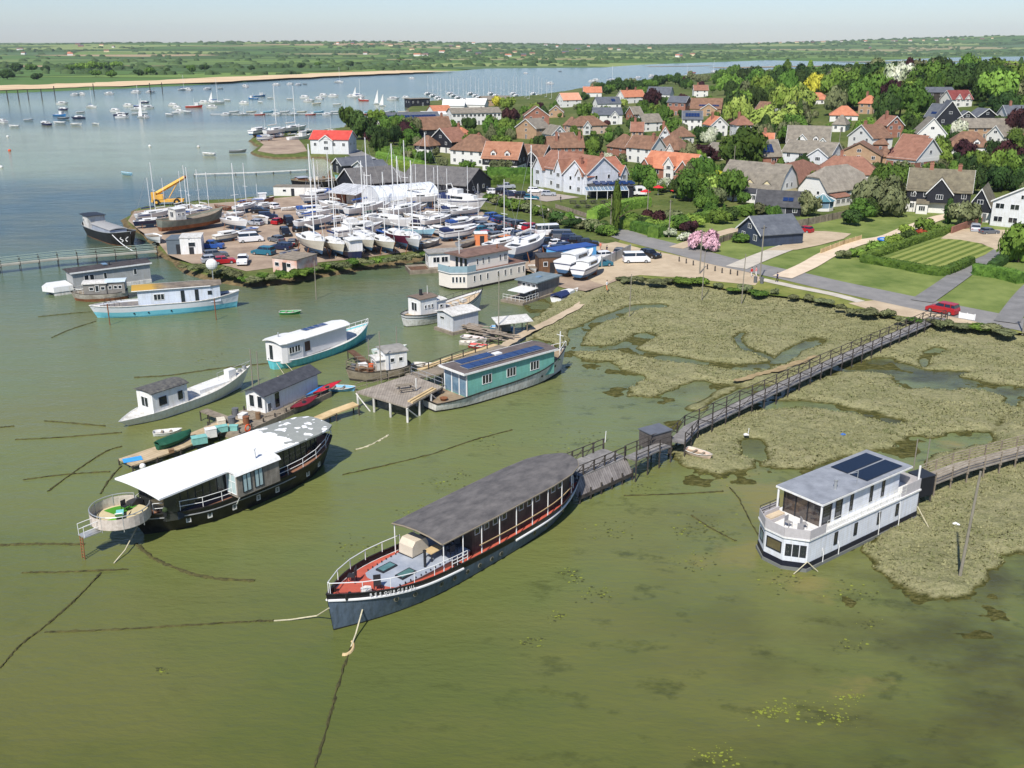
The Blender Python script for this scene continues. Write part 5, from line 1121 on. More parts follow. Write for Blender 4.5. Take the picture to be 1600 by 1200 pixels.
# grey houseboats top left
def grey_house():
 a=P(117,458);b=P(237,441);d=(b-a).normalized();L=(b-a).length
 t=thing('houseboat','long grey boarded houseboat with dark brown roof and small white bow deck','houseboat',(a.x,a.y,0),math.atan2(d.y,d.x))
 mb=MB();mb.box(-3.2,L,-.2,4.2,-.3,.6);mb.build('pontoon',M_whiter,t)
 mb=MB();mb.prism([(-3.3,-.3),(-4.6,2),(-3.3,4.3),(-.2,4.3),(-.2,-.3)],.6,1.5);mb.build('bow_screen',M_white,t)
 mb=MB();mb.box(0,L,0,4.0,.6,3.4);mb.build('wall',board('grey_boards',S(156,158,158),S(172,174,174),.2,.2),t)
 mb=MB();mb.extx([(-.3,3.4),(-.3,3.55),(2.0,4.0),(4.3,3.55),(4.3,3.4)],-.4,L+.3);mb.build('roof',mat('brown_black_roof',S(52,48,50),.9,col2=S(76,72,72),scale=1),t)
 mb=MB();mb.box(-.45,L+.35,-.36,-.3,3.35,3.6);mb.build('fascia',M_white,t)
 for x,w_ in((L*.17,.8),(L*.24,.8),(L*.41,.6),(L*.8,.6)):sidewin(t,x,0,2.3,-1,w_,1.1,fm=M_white)
 mb=MB();mb.box(L*.42,L*.48,1.0,2.4,3.9,4.05);mb.build('skylight',M_bglass,t)
 mb=MB();mb.cyl(L*.5,1,3.6,4.5,.1,8);mb.build('flue',M_dframe,t)
 return t
grey_house()
simple_boat('tug_houseboat','old wooden motor boat with grey wheelhouse moored between two longer houseboats','boat',(200,466),(112,470),.4,dict(B=3.8,zm=1.3,zb=1.6,zs=1.5,fb=.35,pb=2,fs=.25,ps=2,ws=.4,kb=.75,rake=.8,bulw=.35),[('a',-.5,1),('a',.5,0),('r',-.1,2),('r',0,0)],[mat('aged_white_hull',S(140,130,116),.9,col2=S(190,184,172),scale=.9),M_rust,M_dtimber],M_timber,[(.34,.74,1.5,1.1,2.9,mat('weathered_grey_cabin',S(128,124,118),.85,.15),M_whiter,[(.15,.7,.6),(.4,.6,1.1),(.65,.7,.6)],.2),(.02,.34,1.35,1.1,3.0,MAT['weathered_grey_cabin'],mat('pale_cyan_roof',S(186,198,204),.7),[(.25,.6,.6),(.5,.6,.6),(.8,.6,.6)],.15)],rail=(.7,M_whiter,.76,1.0,(1,-1),.9,(1,),.04,.1,'railing',False,True))
# cream two deck houseboat
def cream_house():
 a=P(730,453);b=P(821,434);d=(b-a).normalized();L=(b-a).length
 t=thing('houseboat','cream two storey houseboat with brown roof and glass screened balcony','houseboat',(a.x,a.y,0),math.atan2(d.y,d.x))
 W=6.2;cr=mat('cream_render',S(220,212,200),.7,.04)
 mb=MB();mb.box(-.1,L+.1,-.1,W+.1,-.4,.35);mb.build('pontoon',M_black,t)
 mb=MB();mb.prism([(0,0),(-2.2,1.8),(-2.2,W-1.2),(-1,W),(L,W),(L,0)],.35,2.9);mb.build('lower_wall',cr,t)
 mb=MB();mb.prism([(-.1,-.15),(-2.4,1.75),(-2.4,W-1.2),(-1,W+.1),(L+.1,W+.1),(L+.1,-.15)],2.9,3.05,0,mtop=1);mb.build('terrace_deck',[M_white,mat('brown_terrace',S(112,84,72),.9)],t)
 ux0,ux1=L*.07,L*.74
 mb=MB();mb.box(ux0,ux1,.7,W-.4,3.05,5.5);mb.build('upper_wall',cr,t)
 mb=MB();mb.extx([(.3,5.5),(.3,5.62),(W/2,5.95),(W,5.62),(W,5.5)],ux0-1.0,ux1+.5);mb.build('roof',mat('brown_roof',S(100,78,68),.9,col2=S(128,102,90),scale=.8),t)
 for k in(.12,.22,.34,.52,.64,.74,.88,.96):sidewin(t,L*k,0,1.75,-1,.45,1.1,fm=M_white)
 for k in(.18,.3,.42,.66):sidewin(t,ux0+(ux1-ux0)*k*1.2,.7,4.4,-1,.45,1.1,fm=M_white)
 sidewin(t,ux1-.7,.7,4.4,-1,.7,1.2,fm=M_white,mull=2)
 dv=Vector((-2.2,1.8,0))
 for k in(.18,.4,.62,.84):window(t,dv*k+Vector((0,0,1.8)),-dv,.45,1.1,fm=M_white)
 for y in(1.4,2.6,3.8):endwin(t,ux0,y,4.2,-1,.9,1.9,fm=M_white,mull=1)
 mb=MB()
 for p_,q_ in(((ux0+1,-.1),(0,-.1)),((0,-.1),(-2.35,1.8)),((-2.35,1.8),(-2.35,W-1.2))):
  dx,dy=q_[0]-p_[0],q_[1]-p_[1];ln=math.hypot(dx,dy);nx,ny=dy/ln*.04,-dx/ln*.04;mb.prism([p_,q_,(q_[0]+nx,q_[1]+ny),(p_[0]+nx,p_[1]+ny)],3.05,4.15)
 mb.build('glass_screen',mat('bluish_glass',S(140,164,172),.1,.1,spec=.8),t)
 mb=MB();mb.cyl(.5,2.6,5.8,9.6,.07,6);mb.tube([(.5,2.1,8.4),(.5,3.1,8.4)],.05,4);mb.build('mast',M_white,t)
 mb=MB();mb.cyl(ux1-1.5,2,5.7,6.6,.12,8);mb.build('flue',M_rust,t)
cream_house()
def raft_house():
 a=P(676,424);t=thing('floating_cabin','small white cabin with flat pale roof on a grey raft behind the cream houseboat','houseboat',(a.x,a.y,0),.28)
 mb=MB();mb.box(-4.6,4.5,-1.6,3.4,-.3,.75);mb.build('raft',M_timber,t);mb=MB();mb.box(-4.3,-1.0,-1.3,1.6,.75,.8);mb.build('deck',M_brown,t)
 mb=MB();mb.box(-.6,6,.2,3.6,.75,3.3);mb.build('wall',M_white,t);mb=MB();mb.box(-.9,6.4,-.1,3.9,3.3,3.5);mb.build('roof',FELT,t)
 for x in(.8,2.4):sidewin(t,x,.2,2.1,-1,1.3,1.1,fm=M_white,mull=2)
 endwin(t,-.6,1.8,2.1,-1,2.0,1.4,fm=M_white,mull=3)
raft_house()
# grey white ex-naval launch
def ex(r,L,H):
 H.line(r,'stripe',M_black,dz=-.42,r=.05,off=.03);H.line(r,'gunwale',M_black,r=.07)
 mb=MB();mb.cyl(L*.22,0,4.2,5.2,.25,10);mb.build('funnel',M_dframe,r)
 mb=MB();mb.tube([(L*.3,0,3.4),(L*.3,0,5.6)],.04,5);mb.build('mast',M_white,r)
 for k in(.52,.62,.72):mb=MB();mb.box(L*k,L*k+.8,-.45,.45,H.sheer(k)-.3,H.sheer(k)+.15);mb.build('skylight',M_whiter,r)
simple_boat('motor_launch','long white wooden launch with dark gunwale and brown roofed wheelhouse near the stern','motor boat',(634,512),(754,482),.6,dict(B=4.4,zm=1.7,zb=3.2,zs=1.9,fb=.4,pb=2,fs=.25,ps=2.2,ws=.25,kb=.7,rake=.9,rakes=.5,bulw=.45),[('a',-.5,1),('a',.1,0),('r',-.75,2),('r',0,0)],[M_whiter,M_black,mat('pale_grey_topside',S(206,206,204),.6,.05)],mat('tan_deck',S(176,156,128),.85,.1),[(.14,.34,1.5,1.3,4.0,M_white,mat('brown_wheelhouse_roof',S(112,98,86),.9,.15),[(.3,.4,.6),(.5,.4,.6),(.7,.4,.6)],.2),(.34,.46,1.3,1.3,3.2,M_white,M_whiter,[(.5,.6,.5)],.15)],ex,rail=(.75,M_dframe,.45,1.0,(1,-1),1.3,(1,),.03,.1,'railing',False,True))
def raft_shed():
 a=P(708,523);t=thing('floating_shed','white boarded shed with pale sloping roof floating beside the white launch','shed',(a.x,a.y,0),.75)
 mb=MB();mb.box(-.4,5.3,-.4,4.0,-.2,.45);mb.build('raft',M_timber,t);mb=MB();mb.box(0,4.9,0,3.6,.45,2.9);mb.build('wall',board('white_grey_boards',S(186,188,192),S(204,206,208),.2,.15),t)
 mb=MB();mb.slab((-.3,-.3,2.9),(5.2,-.3,2.9),(5.2,2.0,3.35),(-.3,2.0,3.35),.1);mb.slab((-.3,2.0,3.35),(5.2,2.0,3.35),(5.2,3.9,2.95),(-.3,3.9,2.95),.1);mb.build('roof',M_whiter,t)
 endwin(t,0,2.4,2.1,-1,1.0,.45,fm=M_whiter)
raft_shed()
def wood_cabin():
 a=P(842,468);t=thing('floating_cabin','grey timber clad cabin houseboat with blue grey roof and white porch','houseboat',(a.x,a.y,0),math.atan2((P(880,455)-a).y,(P(880,455)-a).x));W=4.0
 mb=MB();mb.box(-5,6.2,-.3,W+.2,-.3,.4);mb.build('raft',M_timber,t);mb=MB();mb.box(-.5,6,0,W,.4,2.9);mb.build('wall',mat('silver_cladding',S(112,106,102),.9,col2=S(146,140,134),scale=1,stripe=(0,.2,.45)),t)
 mb=MB();mb.box(-1.0,6.3,-.4,W+.3,2.9,3.1);mb.build('roof',mat('blue_grey_membrane',S(98,112,118),.8,col2=S(120,132,136),scale=.8),t);mb=MB();mb.box(2,3,1.4,2.2,3.1,3.25);mb.build('skylight',M_bglass,t)
 for y in(.7,1.7,2.7):endwin(t,-.5,y,1.7,-1,.8,1.9,fm=M_white)
 mb=MB();mb.slab((-4.4,-.2,2.0),(-.5,-.2,2.1),(-.5,W-.8,2.1),(-4.4,W-.8,2.0),.08);mb.build('porch_roof',M_white,t)
 railing(t,[posts_between((-4.6,-.2,.4),(-.5,-.2,.4),.8),posts_between((-4.6,-.2,.4),(-4.6,W,.4),.8)],.9,M_white,(1,.5),.03)
wood_cabin()
# stranded clutter between the white shed and the footpath
def lean_to():
 a=P(800,520,.3);t=thing('lean_to','ramshackle open timber shelter at the shore end of the grey jetty','shelter',(a.x,a.y,.2),.3)
 for x in(-2,0,2):
  for y in(-1,1.4):mb=MB();mb.cyl(x,y,0,1.9,.08,6);mb.build('post',M_timber,t)
 mb=MB();mb.slab((-2.6,-1.4,1.9),(2.8,-1.4,2.05),(2.8,1.8,2.3),(-2.6,1.8,2.2),.1);mb.build('roof',M_whiter,t);mb=MB();mb.box(-2.1,.2,1.3,1.4,0,1.9);mb.box(-2.1,-2.0,-1,1.4,0,1.9);mb.build('wall',FELT,t)
lean_to()
GJ='plank heaps beside the ramshackle shelter'
for i,(px,py,rz_,L_,lab)in enumerate(((735,517,-.5,5.5,'tangle of grey planks nearest the white floating shed'),(757,524,-.35,6.0,'middle heap of grey planks by the shelter'),(780,532,-.3,4.5,'low pile of grey planks nearest the jetty'))):
 t=thing('plank_pile',lab,'plank pile',P(px,py,.2),rz_,GJ);rn=random.Random(i)
 mb=MB()
 for k in range(16):M_=Matrix.Translation((rn.uniform(-1,1),rn.uniform(-.9,.9),.15+k*.055))@Matrix.Rotation(rn.uniform(-.35,.35),4,'Z')@Matrix.Rotation(rn.uniform(-.12,.12),4,'Y');l_=L_*rn.uniform(.5,1)/2;mb.box(-l_,l_,-.1,.1,0,.07,0,M_)
 mb.build('planks',mat('driftwood',S(120,106,92),.9,col2=S(168,156,140),scale=.8),t);mb=MB()
 for k in(-1.2,1.2):mb.box(k-.1,k+.1,-1,1,-.3,.15)
 mb.build('bearer',M_dtimber,t)
for px,py,rz_,nm,c_,lab,L_ in((722,529,-.5,'dg_pink',S(206,190,186),'pinkish white dinghy on the mud under the plank heaps',4.2),(718,538,-.1,'dg_cream',S(216,206,190),'small cream tender tied left of the red trimmed dinghy',2.6),(733,542,-.35,'dg_red',S(196,70,64),'red trimmed dinghy at the water edge beside the jetty',3.6),(767,514,-.3,'dg_blue',S(110,160,204),'light blue dinghy upturned by the shelter',3.6)):
 dinghy(P(px,py,.05),rz_,mat(nm,c_,.6),lab,L_)
def small_cruiser(loc,rz,label,cover,L=6.5,hull=None,group=None):
 t=thing('motor_cruiser',label,'motor boat',loc,rz,group);H=Hull(L,L*.36,.95,1.35,.9,fb=.55,pb=2,fs=.1,ps=2,ws=.85,kb=.7,rake=.9,z0=-.3,bulw=.1,n=16)
 H.build(t,[('a',-.3,0),('r',-.12,1),('r',0,0)],[hull or M_white,M_whiter]);H.deck(t,M_whiter);walls(t,[(L*.42,L*.13),(L*.68,L*.1)],.8,1.45,M_white);roofmesh(t,[(L*.42,L*.13),(L*.66,L*.1)],1.47,.05,.1,M_white,'cabin_roof')
 roofmesh(t,[(L*.02,L*.155),(L*.25,L*.165),(L*.45,L*.12)],1.25,.3,.4,cover,'canopy');return t
small_cruiser(P(868,474,.1),.95,'small white cruiser with navy canopy on the mud before the timber cabin',M_navy,7.0)
# old black barge at the left of the yard
def black_barge():
 r,L=boat_at('sailing_barge','black steel barge with white deckhouse moored nose to the boatyard','barge',(138,362),(207,386),.3)
 H=Hull(L,5.6,2.1,3.3,2.4,fb=.25,pb=2.6,fs=.25,ps=2.4,ws=.4,kb=.8,rake=.7,rakes=.8,bulw=.5)
 H.build(r,[('a',-.5,1),('a',.15,0),('r',0,0)],[M_black,M_rust]);H.deck(r,M_greydk);H.line(r,'gunwale',mat('grey_gunwale',S(120,124,124)),r=.08)
 walls(r,[(L*.06,1.6),(L*.22,1.9)],1.7,4.2,M_whiter);roofmesh(r,[(L*.02,1.9),(L*.24,2.1)],4.3,.1,.1,M_dframe,'roof')
 walls(r,[(L*.28,1.7),(L*.72,1.8)],1.6,2.7,M_greydk,'hold_coaming');roofmesh(r,[(L*.27,1.85),(L*.73,1.95)],2.85,.1,.3,mat('hold_cover',S(150,150,148),.8,.1),'hold_cover')
 for k in(.1,.17):sidewin(r,L*k,1.75,3.2,1,.7,.7);sidewin(r,L*k,-1.75,3.2,-1,.7,.7)
 for x,dz in((.1,.0),(-.35,.0)):pass
 sg=1 if lx(r,180,385,1).y>0 else-1
 mb=MB()
 for k,t in enumerate((.935,.978)):
  p=H.pt(t,H.sheer(t)-1.6,sg,.05);tn=H.tan(t,2,sg);pts=[]
  for j in range(9):a=j/8*math.pi*(1.5 if k==0 else 1.0);pts.append(p+tn*(.34*math.sin(a*1.35))*(1 if k==0 else-1)+Vector((0,0,.13*j-.5)))
  mb.tube(pts,.09,5)
 mb.build('white_bow_mark',M_wrail,r)
 w=lambda x,y,z:r.matrix_basis@Vector((x,y,z))
 rope('mooring_rope','white rope from the black barge down to the long grey footbridge',[w(L*.80,sg*2.3,2.5),P(208,392,1.5)],.09,M_wrail,sag=.4)
 t=thing('life_raft','red and white inflatable rescue canister at the stern of the black barge','lifeboat',w(L*.04,0,2.0),0);mb=MB();mb.tube([(-.7,0,1.2),(.7,0,1.2)],.45,10);mb.build('body',mat('salmon_red',S(206,96,90),.6),t)
black_barge()
jetty('long grey footbridge with green tinted railings at the left edge of the photo',[(-160,432,1.5),(0,414,1.5),(90,404,1.5),(180,397,1.5),(245,392,1.5)],2.0,rail=True,sp=3.4,rails=(1,.5),rh=1.2,m=mat('bridge_deck',S(132,132,120),.9,col2=S(158,156,142),scale=.6),pm=M_dtimber,railm=mat('green_grey_rail',S(146,160,148),.6),postr=.06)
# stakes and poles in the water
for px,py,h_,lab in((620,560,4.5,'thin grey stake between the cyan houseboat and the white launch'),(494,467,6.5,'tall grey pole in the creek below the boatyard bank'),(779,528,9.5,'tall grey pole beside the ramshackle shelter'),(983,498,7.0,'tall bare pole in the left creek of the saltmarsh'),(1096,472,8.5,'tall grey pole at the top of the saltmarsh, left of three'),(1158,478,8.5,'tall grey pole at the top of the saltmarsh left of the walkers'),(396,620,6.0,'thin pole behind the chalet pontoon clutter'),(405,610,5.0,'slender leaning pole at the bow of the white yacht hull'),(576,566,3.2,'short stake right of the cyan houseboat'),(1168,680,.8,'short white marker stick in the near saltmarsh'),(945,690,1.2,'small white marker post in the water left of the landing stage')):
 p=P(px,py,.1);mb=MB();mb.tube([(0,0,-.6),(.1,0,h_)],.09 if h_>2 else.05,6,r2=.06 if h_>2 else.04);o=mb.build('timber_pole',MAT['pole_grey']if h_>2 else M_wrail);o.location=p;tag(o,lab,'pole')
# far slim jetty and boats alongside
jetty('thin white floating jetty across the cove behind the boatyard',[(303,272,.8),(400,269,.8),(480,265,.8)],1.6,m=M_whiter,sp=6,postr=.1)
# ---- weed covered mooring chains on the water
CHN=[([(0,852),(60,850),(132,851)],'weed covered chain running in from the left edge at the round terrace'),([(35,895),(100,894),(200,890)],'weedy rope line lying below the round terrace'),([(212,850),(240,872),(285,892),(330,903),(398,908)],'thick brown weedy chain curving right from the black barge bow'),([(158,895),(120,935),(75,975),(30,1010),(0,1045)],'long dark weedy rope trailing to the lower left corner'),([(70,988),(180,984),(300,977),(380,972),(428,970)],'long straight weedy line reaching the stem of the grey blue barge'),([(548,1012),(530,1065),(515,1120),(492,1200)],'weedy rope running straight down from the grey blue barge bow'),([(535,742),(600,728),(680,708),(740,688),(800,672)],'dark submerged line right of the black barge stern'),([(70,658),(110,661),(165,666)],'short weed covered line uppermost at the left by the white yacht hull'),([(24,687),(90,684),(190,676)],'weedy line left of the white yacht hull, below the uppermost'),([(36,750),(100,742),(172,737)],'weedy line crossing another left of the long pontoon'),([(75,768),(120,735),(165,706),(190,698)],'diagonal weedy rope reaching up to the white yacht hull stern'),([(157,772),(172,748),(190,728)],'short brown weedy rope from the tip of the long pontoon'),([(0,668),(10,667),(22,666)],'short stub of weedy line at the left photo edge'),([(210,590),(270,586),(340,576),(420,568)],'broad brown weed line behind the white yacht hull'),([(80,528),(110,515),(150,502)],'weedy line leading left from the blue bottomed houseboat bow'),([(60,495),(110,490),(150,487)],'faint weedy line left of the blue bottomed houseboat'),([(1140,762),(1155,780),(1175,820),(1195,850)],'thin dark line in the shallows left of the white houseboat'),([(975,775),(1060,772),(1130,768)],'old sunken timber line under the saltmarsh edge'),([(1080,805),(1110,825),(1150,846)],'sunken diagonal line left of the white houseboat bow'),([(555,703),(580,695),(607,680)],'short pale rope lying right of the black barge stern'),]
def weedline(pts,label,i):
 ln=smooth_line([P(a,b,0)for a,b in pts],14);rn=random.Random(i);L_,R_=offset_line(ln,1);mb=MB();n=len(ln);prev=None
 wid=.085 if i not in(2,0,13)else.17
 if i in(6,15,16,17,18):wid=.07
 for k in range(n):
  c=ln[k];e=(L_[k]-c);w1=wid*(rn.uniform(.5,1.6));w2=wid*rn.uniform(.5,1.6);h_=rn.uniform(.05,.11)
  cur=(c-e*w2,c-e*w2*.4+Vector((0,0,h_)),c+e*w1*.4+Vector((0,0,h_)),c+e*w1)
  cur=tuple(Vector((q.x+rn.uniform(-.05,.05),q.y+rn.uniform(-.05,.05),q.z+.005))for q in cur)
  if prev:
   for j in range(3):mb.quad(prev[j],cur[j],cur[j+1],prev[j+1])
  prev=cur
 o=mb.build('mooring_chain',M_rope if i==19 else M_weed);tag(o,label,'mooring line')
for i,(p_,lab)in enumerate(CHN):weedline(p_,lab,i)
# ================================================================ VILLAGE
M_brick=mat('red_brick',S(136,92,76),.85,col2=S(160,112,92),scale=.8,stripe=(2,.3,.08));M_tbrick=mat('tan_brick',S(156,126,98),.85,col2=S(178,148,118),scale=.8,stripe=(2,.3,.08))
M_wall=mat('white_render',S(214,212,206),.8,.04);M_wboard=board('white_weatherboard',S(206,208,210),S(218,220,222),.2,.12);M_cwall=mat('cream_wall',S(216,202,160),.8,.05)
M_bboard=board('black_weatherboard',S(26,28,36),S(40,42,50),.2,.3);M_bluebd=board('navy_weatherboard',S(52,62,82),S(66,76,96),.2,.25)
def rmat(n,a,b):return mat(n,a,.9,col2=b,scale=.7,detail=10,stripe=(2,.22,.18))
R_br=rmat('brown_tiles',S(104,78,62),S(142,108,86));R_rd=rmat('red_brown_tiles',S(124,86,70),S(154,112,92));R_or=rmat('orange_tiles',S(172,106,78),S(196,132,100));R_gr=rmat('grey_brown_tiles',S(108,102,92),S(144,136,122))
R_sl=rmat('slate_tiles',S(78,82,90),S(102,106,112));R_th=rmat('thatch',S(126,118,106),S(160,152,138));R_mo=rmat('mossy_tiles',S(92,86,72),S(130,122,100));R_rb=rmat('bright_red_roof',S(182,62,54),S(204,84,72));R_gd=rmat('grey_slate_roof',S(84,82,82),S(114,111,108));R_dk=rmat('dark_roof',S(58,58,60),S(84,84,86))
HRECT=[];LM=[]
def gable(r,w,y0,y1,zb,ze,zr,wm_,rm,x0=0,ov=.4,name='roof',bb=True,axis='x',half=0,trimm=None):
# ridge along x between x0..x0+w (axis x) or along y between y0..y1 (axis y)
 t=.16
 if axis=='x':
  ym=(y0+y1)/2;sl=(zr-ze)/(ym-y0);o=ov
  mb=MB();hi=half*w*.12;hz=half*(zr-ze)*.45
  A=[(x0-o,y0-o,ze-o*sl),(x0+w+o,y0-o,ze-o*sl)];Bk=[(x0-o,y1+o,ze-o*sl),(x0+w+o,y1+o,ze-o*sl)]
  if half:
   q=(ym-y0)*(1-hz/(zr-ze));zq=zr-hz
   l1,l2=(x0-o,y0+q,zq),(x0-o,y1-q,zq);r1,r2=(x0+w+o,y0+q,zq),(x0+w+o,y1-q,zq);rl,rr=(x0+hi*2,ym,zr),(x0+w-hi*2,ym,zr)
   vs=[A[0],A[1],r1,rr,rl,l1,Bk[0],Bk[1],r2,l2];mb.add(vs,[(0,1,2,3,4,5),(7,6,9,4,3,8),(5,4,9),(2,8,3)]);mb.add([(a,b,c-t)for a,b,c in vs],[(5,4,3,2,1,0),(8,3,4,9,6,7),(9,4,5),(3,8,2)])
   mb.add([A[0],A[1],(A[1][0],A[1][1],A[1][2]-t),(A[0][0],A[0][1],A[0][2]-t)],[(3,2,1,0)])
  else:
   mb.slab(A[0],A[1],(x0+w+o,ym,zr),(x0-o,ym,zr),t);mb.slab(Bk[1],Bk[0],(x0-o,ym,zr),(x0+w+o,ym,zr),t)
  rf=mb.build(name,rm,r)
  if wm_:
   zz=zr-.18
   for x in(x0,x0+w):
    g=MB()
    pr=[(y0,ze-.02),(y1,ze-.02),(ym,zz)]if not half else[(y0,ze-.02),(y1,ze-.02),(y1-q*.98,zq-.15),(y0+q*.98,zq-.15)]
    g.extx(pr,x if x==x0 else x-.2,x+.2 if x==x0 else x);g.build('gable_wall',wm_,r)
  if bb and not half:
   for x in(x0-o-.02,x0+w+o-.03):
    m2=MB()
    for(ya,za),(yb,zb_)in(((y0-o,ze-o*sl),(ym,zr)),((y1+o,ze-o*sl),(ym,zr))):m2 .add([(x,ya,za+.03),(x,yb,zb_+.03),(x,yb,zb_-.28),(x,ya,za-.28),(x+.05,ya,za+.03),(x+.05,yb,zb_+.03),(x+.05,yb,zb_-.28),(x+.05,ya,za-.28)],[(0,1,2,3),(7,6,5,4),(0,4,5,1),(3,2,6,7)])
    m2 .build('bargeboard',trimm or M_white,r)
  return rf
 xm=x0+w/2;sl=(zr-ze)/(w/2);o=ov
 mb=MB();mb.slab((x0-o,y0-o,ze-o*sl),(xm,y0-o,zr),(xm,y1,zr),(x0-o,y1,ze-o*sl),t);mb.slab((xm,y0-o,zr),(x0+w+o,y0-o,ze-o*sl),(x0+w+o,y1,ze-o*sl),(xm,y1,zr),t);rf=mb.build(name,rm,r)
 if wm_:g=MB();g.exty([(x0,ze-.02),(xm,zr-.18),(x0+w,ze-.02)],y0,y0+.2);g.build('gable_wall',wm_,r)
 if bb:
  m2=MB();y=y0-o-.03
  for(xa,za),(xb,zb_)in(((x0-o,ze-o*sl),(xm,zr)),((x0+w+o,ze-o*sl),(xm,zr))):m2 .add([(xa,y,za+.03),(xb,y,zb_+.03),(xb,y,zb_-.3),(xa,y,za-.3),(xa,y+.05,za+.03),(xb,y+.05,zb_+.03),(xb,y+.05,zb_-.3),(xa,y+.05,za-.3)],[(0,1,2,3),(7,6,5,4),(0,4,5,1),(3,2,6,7)])
  m2 .build('bargeboard',trimm or M_white,r)
 return rf
def house(label,lm,L,Rr,d,ze,zr,kd,wm_,rm,low=None,lh=2.5,cols=None,rows=None,gables=(),dorm=(),chim=(),sol=None,ext=None,name='house',trim=None,ov=.4,cat='house',winw=1.1,chm=None,door=True,z=None,side=True,half=0,trimm=None,shift=0):
 ze*=1.08;zr*=1.13
 a=G(*L);b=G(*Rr);w=(b-a).xy.length;rz=math.atan2(b.y-a.y,b.x-a.x);zb=min(a.z,b.z)if z is None else z
 r=thing(name,label,cat,(a.x,a.y,zb),rz)
 pa=pix(Vector((a.x,a.y,zb)));top=zr*FPX/math.hypot(a.x,a.y)*.95
 HRECT.append((L[0]-2,Rr[0]+4,min(L[1],Rr[1])-top,max(L[1],Rr[1])-2));LM.append(((L[0]+Rr[0])/2,(L[1]+Rr[1])/2-top/2,lm,d))
 mb=MB()
 if low:m2=MB();m2 .box(0,w,0,d,-1.5,lh);m2 .build('lower_wall',low,r);mb.box(-.06,w+.06,-.06,d+.06,lh,ze)
 else:mb.box(0,w,0,d,-1.5,ze)
 mb.build('wall',wm_,r)
 if kd=='gx':rf=gable(r,w,0,d,0,ze,zr,wm_,rm,ov=ov,half=half,trimm=trimm,bb=trim is not False)
 elif kd=='gy':rf=gable(r,w,0,d,0,ze,zr,wm_,rm,ov=ov,axis='y',trimm=trimm,bb=trim is not False);g=MB();g.exty([(0,ze-.02),(w/2,zr-.18),(w,ze-.02)],d-.2,d);g.build('gable_wall',wm_,r)
 elif kd=='hip':
  mb=MB();o=ov;sl=(zr-ze)/(d/2);e=ze-o*sl*.7;k=min(d/2,w*.42)
  vs=[(-o,-o,e),(w+o,-o,e),(w+o,d+o,e),(-o,d+o,e),(k,d/2,zr),(w-k,d/2,zr)];mb.add(vs,[(0,1,5,4),(1,2,5),(2,3,4,5),(3,0,4)]);mb.add([(p[0],p[1],e-.18)for p in vs[:4]],[(3,2,1,0)])
  mb.add([vs[0],vs[1],vs[2],vs[3]]+[(p[0],p[1],e-.18)for p in vs[:4]],[(0,4,5,1),(1,5,6,2),(2,6,7,3),(3,7,4,0)]);rf=mb.build('roof',rm,r)
 elif kd=='gam':
  k=d*.2;zk=ze+(zr-ze)*.62;t=.2
  mb=MB();o=.35
  for f in(lambda y:y,lambda y:d-y):
   p=[(f(-.4),ze-.2),(f(k),zk),(f(d/2),zr)]
   for(ya,za),(yb,zb2)in((p[0],p[1]),(p[1],p[2])):q=[(-o,ya,za),(w+o,ya,za),(w+o,yb,zb2),(-o,yb,zb2)];mb.slab(*q,t)
  rf=mb.build('roof',rm,r);g=MB()
  for x in(0,w-.2):g.extx([(0,ze-.02),(d,ze-.02),(d-k,zk-.2),(d/2,zr-.2),(k,zk-.2)],x,x+.2)
  g.build('gable_wall',M_wall,r)
 else:mb=MB();mb.box(-ov,w+ov,-ov,d+ov,ze,ze+.25);rf=mb.build('roof',rm,r)
 rows=rows or(2 if ze>4 else 1);cols=cols if cols is not None else max(2,round(w/3.4));st=ze/rows
 for j in range(rows):
  zc=j*st+st*.56
  for i in range(cols):
   x=w*(i+.5)/cols
   if any(abs(x-g_[0]*w)<g_[1]/2+.3 and g_[4]>.05 for g_ in gables):continue
   if j==0 and door and i==cols//2:window(r,(x,-.06 if False else 0,1.05),(1,0,0),1.0,2.1,fm=M_white,gm=JM[(int(L[0]))%8 if False else 2],name='door');continue
   window(r,(x,-.08 if(low and zc>lh)else 0,zc),(1,0,0),winw,min(1.25,st*.5),mull=2)
  if side:
   for y in((.3,.7)if d>6 else(.5,)):
    window(r,(w+(.08 if low and zc>lh else 0),d*y,zc),(0,1,0),.9,min(1.1,st*.45));window(r,(-(.08 if low and zc>lh else 0),d*y,zc),(0,-1,0),.9,min(1.1,st*.45))
 if kd=='gy':window(r,(w/2,-.08 if low else 0,ze+(zr-ze)*.3),(1,0,0),1.3,1.0,mull=2)
 if kd=='gam':
  for y in(.38,.62):window(r,(w,d*y,ze+1.2),(0,1,0),1.1,1.1,mull=2)
 for g_ in gables:
  x0=g_[0]*w-g_[1]/2;m2=MB();m2 .box(x0,x0+g_[1],-g_[4],.5,(g_[6]if len(g_)>6 else-1.5),g_[2]);m2 .build('wing_wall',g_[5],r)
  gable(r,g_[1],-g_[4],d*.45,0,g_[2],g_[3],g_[5],rm,x0=x0,axis='y',ov=.35,name='wing_roof',trimm=trimm)
  window(r,(g_[0]*w,-g_[4],g_[2]*.78 if g_[2]>3.6 else g_[2]*.5),(1,0,0),min(1.6,g_[1]*.45),1.15,mull=3)
  if g_[2]>3.6 and len(g_)<7:window(r,(g_[0]*w,-g_[4],1.3),(1,0,0),min(1.8,g_[1]*.5),1.3,mull=3)
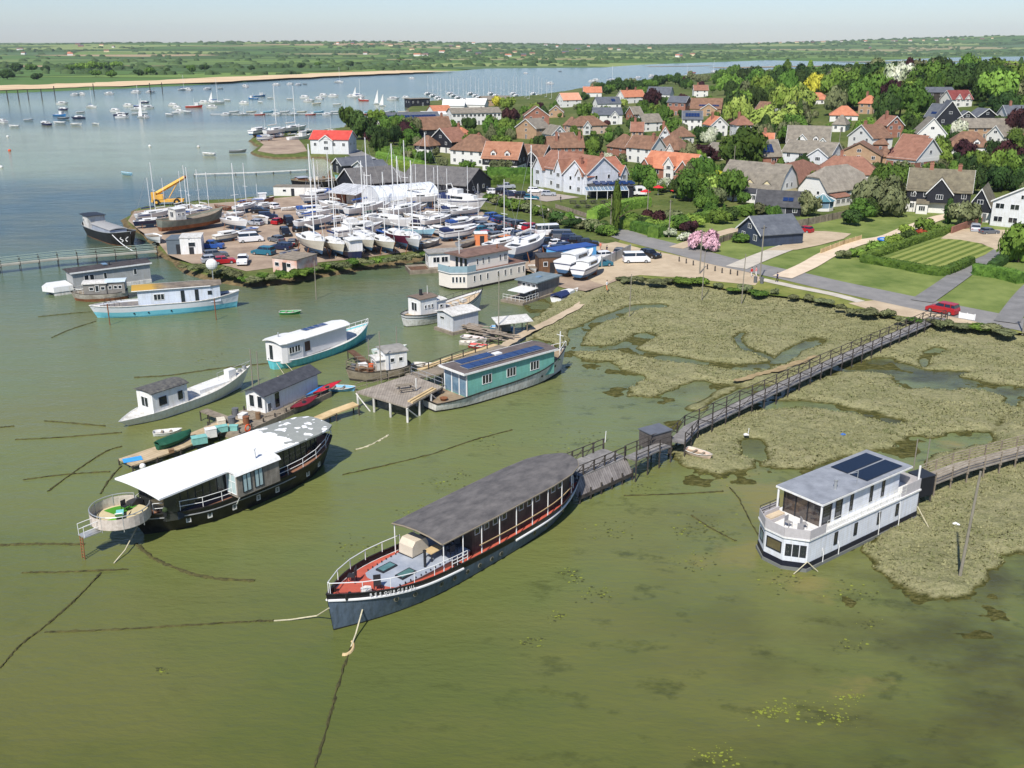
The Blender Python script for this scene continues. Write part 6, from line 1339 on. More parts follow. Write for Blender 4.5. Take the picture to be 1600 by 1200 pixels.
 for k in dorm:
  x=k[0]*w;dw=k[1];zd=ze+.2;m2=MB();yy=.5;m2 .box(x-dw/2,x+dw/2,yy,d*.4,ze-.6,zd+1.25);m2 .exty([(x-dw/2,zd+1.24),(x,zd+1.24+dw*.35),(x+dw/2,zd+1.24)],yy,d*.45);dm=m2 .build('dormer',k[2]if len(k)>2 else wm_,r)
  m2=MB();m2 .slab((x-dw/2-.2,yy-.2,zd+1.15),(x,yy-.2,zd+1.4+dw*.4),(x,d*.48,zd+1.4+dw*.4),(x-dw/2-.2,d*.48,zd+1.15),.1);m2 .slab((x,yy-.2,zd+1.4+dw*.4),(x+dw/2+.2,yy-.2,zd+1.15),(x+dw/2+.2,d*.48,zd+1.15),(x,d*.48,zd+1.4+dw*.4),.1);m2 .build('dormer_roof',rm,dm)
  window(dm,(x,yy,zd+.62),(1,0,0),dw*.62,.95,mull=2)
 for c in chim:
  x,y=c[0]*w,c[1]*d;h_=c[2]if len(c)>2 else zr+1.2;m2=MB();m2 .box(x-.45,x+.45,y-.4,y+.4,ze,h_);m2 .box(x-.52,x+.52,y-.47,y+.47,h_,h_+.2)
  for q in(-.2,.2):m2 .cyl(x+q,y,h_+.2,h_+.6,.12,7)
  m2 .build('chimney',chm or M_brick,rf)
 if sol:
  sl=(zr-ze)/(d/2);an=math.atan(sl)
  for i in range(sol[1]):
   for j in range(sol[2]):
    x=sol[0]*w+(i-(sol[1]-1)/2)*1.25;s_=1.0+j*1.15;o=MB();o.box(-.58,.58,0,1.05,.04,.1);p=o.build('solar_panel',M_solar,rf);p.location=(x,s_*math.cos(an),ze+s_*math.sin(an)+.12);p.rotation_euler=(an,0,0)
 if ext:
  x0,x1=ext[0]*w,ext[1]*w;m2=MB();m2 .box(x0,x1,-ext[2],-.02,-1.5,ext[3]);e=m2 .build('extension',ext[4],r);m2=MB();m2 .slab((x0-.2,-ext[2]-.2,ext[3]),(x1+.2,-ext[2]-.2,ext[3]),(x1+.2,-.04,ext[3]+.7),(x0-.2,-.04,ext[3]+.7),.12);m2 .build('extension_roof',ext[5],e)
  n_=max(1,int((x1-x0)/2.0))
  for i in range(n_):window(e,(x0+(x1-x0)*(i+.5)/n_,-ext[2],ext[3]*.55),(1,0,0),1.5,ext[3]*.5,mull=3)
 return r,w
W,WB,CW,BB=M_wall,M_wboard,M_cwall,M_bboard
# ---- near row
house('dark navy boarded garage with grey slate roof and white windows beside the pink tree','navy boarded garage',(1152,374),(1188,386),10.0,2.5,5.0,'gy',M_bluebd,R_sl,cols=2,rows=1,side=False,name='garage',cat='garage',door=False,winw=1.3)
r=house('long cream house with grey gambrel roof, three dormers and white glazed sun room','cream gambrel house',(1123,307),(1216,318),10,2.9,8.4,'gam',CW,R_gr,dorm=((.16,2.2,CW),(.5,2.2,CW),(.78,2.2,CW)),chim=((.72,.5,9.6),),ext=(.2,.9,3.6,2.6,M_white,mat('dark_flat_roof',S(58,60,66),.8)),cols=4,rows=1)
house('dark tiled outbuilding with white gable end behind the navy boarded garage','dark tiled outbuilding',(1180,334),(1250,338),6.0,2.3,4.9,'gx',BB,R_dk,cols=4,rows=1,name='outbuilding',cat='outbuilding',sol=(.7,2,1))
house('house with long red brown roof and white gable end beside the thatched house','red brown roofed white house',(1222,316),(1290,292),9,3.0,7.6,'gx',W,R_rd,cols=3,rows=1,half=1)
house('white cottage with grey thatched half hipped roof and small red porch','thatched cottage',(1290,322),(1356,312),9,3.6,8.2,'gx',W,R_th,cols=3,rows=2,half=1,ext=(.05,.4,2.2,2.3,W,R_rd),trim=False)
house('red roofed house with low hips standing behind the thatched cottage','low red roofed house',(1270,284),(1372,288),10,2.7,6.4,'hip',W,R_rd,cols=4,rows=1,chim=((.4,.5),))
def bw():
 r,w=house('black boarded and white house with mossy roof, tall brick chimneys and front gables','black and white house',(1414,330),(1512,336),9,5.2,9.0,'gx',BB,R_mo,low=W,lh=2.6,cols=5,rows=2,gables=((.52,5.6,5.2,8.6,1.2,BB,2.6),(.12,.1,5.2,5.3,.0,BB)),chim=((.33,.5,11.2),(.78,.5,11.0)),ext=(.18,.36,3.0,2.5,W,R_mo))
bw()
house('black gabled wing with mossy roof and white doors right of the black and white house','black gabled wing',(1508,345),(1546,348),13,3.0,6.8,'gy',BB,R_mo,low=W,lh=2.2,cols=2,rows=1,name='annexe',cat='annexe')
house('modern white two storey house with glass balcony at the right photo edge','modern white house',(1546,352),(1640,362),12,5.4,8.2,'gy',WB,R_sl,cols=4,rows=2,winw=1.9,trim=None)
house('small open garage with dark roof at the far right edge','far right garage',(1566,232),(1640,244),8,2.6,5.6,'hip',W,R_rd,cols=3,rows=1)
# ---- second row
house('white house with grey brown roof and projecting white gable right of the solar house','white gable fronted house',(1221,262),(1296,268),9,5.0,7.6,'gx',WB,R_gr,cols=4,rows=2,gables=((.8,6.4,5.0,7.2,2.5,WB),))
house('brick house with big solar array on its brown roof','solar roofed brick house',(1152,262),(1220,258),9,3.4,7.4,'gx',M_brick,R_gr,cols=3,rows=1,sol=(.6,6,3),winw=1.8)
house('wide tan brick house with a broad low gable and dark solar roof','tan brick wide gable',(1305,262),(1374,265),10,4.2,7.2,'gy',M_tbrick,R_br,cols=3,rows=2,trim=False,sol=None)
house('dark roofed low wing attached right of the tan brick house','low dark wing',(1376,262),(1394,262),8,3.4,5.4,'hip',M_tbrick,R_br,cols=1,rows=1,name='annexe',cat='annexe')
house('house with long red roof and tall white gable above a brick base','tall white gable on brick',(1392,256),(1430,262),9,4.0,8.6,'gx',W,R_rd,cols=2,rows=2,gables=())
house('narrow gabled wing, white above red brick, joined to the long red roof','white over brick gable',(1428,270),(1472,262),10,3.8,8.8,'gy',W,R_rd,low=M_brick,lh=3.0,cols=2,rows=1,winw=1.4,name='house',door=False)
house('cream rendered house with grey roof and small white dormer gable','grey roofed cream house',(1228,236),(1294,236),9,3.2,7.8,'gx',W,R_gr,cols=3,rows=1,gables=((.36,3.0,4.6,6.2,.3,W),(.85,4,3.2,5.2,2.0,W)),dorm=((.68,1.8,W),))
house('white gabled house with tall brick chimney and brown side roof','white gable with brick chimney',(1324,232),(1362,238),9,4.6,8.0,'gy',W,R_br,cols=2,rows=2,chim=((.15,.6,9.6),))
house('small brown roofed brick annexe right of the brick chimney gable','brown roofed annexe',(1364,238),(1386,238),7,2.8,5.0,'hip',M_brick,R_br,cols=1,rows=1,name='annexe',cat='annexe')
house('white gabled house with brown roof seen behind the long red roof','white gable behind the red roof',(1432,226),(1476,226),9,4.0,8.4,'gy',W,R_gr,cols=2,rows=2)
house('brown hipped house with white front windows beside the copper tree','brown hipped house',(1480,242),(1548,244),9,3.0,6.8,'hip',W,R_br,cols=4,rows=1,dorm=((.65,2.0),))
house('long grey brown roofed terrace before the copper beech at the right','long grey brown terrace',(1502,218),(1572,218),8,4.2,6.6,'gx',M_tbrick,R_gr,cols=5,rows=2,trim=False)
house('dark boarded house with steep slate roof, large gable and white bargeboards','steep dark A frame house',(1462,196),(1504,196),10,2.8,8.6,'gy',BB,R_sl,cols=2,rows=1)
house('slate roofed wing left of the steep dark gable house','slate wing of the dark house',(1444,192),(1462,194),8,2.8,7.0,'gx',BB,R_sl,cols=1,rows=1,sol=(.6,2,1))
house('modern dark building with flat panelled slate roof among tall trees','modern slate building',(1448,162),(1490,160),9,5.0,6.6,'gx',M_dtimber,R_sl,cols=3,rows=2,trim=False)
house('house with dark red roof and two small white gables deep among trees','dark red roofed house',(1486,168),(1518,166),8,3.6,6.6,'gx',W,rmat('dark_red_tiles',S(110,52,52),S(138,72,66)),cols=2,rows=1,gables=((.3,3,4,6,.3,W),(.75,3,4,6,.3,W)))
house('small dark gabled shed left of its twin behind the long terrace','left dark gabled shed',(1496,196),(1524,196),6,2.8,5.0,'gy',BB,R_sl,cols=1,rows=1,name='shed',cat='shed')
house('small dark gabled shed right of its twin behind the long terrace','right dark gabled shed',(1526,194),(1556,192),6,3.0,5.4,'gy',BB,R_sl,cols=1,rows=1,name='shed',cat='shed')
house('cream house with orange brown roof glimpsed deep in the trees','orange brown roof in the trees',(1256,164),(1290,162),8,3.0,5.6,'hip',W,R_or,cols=3,rows=1)
house('low orange roofed house glimpsed right of the dark conifer','low orange roof by the conifer',(1296,190),(1340,188),9,2.8,5.8,'hip',W,R_or,cols=2,rows=1)
house('slate roofed white house with brick chimney at the extreme right edge','chimneyed house at the right edge',(1572,196),(1622,196),9,3.8,6.8,'gx',W,R_sl,cols=3,rows=2,chim=((.2,.5),))
# ---- the pub and its neighbours
M_pub=board('pale_blue_white_boards',S(204,208,216),S(218,220,226),.2,.12)
r,w=house('big white boarded inn with red brown roof, many gables and a brick ground floor','white boarded inn',(838,290),(916,305),11,5.4,8.8,'gx',M_pub,R_rd,low=M_pub,lh=2.8,cols=8,rows=2,gables=((.08,4.6,5.4,8.4,.9,M_pub),(.5,3.2,5.6,8.6,.9,M_pub),(.88,2.6,5.4,7.2,.5,M_pub)),chim=((.98,.5,10.6),),chm=M_brick,name='inn',cat='inn')
mb=MB();mb.cyl(w*.5,-.9,8.6,11.0,.06,6);mb.build('flagpole',M_white,r)
house('right hand wing of the white inn with orange red roof and brick chimneys','orange roofed inn wing',(917,305),(977,296),9,4.8,8.0,'gx',M_pub,rmat('orange_red_tiles',S(146,92,72),S(172,116,94)),cols=5,rows=2,gables=((.92,3.0,4.8,7.0,.5,M_pub),),chim=((.08,.4,9.6),(.72,.6,9.0)),name='inn_wing',cat='inn')
def glazed_terrace():
 a=G(912,309);b=G(972,308);w=(b-a).xy.length;r=thing('glazed_pergola','dark flat roofed dining extension with solar panels and white glass canopy before the inn','extension',a,math.atan2(b.y-a.y,b.x-a.x));HRECT.append((905,985,270,308));LM.append((940,295,'glazed inn extension',5))
 mb=MB();mb.box(2,w+3,0,7,0,2.9);mb.build('wall',BB,r);mb=MB();mb.box(1.6,w+3.4,-.3,7.3,2.9,3.1);rf=mb.build('roof',R_dk,r)
 for i in range(6):
  for j in range(2):o=MB();o.box(-.75,.75,0,1.5,.0,.06);p=o.build('solar_panel',M_solar,rf);p.location=(4+i*1.9,1.2+j*2.6,3.3);p.rotation_euler=(.25,0,0)
 mb=MB();mb.slab((0,-3.6,2.3),(w+1,-3.6,2.3),(w+1,-.3,2.95),(0,-.3,2.95),.05);mb.build('glass_canopy',M_bglass,r)
 mb=MB()
 for i in range(12):x=(w+1)*i/11;mb.tube([(x,-3.65,2.36),(x,-.3,3.0)],.06,4)
 mb.tube([(0,-3.65,2.3),(w+1,-3.65,2.3)],.09,4);mb.build('canopy_frame',M_white,r)
 for i in range(5):mb=MB();mb.box((w+.9)*i/4,(w+.9)*i/4+.12,-3.65,-3.5,0,2.3);mb.build('post',M_white,r)
glazed_terrace()
house('brick bungalow with bright orange roof, white dormer gable and white bargeboards','orange roofed brick house',(1004,276),(1078,284),9,3.2,6.8,'gx',M_brick,R_or,cols=5,rows=1,gables=((.1,4.6,3.2,6.0,1.6,M_brick),(.56,3.4,4.6,6.8,.4,W),(.9,4.8,3.2,6.2,1.6,M_brick)),winw=1.6)
house('white house with large round topped brick chimney behind the orange roof','white house with big chimney',(978,252),(1016,256),8,4.8,7.8,'gx',W,R_br,cols=3,rows=2,chim=((.92,.3,9.6),(.88,.35,9.0)))
house('red brick house with hipped brown roof left of the big chimney','red brick hipped house',(948,246),(976,250),8,4.0,7.4,'hip',M_brick,R_br,cols=2,rows=2)
house('brown roofed brick house with white gable right of the big chimney','brown roofed brick house',(1018,246),(1060,250),8,3.4,6.8,'hip',M_brick,R_br,cols=3,rows=1,gables=((.7,3,3.4,5.4,.4,W),))
house('row of brown roofed brick cottages behind the white inn','brown roofed brick row',(857,250),(912,248),8,4.2,7.0,'gx',M_brick,R_br,cols=5,rows=2,chim=((.25,.3),(.9,.3)),trim=False)
house('brown roofed bungalow behind the dark purple blossom tree','brown bungalow',(1136,244),(1190,246),9,2.8,6.0,'hip',M_brick,R_br,cols=3,rows=1)
house('small white bungalow with pale roof beside the purple blossom tree','small white bungalow',(1102,246),(1134,250),7,2.6,4.6,'gx',W,R_gr,cols=2,rows=1)
house('black boarded house, white below, with orange brown roof and two dormers','two dormer black boarded house',(754,268),(808,270),9,4.4,8.2,'gx',BB,rmat('orange_brown_tiles',S(144,98,74),S(170,124,98)),low=W,lh=2.2,cols=4,rows=2,dorm=((.3,1.8,W),(.7,1.8,W)),ov=.5)
house('brown roofed black gabled barn between the dormer house and the inn','brown barn beside the inn',(810,262),(846,264),9,3.2,6.6,'gx',BB,R_br,low=W,lh=2.0,cols=2,rows=1,gables=((.62,6,3.2,5.8,.8,BB),),name='barn',cat='barn')
house('white walled house with large mottled brown hipped roof and brick chimney','mottled brown hipped house',(704,256),(757,260),10,4.8,8.8,'hip',W,R_br,cols=4,rows=2,chim=((.6,.5,10),))
house('black gabled house with white bargeboards and red brown roof above the hedges','red brown black gabled house',(672,236),(706,240),9,4.2,8.0,'gy',BB,R_rd,low=W,lh=2.0,cols=2,rows=2)
house('small brown roofed cottage left of the black gabled house','small brown cottage',(648,238),(670,240),7,2.8,5.6,'hip',BB,R_br,low=W,lh=1.4,cols=2,rows=1)
house('dark gabled house with long brown roof behind the green garden trees','long brown roofed dark house',(656,214),(706,212),9,3.2,7.4,'gx',BB,R_br,cols=3,rows=1,chim=((.8,.5),))
house('tan brick gable house in front of the red brick gable','tan brick gable house',(806,216),(838,218),9,4.6,7.6,'gy',M_tbrick,R_gr,cols=1,rows=2)
house('red brick gable house with white bargeboards behind the tan one','red brick gable house',(820,198),(858,196),9,5.0,8.6,'gy',M_brick,R_br,cols=2,rows=2)
house('pinkish house with brown hipped roof and white gable window','pinkish hipped house',(899,212),(948,208),9,4.0,7.0,'hip',mat('pinkish_render',S(188,166,146),.8,.05),R_br,cols=3,rows=2,gables=((.35,3.4,4.2,6.2,.5,W),))
house('white rendered house with slate roof and balcony above the pinkish one','white slate roofed house',(928,196),(972,194),9,4.8,7.2,'gx',W,R_sl,cols=3,rows=2,gables=((.72,3.4,4.8,6.8,.4,W),),trim=False)
house('grey brown roofed pale house half hidden among dark trees','half hidden pale house',(1005,206),(1034,204),8,4.0,6.6,'gx',W,R_gr,cols=2,rows=2,trim=False)
house('white house with blue solar panels on a dark roof by the yellow tree','white house with solar roof',(1066,204),(1096,203),8,4.8,7.4,'gx',W,R_sl,cols=3,rows=2,sol=(.5,5,2))
house('wide brown gabled house with solar panels along its upper roof','wide brown solar house',(1078,182),(1126,180),10,4.0,8.0,'gx',M_tbrick,R_br,cols=4,rows=1,gables=((.6,8,4,6.6,1,M_tbrick),),sol=(.6,8,1),trim=False)
house('red brick villa with white bay windows and slate roof','red brick villa',(1042,180),(1070,180),8,6.4,8.6,'gx',M_brick,R_sl,cols=3,rows=2,winw=1.6)
house('long white building with blue grey slate roof near the water','blue grey roofed white building',(1010,156),(1046,156),9,3.8,7.6,'gx',W,R_sl,cols=4,rows=1,trim=False)
house('orange roofed white cottages cluster near the far waterside trees','orange roofed cottages',(975,162),(1008,160),8,4.0,7.2,'gx',W,R_or,cols=3,rows=2,chim=((.3,.5),(.7,.5)))
house('pale house with slate roof and rooflights left of the copper tree','pale slate roofed house',(934,172),(970,170),8,3.6,6.4,'gx',W,R_sl,cols=3,rows=1,trim=False,sol=(.7,2,2))
house('brick and white cottage with orange roof close to the far shore','orange cottage at the far shore',(912,152),(940,151),8,3.4,6.6,'gx',W,R_or,cols=2,rows=1,chim=((.5,.5),))
house('cluster house with salmon roof before the far marina','salmon roofed house',(880,168),(908,166),9,4.4,7.6,'gx',W,rmat('salmon_tiles',S(196,138,110),S(216,160,132)),cols=2,rows=2)
FH=[((880,236),(902,234),'small brown house'),((700,232),(720,234),'little black house'),((862,222),(886,220),'white cottage'),((985,224),(1004,224),'tiny hipped house'),((1062,226),(1084,224),'low brick house'),((1110,214),(1136,212),'tan gabled house'),((990,188),(1004,187),'small grey house'),((1150,214),(1176,212),'hidden white house'),((856,184),(880,183),'pale gabled house'),((1186,246),(1206,246),'red cottage'),((1300,206),(1320,206),'grey cottage'),((1384,216),(1410,214),'brown cottage'),((1180,180),(1204,180),'woodside house'),((1340,178),(1362,178),'orange cottage'),((1540,222),(1566,226),'slate cottage'),((1084,152),(1106,151),'shoreward house'),((880,206),(896,206),'brick cottage'),((1030,232),(1046,232),'narrow house')]
for i,(a_,b_,nm)in enumerate(FH):house(f"{nm} with {['brown','orange','grey','red brown'][i%4]} roof, one of the smaller homes among garden trees",nm,a_,b_,7+i%3,3.0+1.6*(i%2),5.8+1.4*(i%2),['gx','hip','gy'][i%3],[W,M_brick,WB,M_tbrick,W][i%5],[R_br,R_or,R_gr,R_rd][i%4],cols=2,rows=1+i%2,chim=((.3,.5),)if i%2 else())
# ---- club and boatyard buildings
house('long low white building with a row of solar panels on its roof','long solar roofed boatshed',(580,198),(688,195),12,3.2,5.6,'gx',W,R_sl,cols=9,rows=1,sol=(.5,26,2),name='boatshed',cat='boatshed',trim=False)
house('two storey pale clubhouse with grey brown roof and window strips','pale clubhouse',(707,196),(783,193),11,5.6,7.4,'gx',W,R_gr,cols=12,rows=2,trim=False,name='clubhouse',cat='clubhouse',winw=1.4)
house('white flat roofed workshop before the pale clubhouse','white flat roofed workshop',(657,190),(706,190),12,3.6,4.4,'gx',W,M_white,cols=5,rows=1,trim=False,name='workshop',cat='workshop')
house('large white boat hall left of its twin by the marina masts','left white boat hall',(692,176),(725,176),14,4.0,6.6,'gx',W,M_white,cols=3,rows=1,name='boat_hall',cat='boat hall')
house('large white boat hall right of its twin by the marina masts','right white boat hall',(726,174),(757,174),14,4.0,6.6,'gx',W,M_white,cols=3,rows=1,name='boat_hall',cat='boat hall')
house('grey brown long shed at the shore right of the boat halls','grey brown shore shed',(756,166),(800,164),12,4.0,5.6,'gx',M_tbrick,R_gr,cols=5,rows=1,trim=False,name='shed',cat='shed')
house('orange roofed low shed between the boat halls and the solar boatshed','orange roofed low shed',(678,182),(706,181),10,2.8,5.2,'gx',W,R_or,cols=3,rows=1,trim=False,name='shed',cat='shed')
house('dark timber hut with pale flat roof out by the marina shore','dark timber shore hut',(642,166),(672,165),10,4.2,5.4,'flat',BB,R_gr,cols=4,rows=1,name='hut',cat='hut')
house('white stilted sailing club hut with bright red roof and two front gables','red roofed stilted hut',(486,240),(545,241),10,4.4,6.6,'gx',WB,R_rb,cols=4,rows=1,gables=((.42,5.0,4.4,6.2,.4,WB),),name='club_hut',cat='hut',door=False,z=LZ+.8)
for i,(a_,b_,d_,m_,lab,lm)in enumerate((((520,268),(535,272),8,BB,'black boat shed with white trimmed gable, left of the small row','left black boat shed'),((536,266),(551,270),8,BB,'black boat shed with white trimmed gable, middle of the small row','middle black boat shed'),((552,272),(572,278),8,WB,'white boarded boat shed at the right of the small row','white boat shed'))):
 house(lab,lm,a_,b_,d_,2.6,4.2,'gy',m_,R_sl,cols=1,rows=1,name='boat_shed',cat='shed',side=False)
house('long black boarded workshop with dark slate roof and white gable trim','long black workshop',(556,306),(626,300),12,3.0,6.0,'gx',BB,R_gd,cols=3,rows=1,name='workshop',cat='workshop')
house('black boatyard shed with wide slate roof behind the white polytunnel','wide slate boatyard shed',(626,300),(728,308),14,3.0,6.2,'gx',BB,R_gd,cols=3,rows=1,name='workshop',cat='workshop',trim=False)
def polytunnel():
 a=G(592,331);b=G(686,322);w=(b-a).xy.length;r=thing('polytunnel','large white translucent polytunnel among the laid up yachts','polytunnel',a,math.atan2(b.y-a.y,b.x-a.x));HRECT.append((588,688,288,318));LM.append((638,305,'white polytunnel',4));d=9;h_=5.6
 pr=[(0,0),(0,2.6)]+[(d/2-d/2*math.cos(R(k)),2.6+(h_-2.6)*math.sin(R(k)))for k in range(15,180,15)]+[(d,2.6),(d,0)]
 mb=MB();mb.extx(pr,0,w);mb.build('cover',mat('white_sheeting',S(204,208,212),.45,col2=S(222,226,230),scale=.6,stripe=(0,2.2,.12)),r)
 for i in range(8):mb=MB();x=w*i/7;mb.tube([(x,y-.02 if y<d/2 else y+.02,z_+.03)for y,z_ in pr],.07,4);mb.build('hoop',M_metal,r)
polytunnel()
def solar_shed():
 a=G(516,318);b=G(556,322);w=(b-a).xy.length;r=thing('open_shed','open fronted yard shed with pale striped roof and orange liferaft drums','shed',a,math.atan2(b.y-a.y,b.x-a.x));LM.append((538,300,'pale striped yard shed',4));HRECT.append((512,570,290,312))
 mb=MB();mb.slab((-1,-1,3.0),(w+1,-1,3.0),(w+1,7,4.4),(-1,7,4.4),.12);mb.build('roof',mat('striped_sheet_roof',S(176,178,180),.5,col2=S(206,206,206),scale=.5,stripe=(0,1.2,.3)),r)
 for x in(0,w/2,w):
  for y in(0,6):mb=MB();mb.cyl(x,y,0,3.3,.12,6);mb.build('post',M_timber,r)
 mb=MB();mb.box(.3,w*.4,2,6,0,2.6);mb.build('store',M_brick,r);mb=MB();mb.box(w*.45,w*.75,2,6,0,2.6);mb.build('store',M_whiter,r)
 for k in range(3):mb=MB();mb.tube([(w+2+k*1.3,1,1.1),(w+2+k*1.3,4,1.1)],.8,10);o=mb.build('drum',M_orange);o.location=a;o.rotation_euler=(0,0,r.rotation_euler.z);tag(o,['left','middle','right'][k]+' orange drum beside the pale striped yard shed','drum','orange drums by the striped shed')
solar_shed()
def octagon():
 a=G(1284,328);r=thing('summer_house','octagonal glass garden room with turquoise glazed pointed roof','garden room',a,0);LM.append((1284,312,'octagonal glass room',3));HRECT.append((1266,1303,300,324))
 pl=lambda rr:[(rr*math.cos(R(22.5+45*k)),rr*math.sin(R(22.5+45*k)))for k in range(8)]
 mb=MB();mb.prism(pl(2.7),0,.7);mb.build('wall',W,r);mb=MB();mb.prism(pl(2.6),.7,2.4);mb.build('glazing',M_bglass,r)
 p=pl(3.1);mb=MB();mb.add([(x,y,2.4)for x,y in p]+[(0,0,4.0)],[(k,(k+1)%8,8)for k in range(8)]+[tuple(range(7,-1,-1))]);mb.build('roof',mat('turquoise_glass',S(84,124,130),.15,.1,spec=.8),r)
 mb=MB()
 for x,y in p:mb.tube([(x,y,2.44),(0,0,4.06)],.06,4);mb.cyl(x*.84,y*.84,.7,2.4,.07,5)
 mb.build('frame',M_white,r)
octagon()
# ---- small yard structures
def box_thing(name,label,cat,px,py,s_,rz,wm_,rm=None,win=(),z=None,roofov=.1):
 a=G(px,py);t=thing(name,label,cat,a,rz);x,y,h_=s_;mb=MB();mb.box(0,x,0,y,0,h_);mb.build('wall',wm_,t);mb=MB();o=roofov;mb.box(-o,x+o,-o,y+o,h_,h_+.14);mb.build('roof',rm or wm_,t)
 for w_ in win:sidewin(t,w_[0],0,h_*.6,-1,w_[1],h_*.3)
 mb=MB();mb.box(x*.4,x*.4+.9,-.03,0,0,min(2,h_*.85));mb.build('door',M_dframe,t);return t
box_thing('shed','brown timber shed beside the bright blue container','shed',842,428,(5,4,2.9),.15,M_brown,R_dk,[(1.2,.8)])
box_thing('container','bright blue container store near the boatyard shore','container',870,416,(9.5,3.2,2.8),.62,mat('sky_blue_steel',S(96,166,216),.6,.06),M_bluec)
box_thing('container','dark grey storage container at the left boatyard edge','container',262,398,(4.4,5,2.9),.1,mat('grey_steel',S(92,102,110),.7,.08))
box_thing('caravan','tall white box body caravan beside the dark grey container','caravan',283,398,(4.0,5,3.2),.2,M_white,M_whiter,[(2.2,1.4)])
box_thing('shed','patched pink and white shed on the creek bank','shed',427,425,(5.4,6,2.6),-.45,mat('patchy_pink',S(196,136,112),.8,col2=S(222,214,204),scale=.5),M_timber,[(1,1),(3.6,1)])
box_thing('shed','low white shed at the water side of the old grey barge','shed',428,306,(12,4,2.4),-.05,W,R_gr,[(3,1)])
box_thing('kiosk','open fronted white framed orange box in the yard behind the cream houseboat','kiosk',742,384,(2.6,2.6,2.4),.1,mat('orange_panels',S(206,124,78),.7,.1),M_white)
# ================================================================ VEHICLES
def car_proto(kd,cm):
 t=thing('parked_car','x','car',(0,0,0),0);L,Wd,h1,h2=dict(hatch=(4.0,1.74,.92,1.46),estate=(4.5,1.82,.95,1.5),suv=(4.6,1.88,1.08,1.72),van=(5.0,1.95,1.2,2.05),pickup=(5.1,1.85,1.05,1.75),minibus=(5.6,2.0,1.25,2.5))[kd]
 b=MB();hw=Wd/2
 if kd in('van','minibus'):low=[(0,.28),(L,.28),(L,.85),(L-.5,h1),(0,h1)]
 elif kd=='pickup':low=[(0,.35),(L,.35),(L,.9),(L-.15,h1),(0,h1)]
 else:low=[(0,.25),(L,.25),(L,.72),(L-.25,.86),(L-1.0,h1),(.12,h1),(0,.8)]
 low=[(x-L/2,z)for x,z in low];b.exty(low,-hw,hw,0)
 cab=dict(hatch=[(.15,.0),(2.75,0),(2.15,1),(.55,1)],estate=[(.1,0),(3.15,0),(2.5,1),(.35,1)],suv=[(.1,0),(3.3,0),(2.7,1),(.3,1)],van=[(.05,0),(4.3,0),(3.7,1),(.1,1)],minibus=[(.05,0),(5.1,0),(4.8,1),(.1,1)],pickup=[(1.7,0),(3.7,0),(3.2,1),(1.9,1)])[kd]
 def cabin(y,e,zz0,zz1,mi,mbx):
  c=[(x-L/2,h1+(h2-h1)*f)for x,f in cab];(x0,z0_),(x1,_),(x2,z2_),(x3,_)=c;k0,k1=zz0,zz1;tw=.16
  f=lambda xa,xb,k:xa+(xb-xa)*k
  vs=[]
  for k,s_ in((k0,hw-.05-tw*k0+e),(k1,hw-.05-tw*k1+e)):xa=f(x0,x3,k)-e;xb=f(x1,x2,k)+e;z=z0_+(z2_-z0_)*k;vs+=[(xa,-s_,z),(xb,-s_,z),(xb,s_,z),(xa,s_,z)]
  mbx.add(vs,[(0,3,2,1),(4,5,6,7),(0,1,5,4),(1,2,6,5),(2,3,7,6),(3,0,4,7)],mi)
 cabin(0,0,0,1,0,b);
 if kd=='pickup':b.box(-L/2+.1,-L/2+1.65,-hw+.12,hw-.12,h1-.02,h1+.02,1)
 b.build('body',[cm,M_dframe],t)
 g=MB();cabin(0,.015,.16,.86,0,g);g.build('windows',mat('car_glass',S(24,28,34),.05,.1,spec=1),t)
 p=MB()
 c=[(x-L/2,h1+(h2-h1)*f)for x,f in cab]
 for x in(c[0][0]*.5+c[1][0]*.5,)+((c[0][0]*.8+c[1][0]*.2,)if kd in('minibus','estate','suv')else()):
  for s_ in(-1,1):y0,y1=sorted((s_*(hw-.26),s_*(hw-.02)));p.box(x-.05,x+.05,y0,y1,h1,h2-.04)
 p.build('pillar',cm,t)
 for x in(-L/2+.78,L/2-.82):
  for s_ in(-1,1):wl=MB();wl.tube([(x,s_*(hw-.17),.32),(x,s_*(hw+.02),.32)],.33,12,0);wl.tube([(x,s_*(hw-.1),.32),(x,s_*(hw+.035),.32)],.2,8,1);wl.build('wheel',[mat('tyre',S(30,30,32),.9),M_metal],t)
 for s_ in(-1,1):
  o=MB();y0,y1=sorted((s_*(hw-.45),s_*(hw-.1)));o.box(L/2-.1,L/2+.02,y0,y1,.62,.78);o.build('headlight',M_bglass,t);o=MB();o.box(-L/2-.02,-L/2+.05,y0,y1,.68,.85);o.build('tail_light',mat('red_lens',S(150,20,20),.3),t)
 THINGS.remove(t);return t
CC=dict(white=S(220,220,220),silver=S(160,164,170),grey=S(92,96,102),black=S(24,25,28),navy=S(28,38,66),blue=S(34,74,142),teal=S(36,100,120),red=S(160,24,34),orange=S(216,128,50))
_cp={};CARS=[]
def car(px,py,ang,kd,c,label=None,group='cars parked around the boatyard and inn'):
 key=(kd,c);loc=G(px,py);loc.z+=.03
 if key not in _cp:_cp[key]=car_proto(kd,mat('car_'+c,CC[c],.3,.04,spec=.6));t=_cp[key];t.location=loc;t.rotation_euler=(0,0,ang);THINGS.append(t)
 else:t=dup(_cp[key],loc,ang)
 kn={'hatch':'hatchback','estate':'estate car','suv':'large car','van':'van','pickup':'pickup truck','minibus':'minibus'}[kd]
 t['label']=label or(c+' '+kn);t['group']=group;t['category']=kn.split()[0]if kd in('van','pickup','minibus')else 'car'
 t.name={'van':'parked_van','pickup':'pickup_truck','minibus':'minibus'}.get(kd,'parked_car')
 if not label:CARS.append(t)
 elif group:del t['group']
 return t
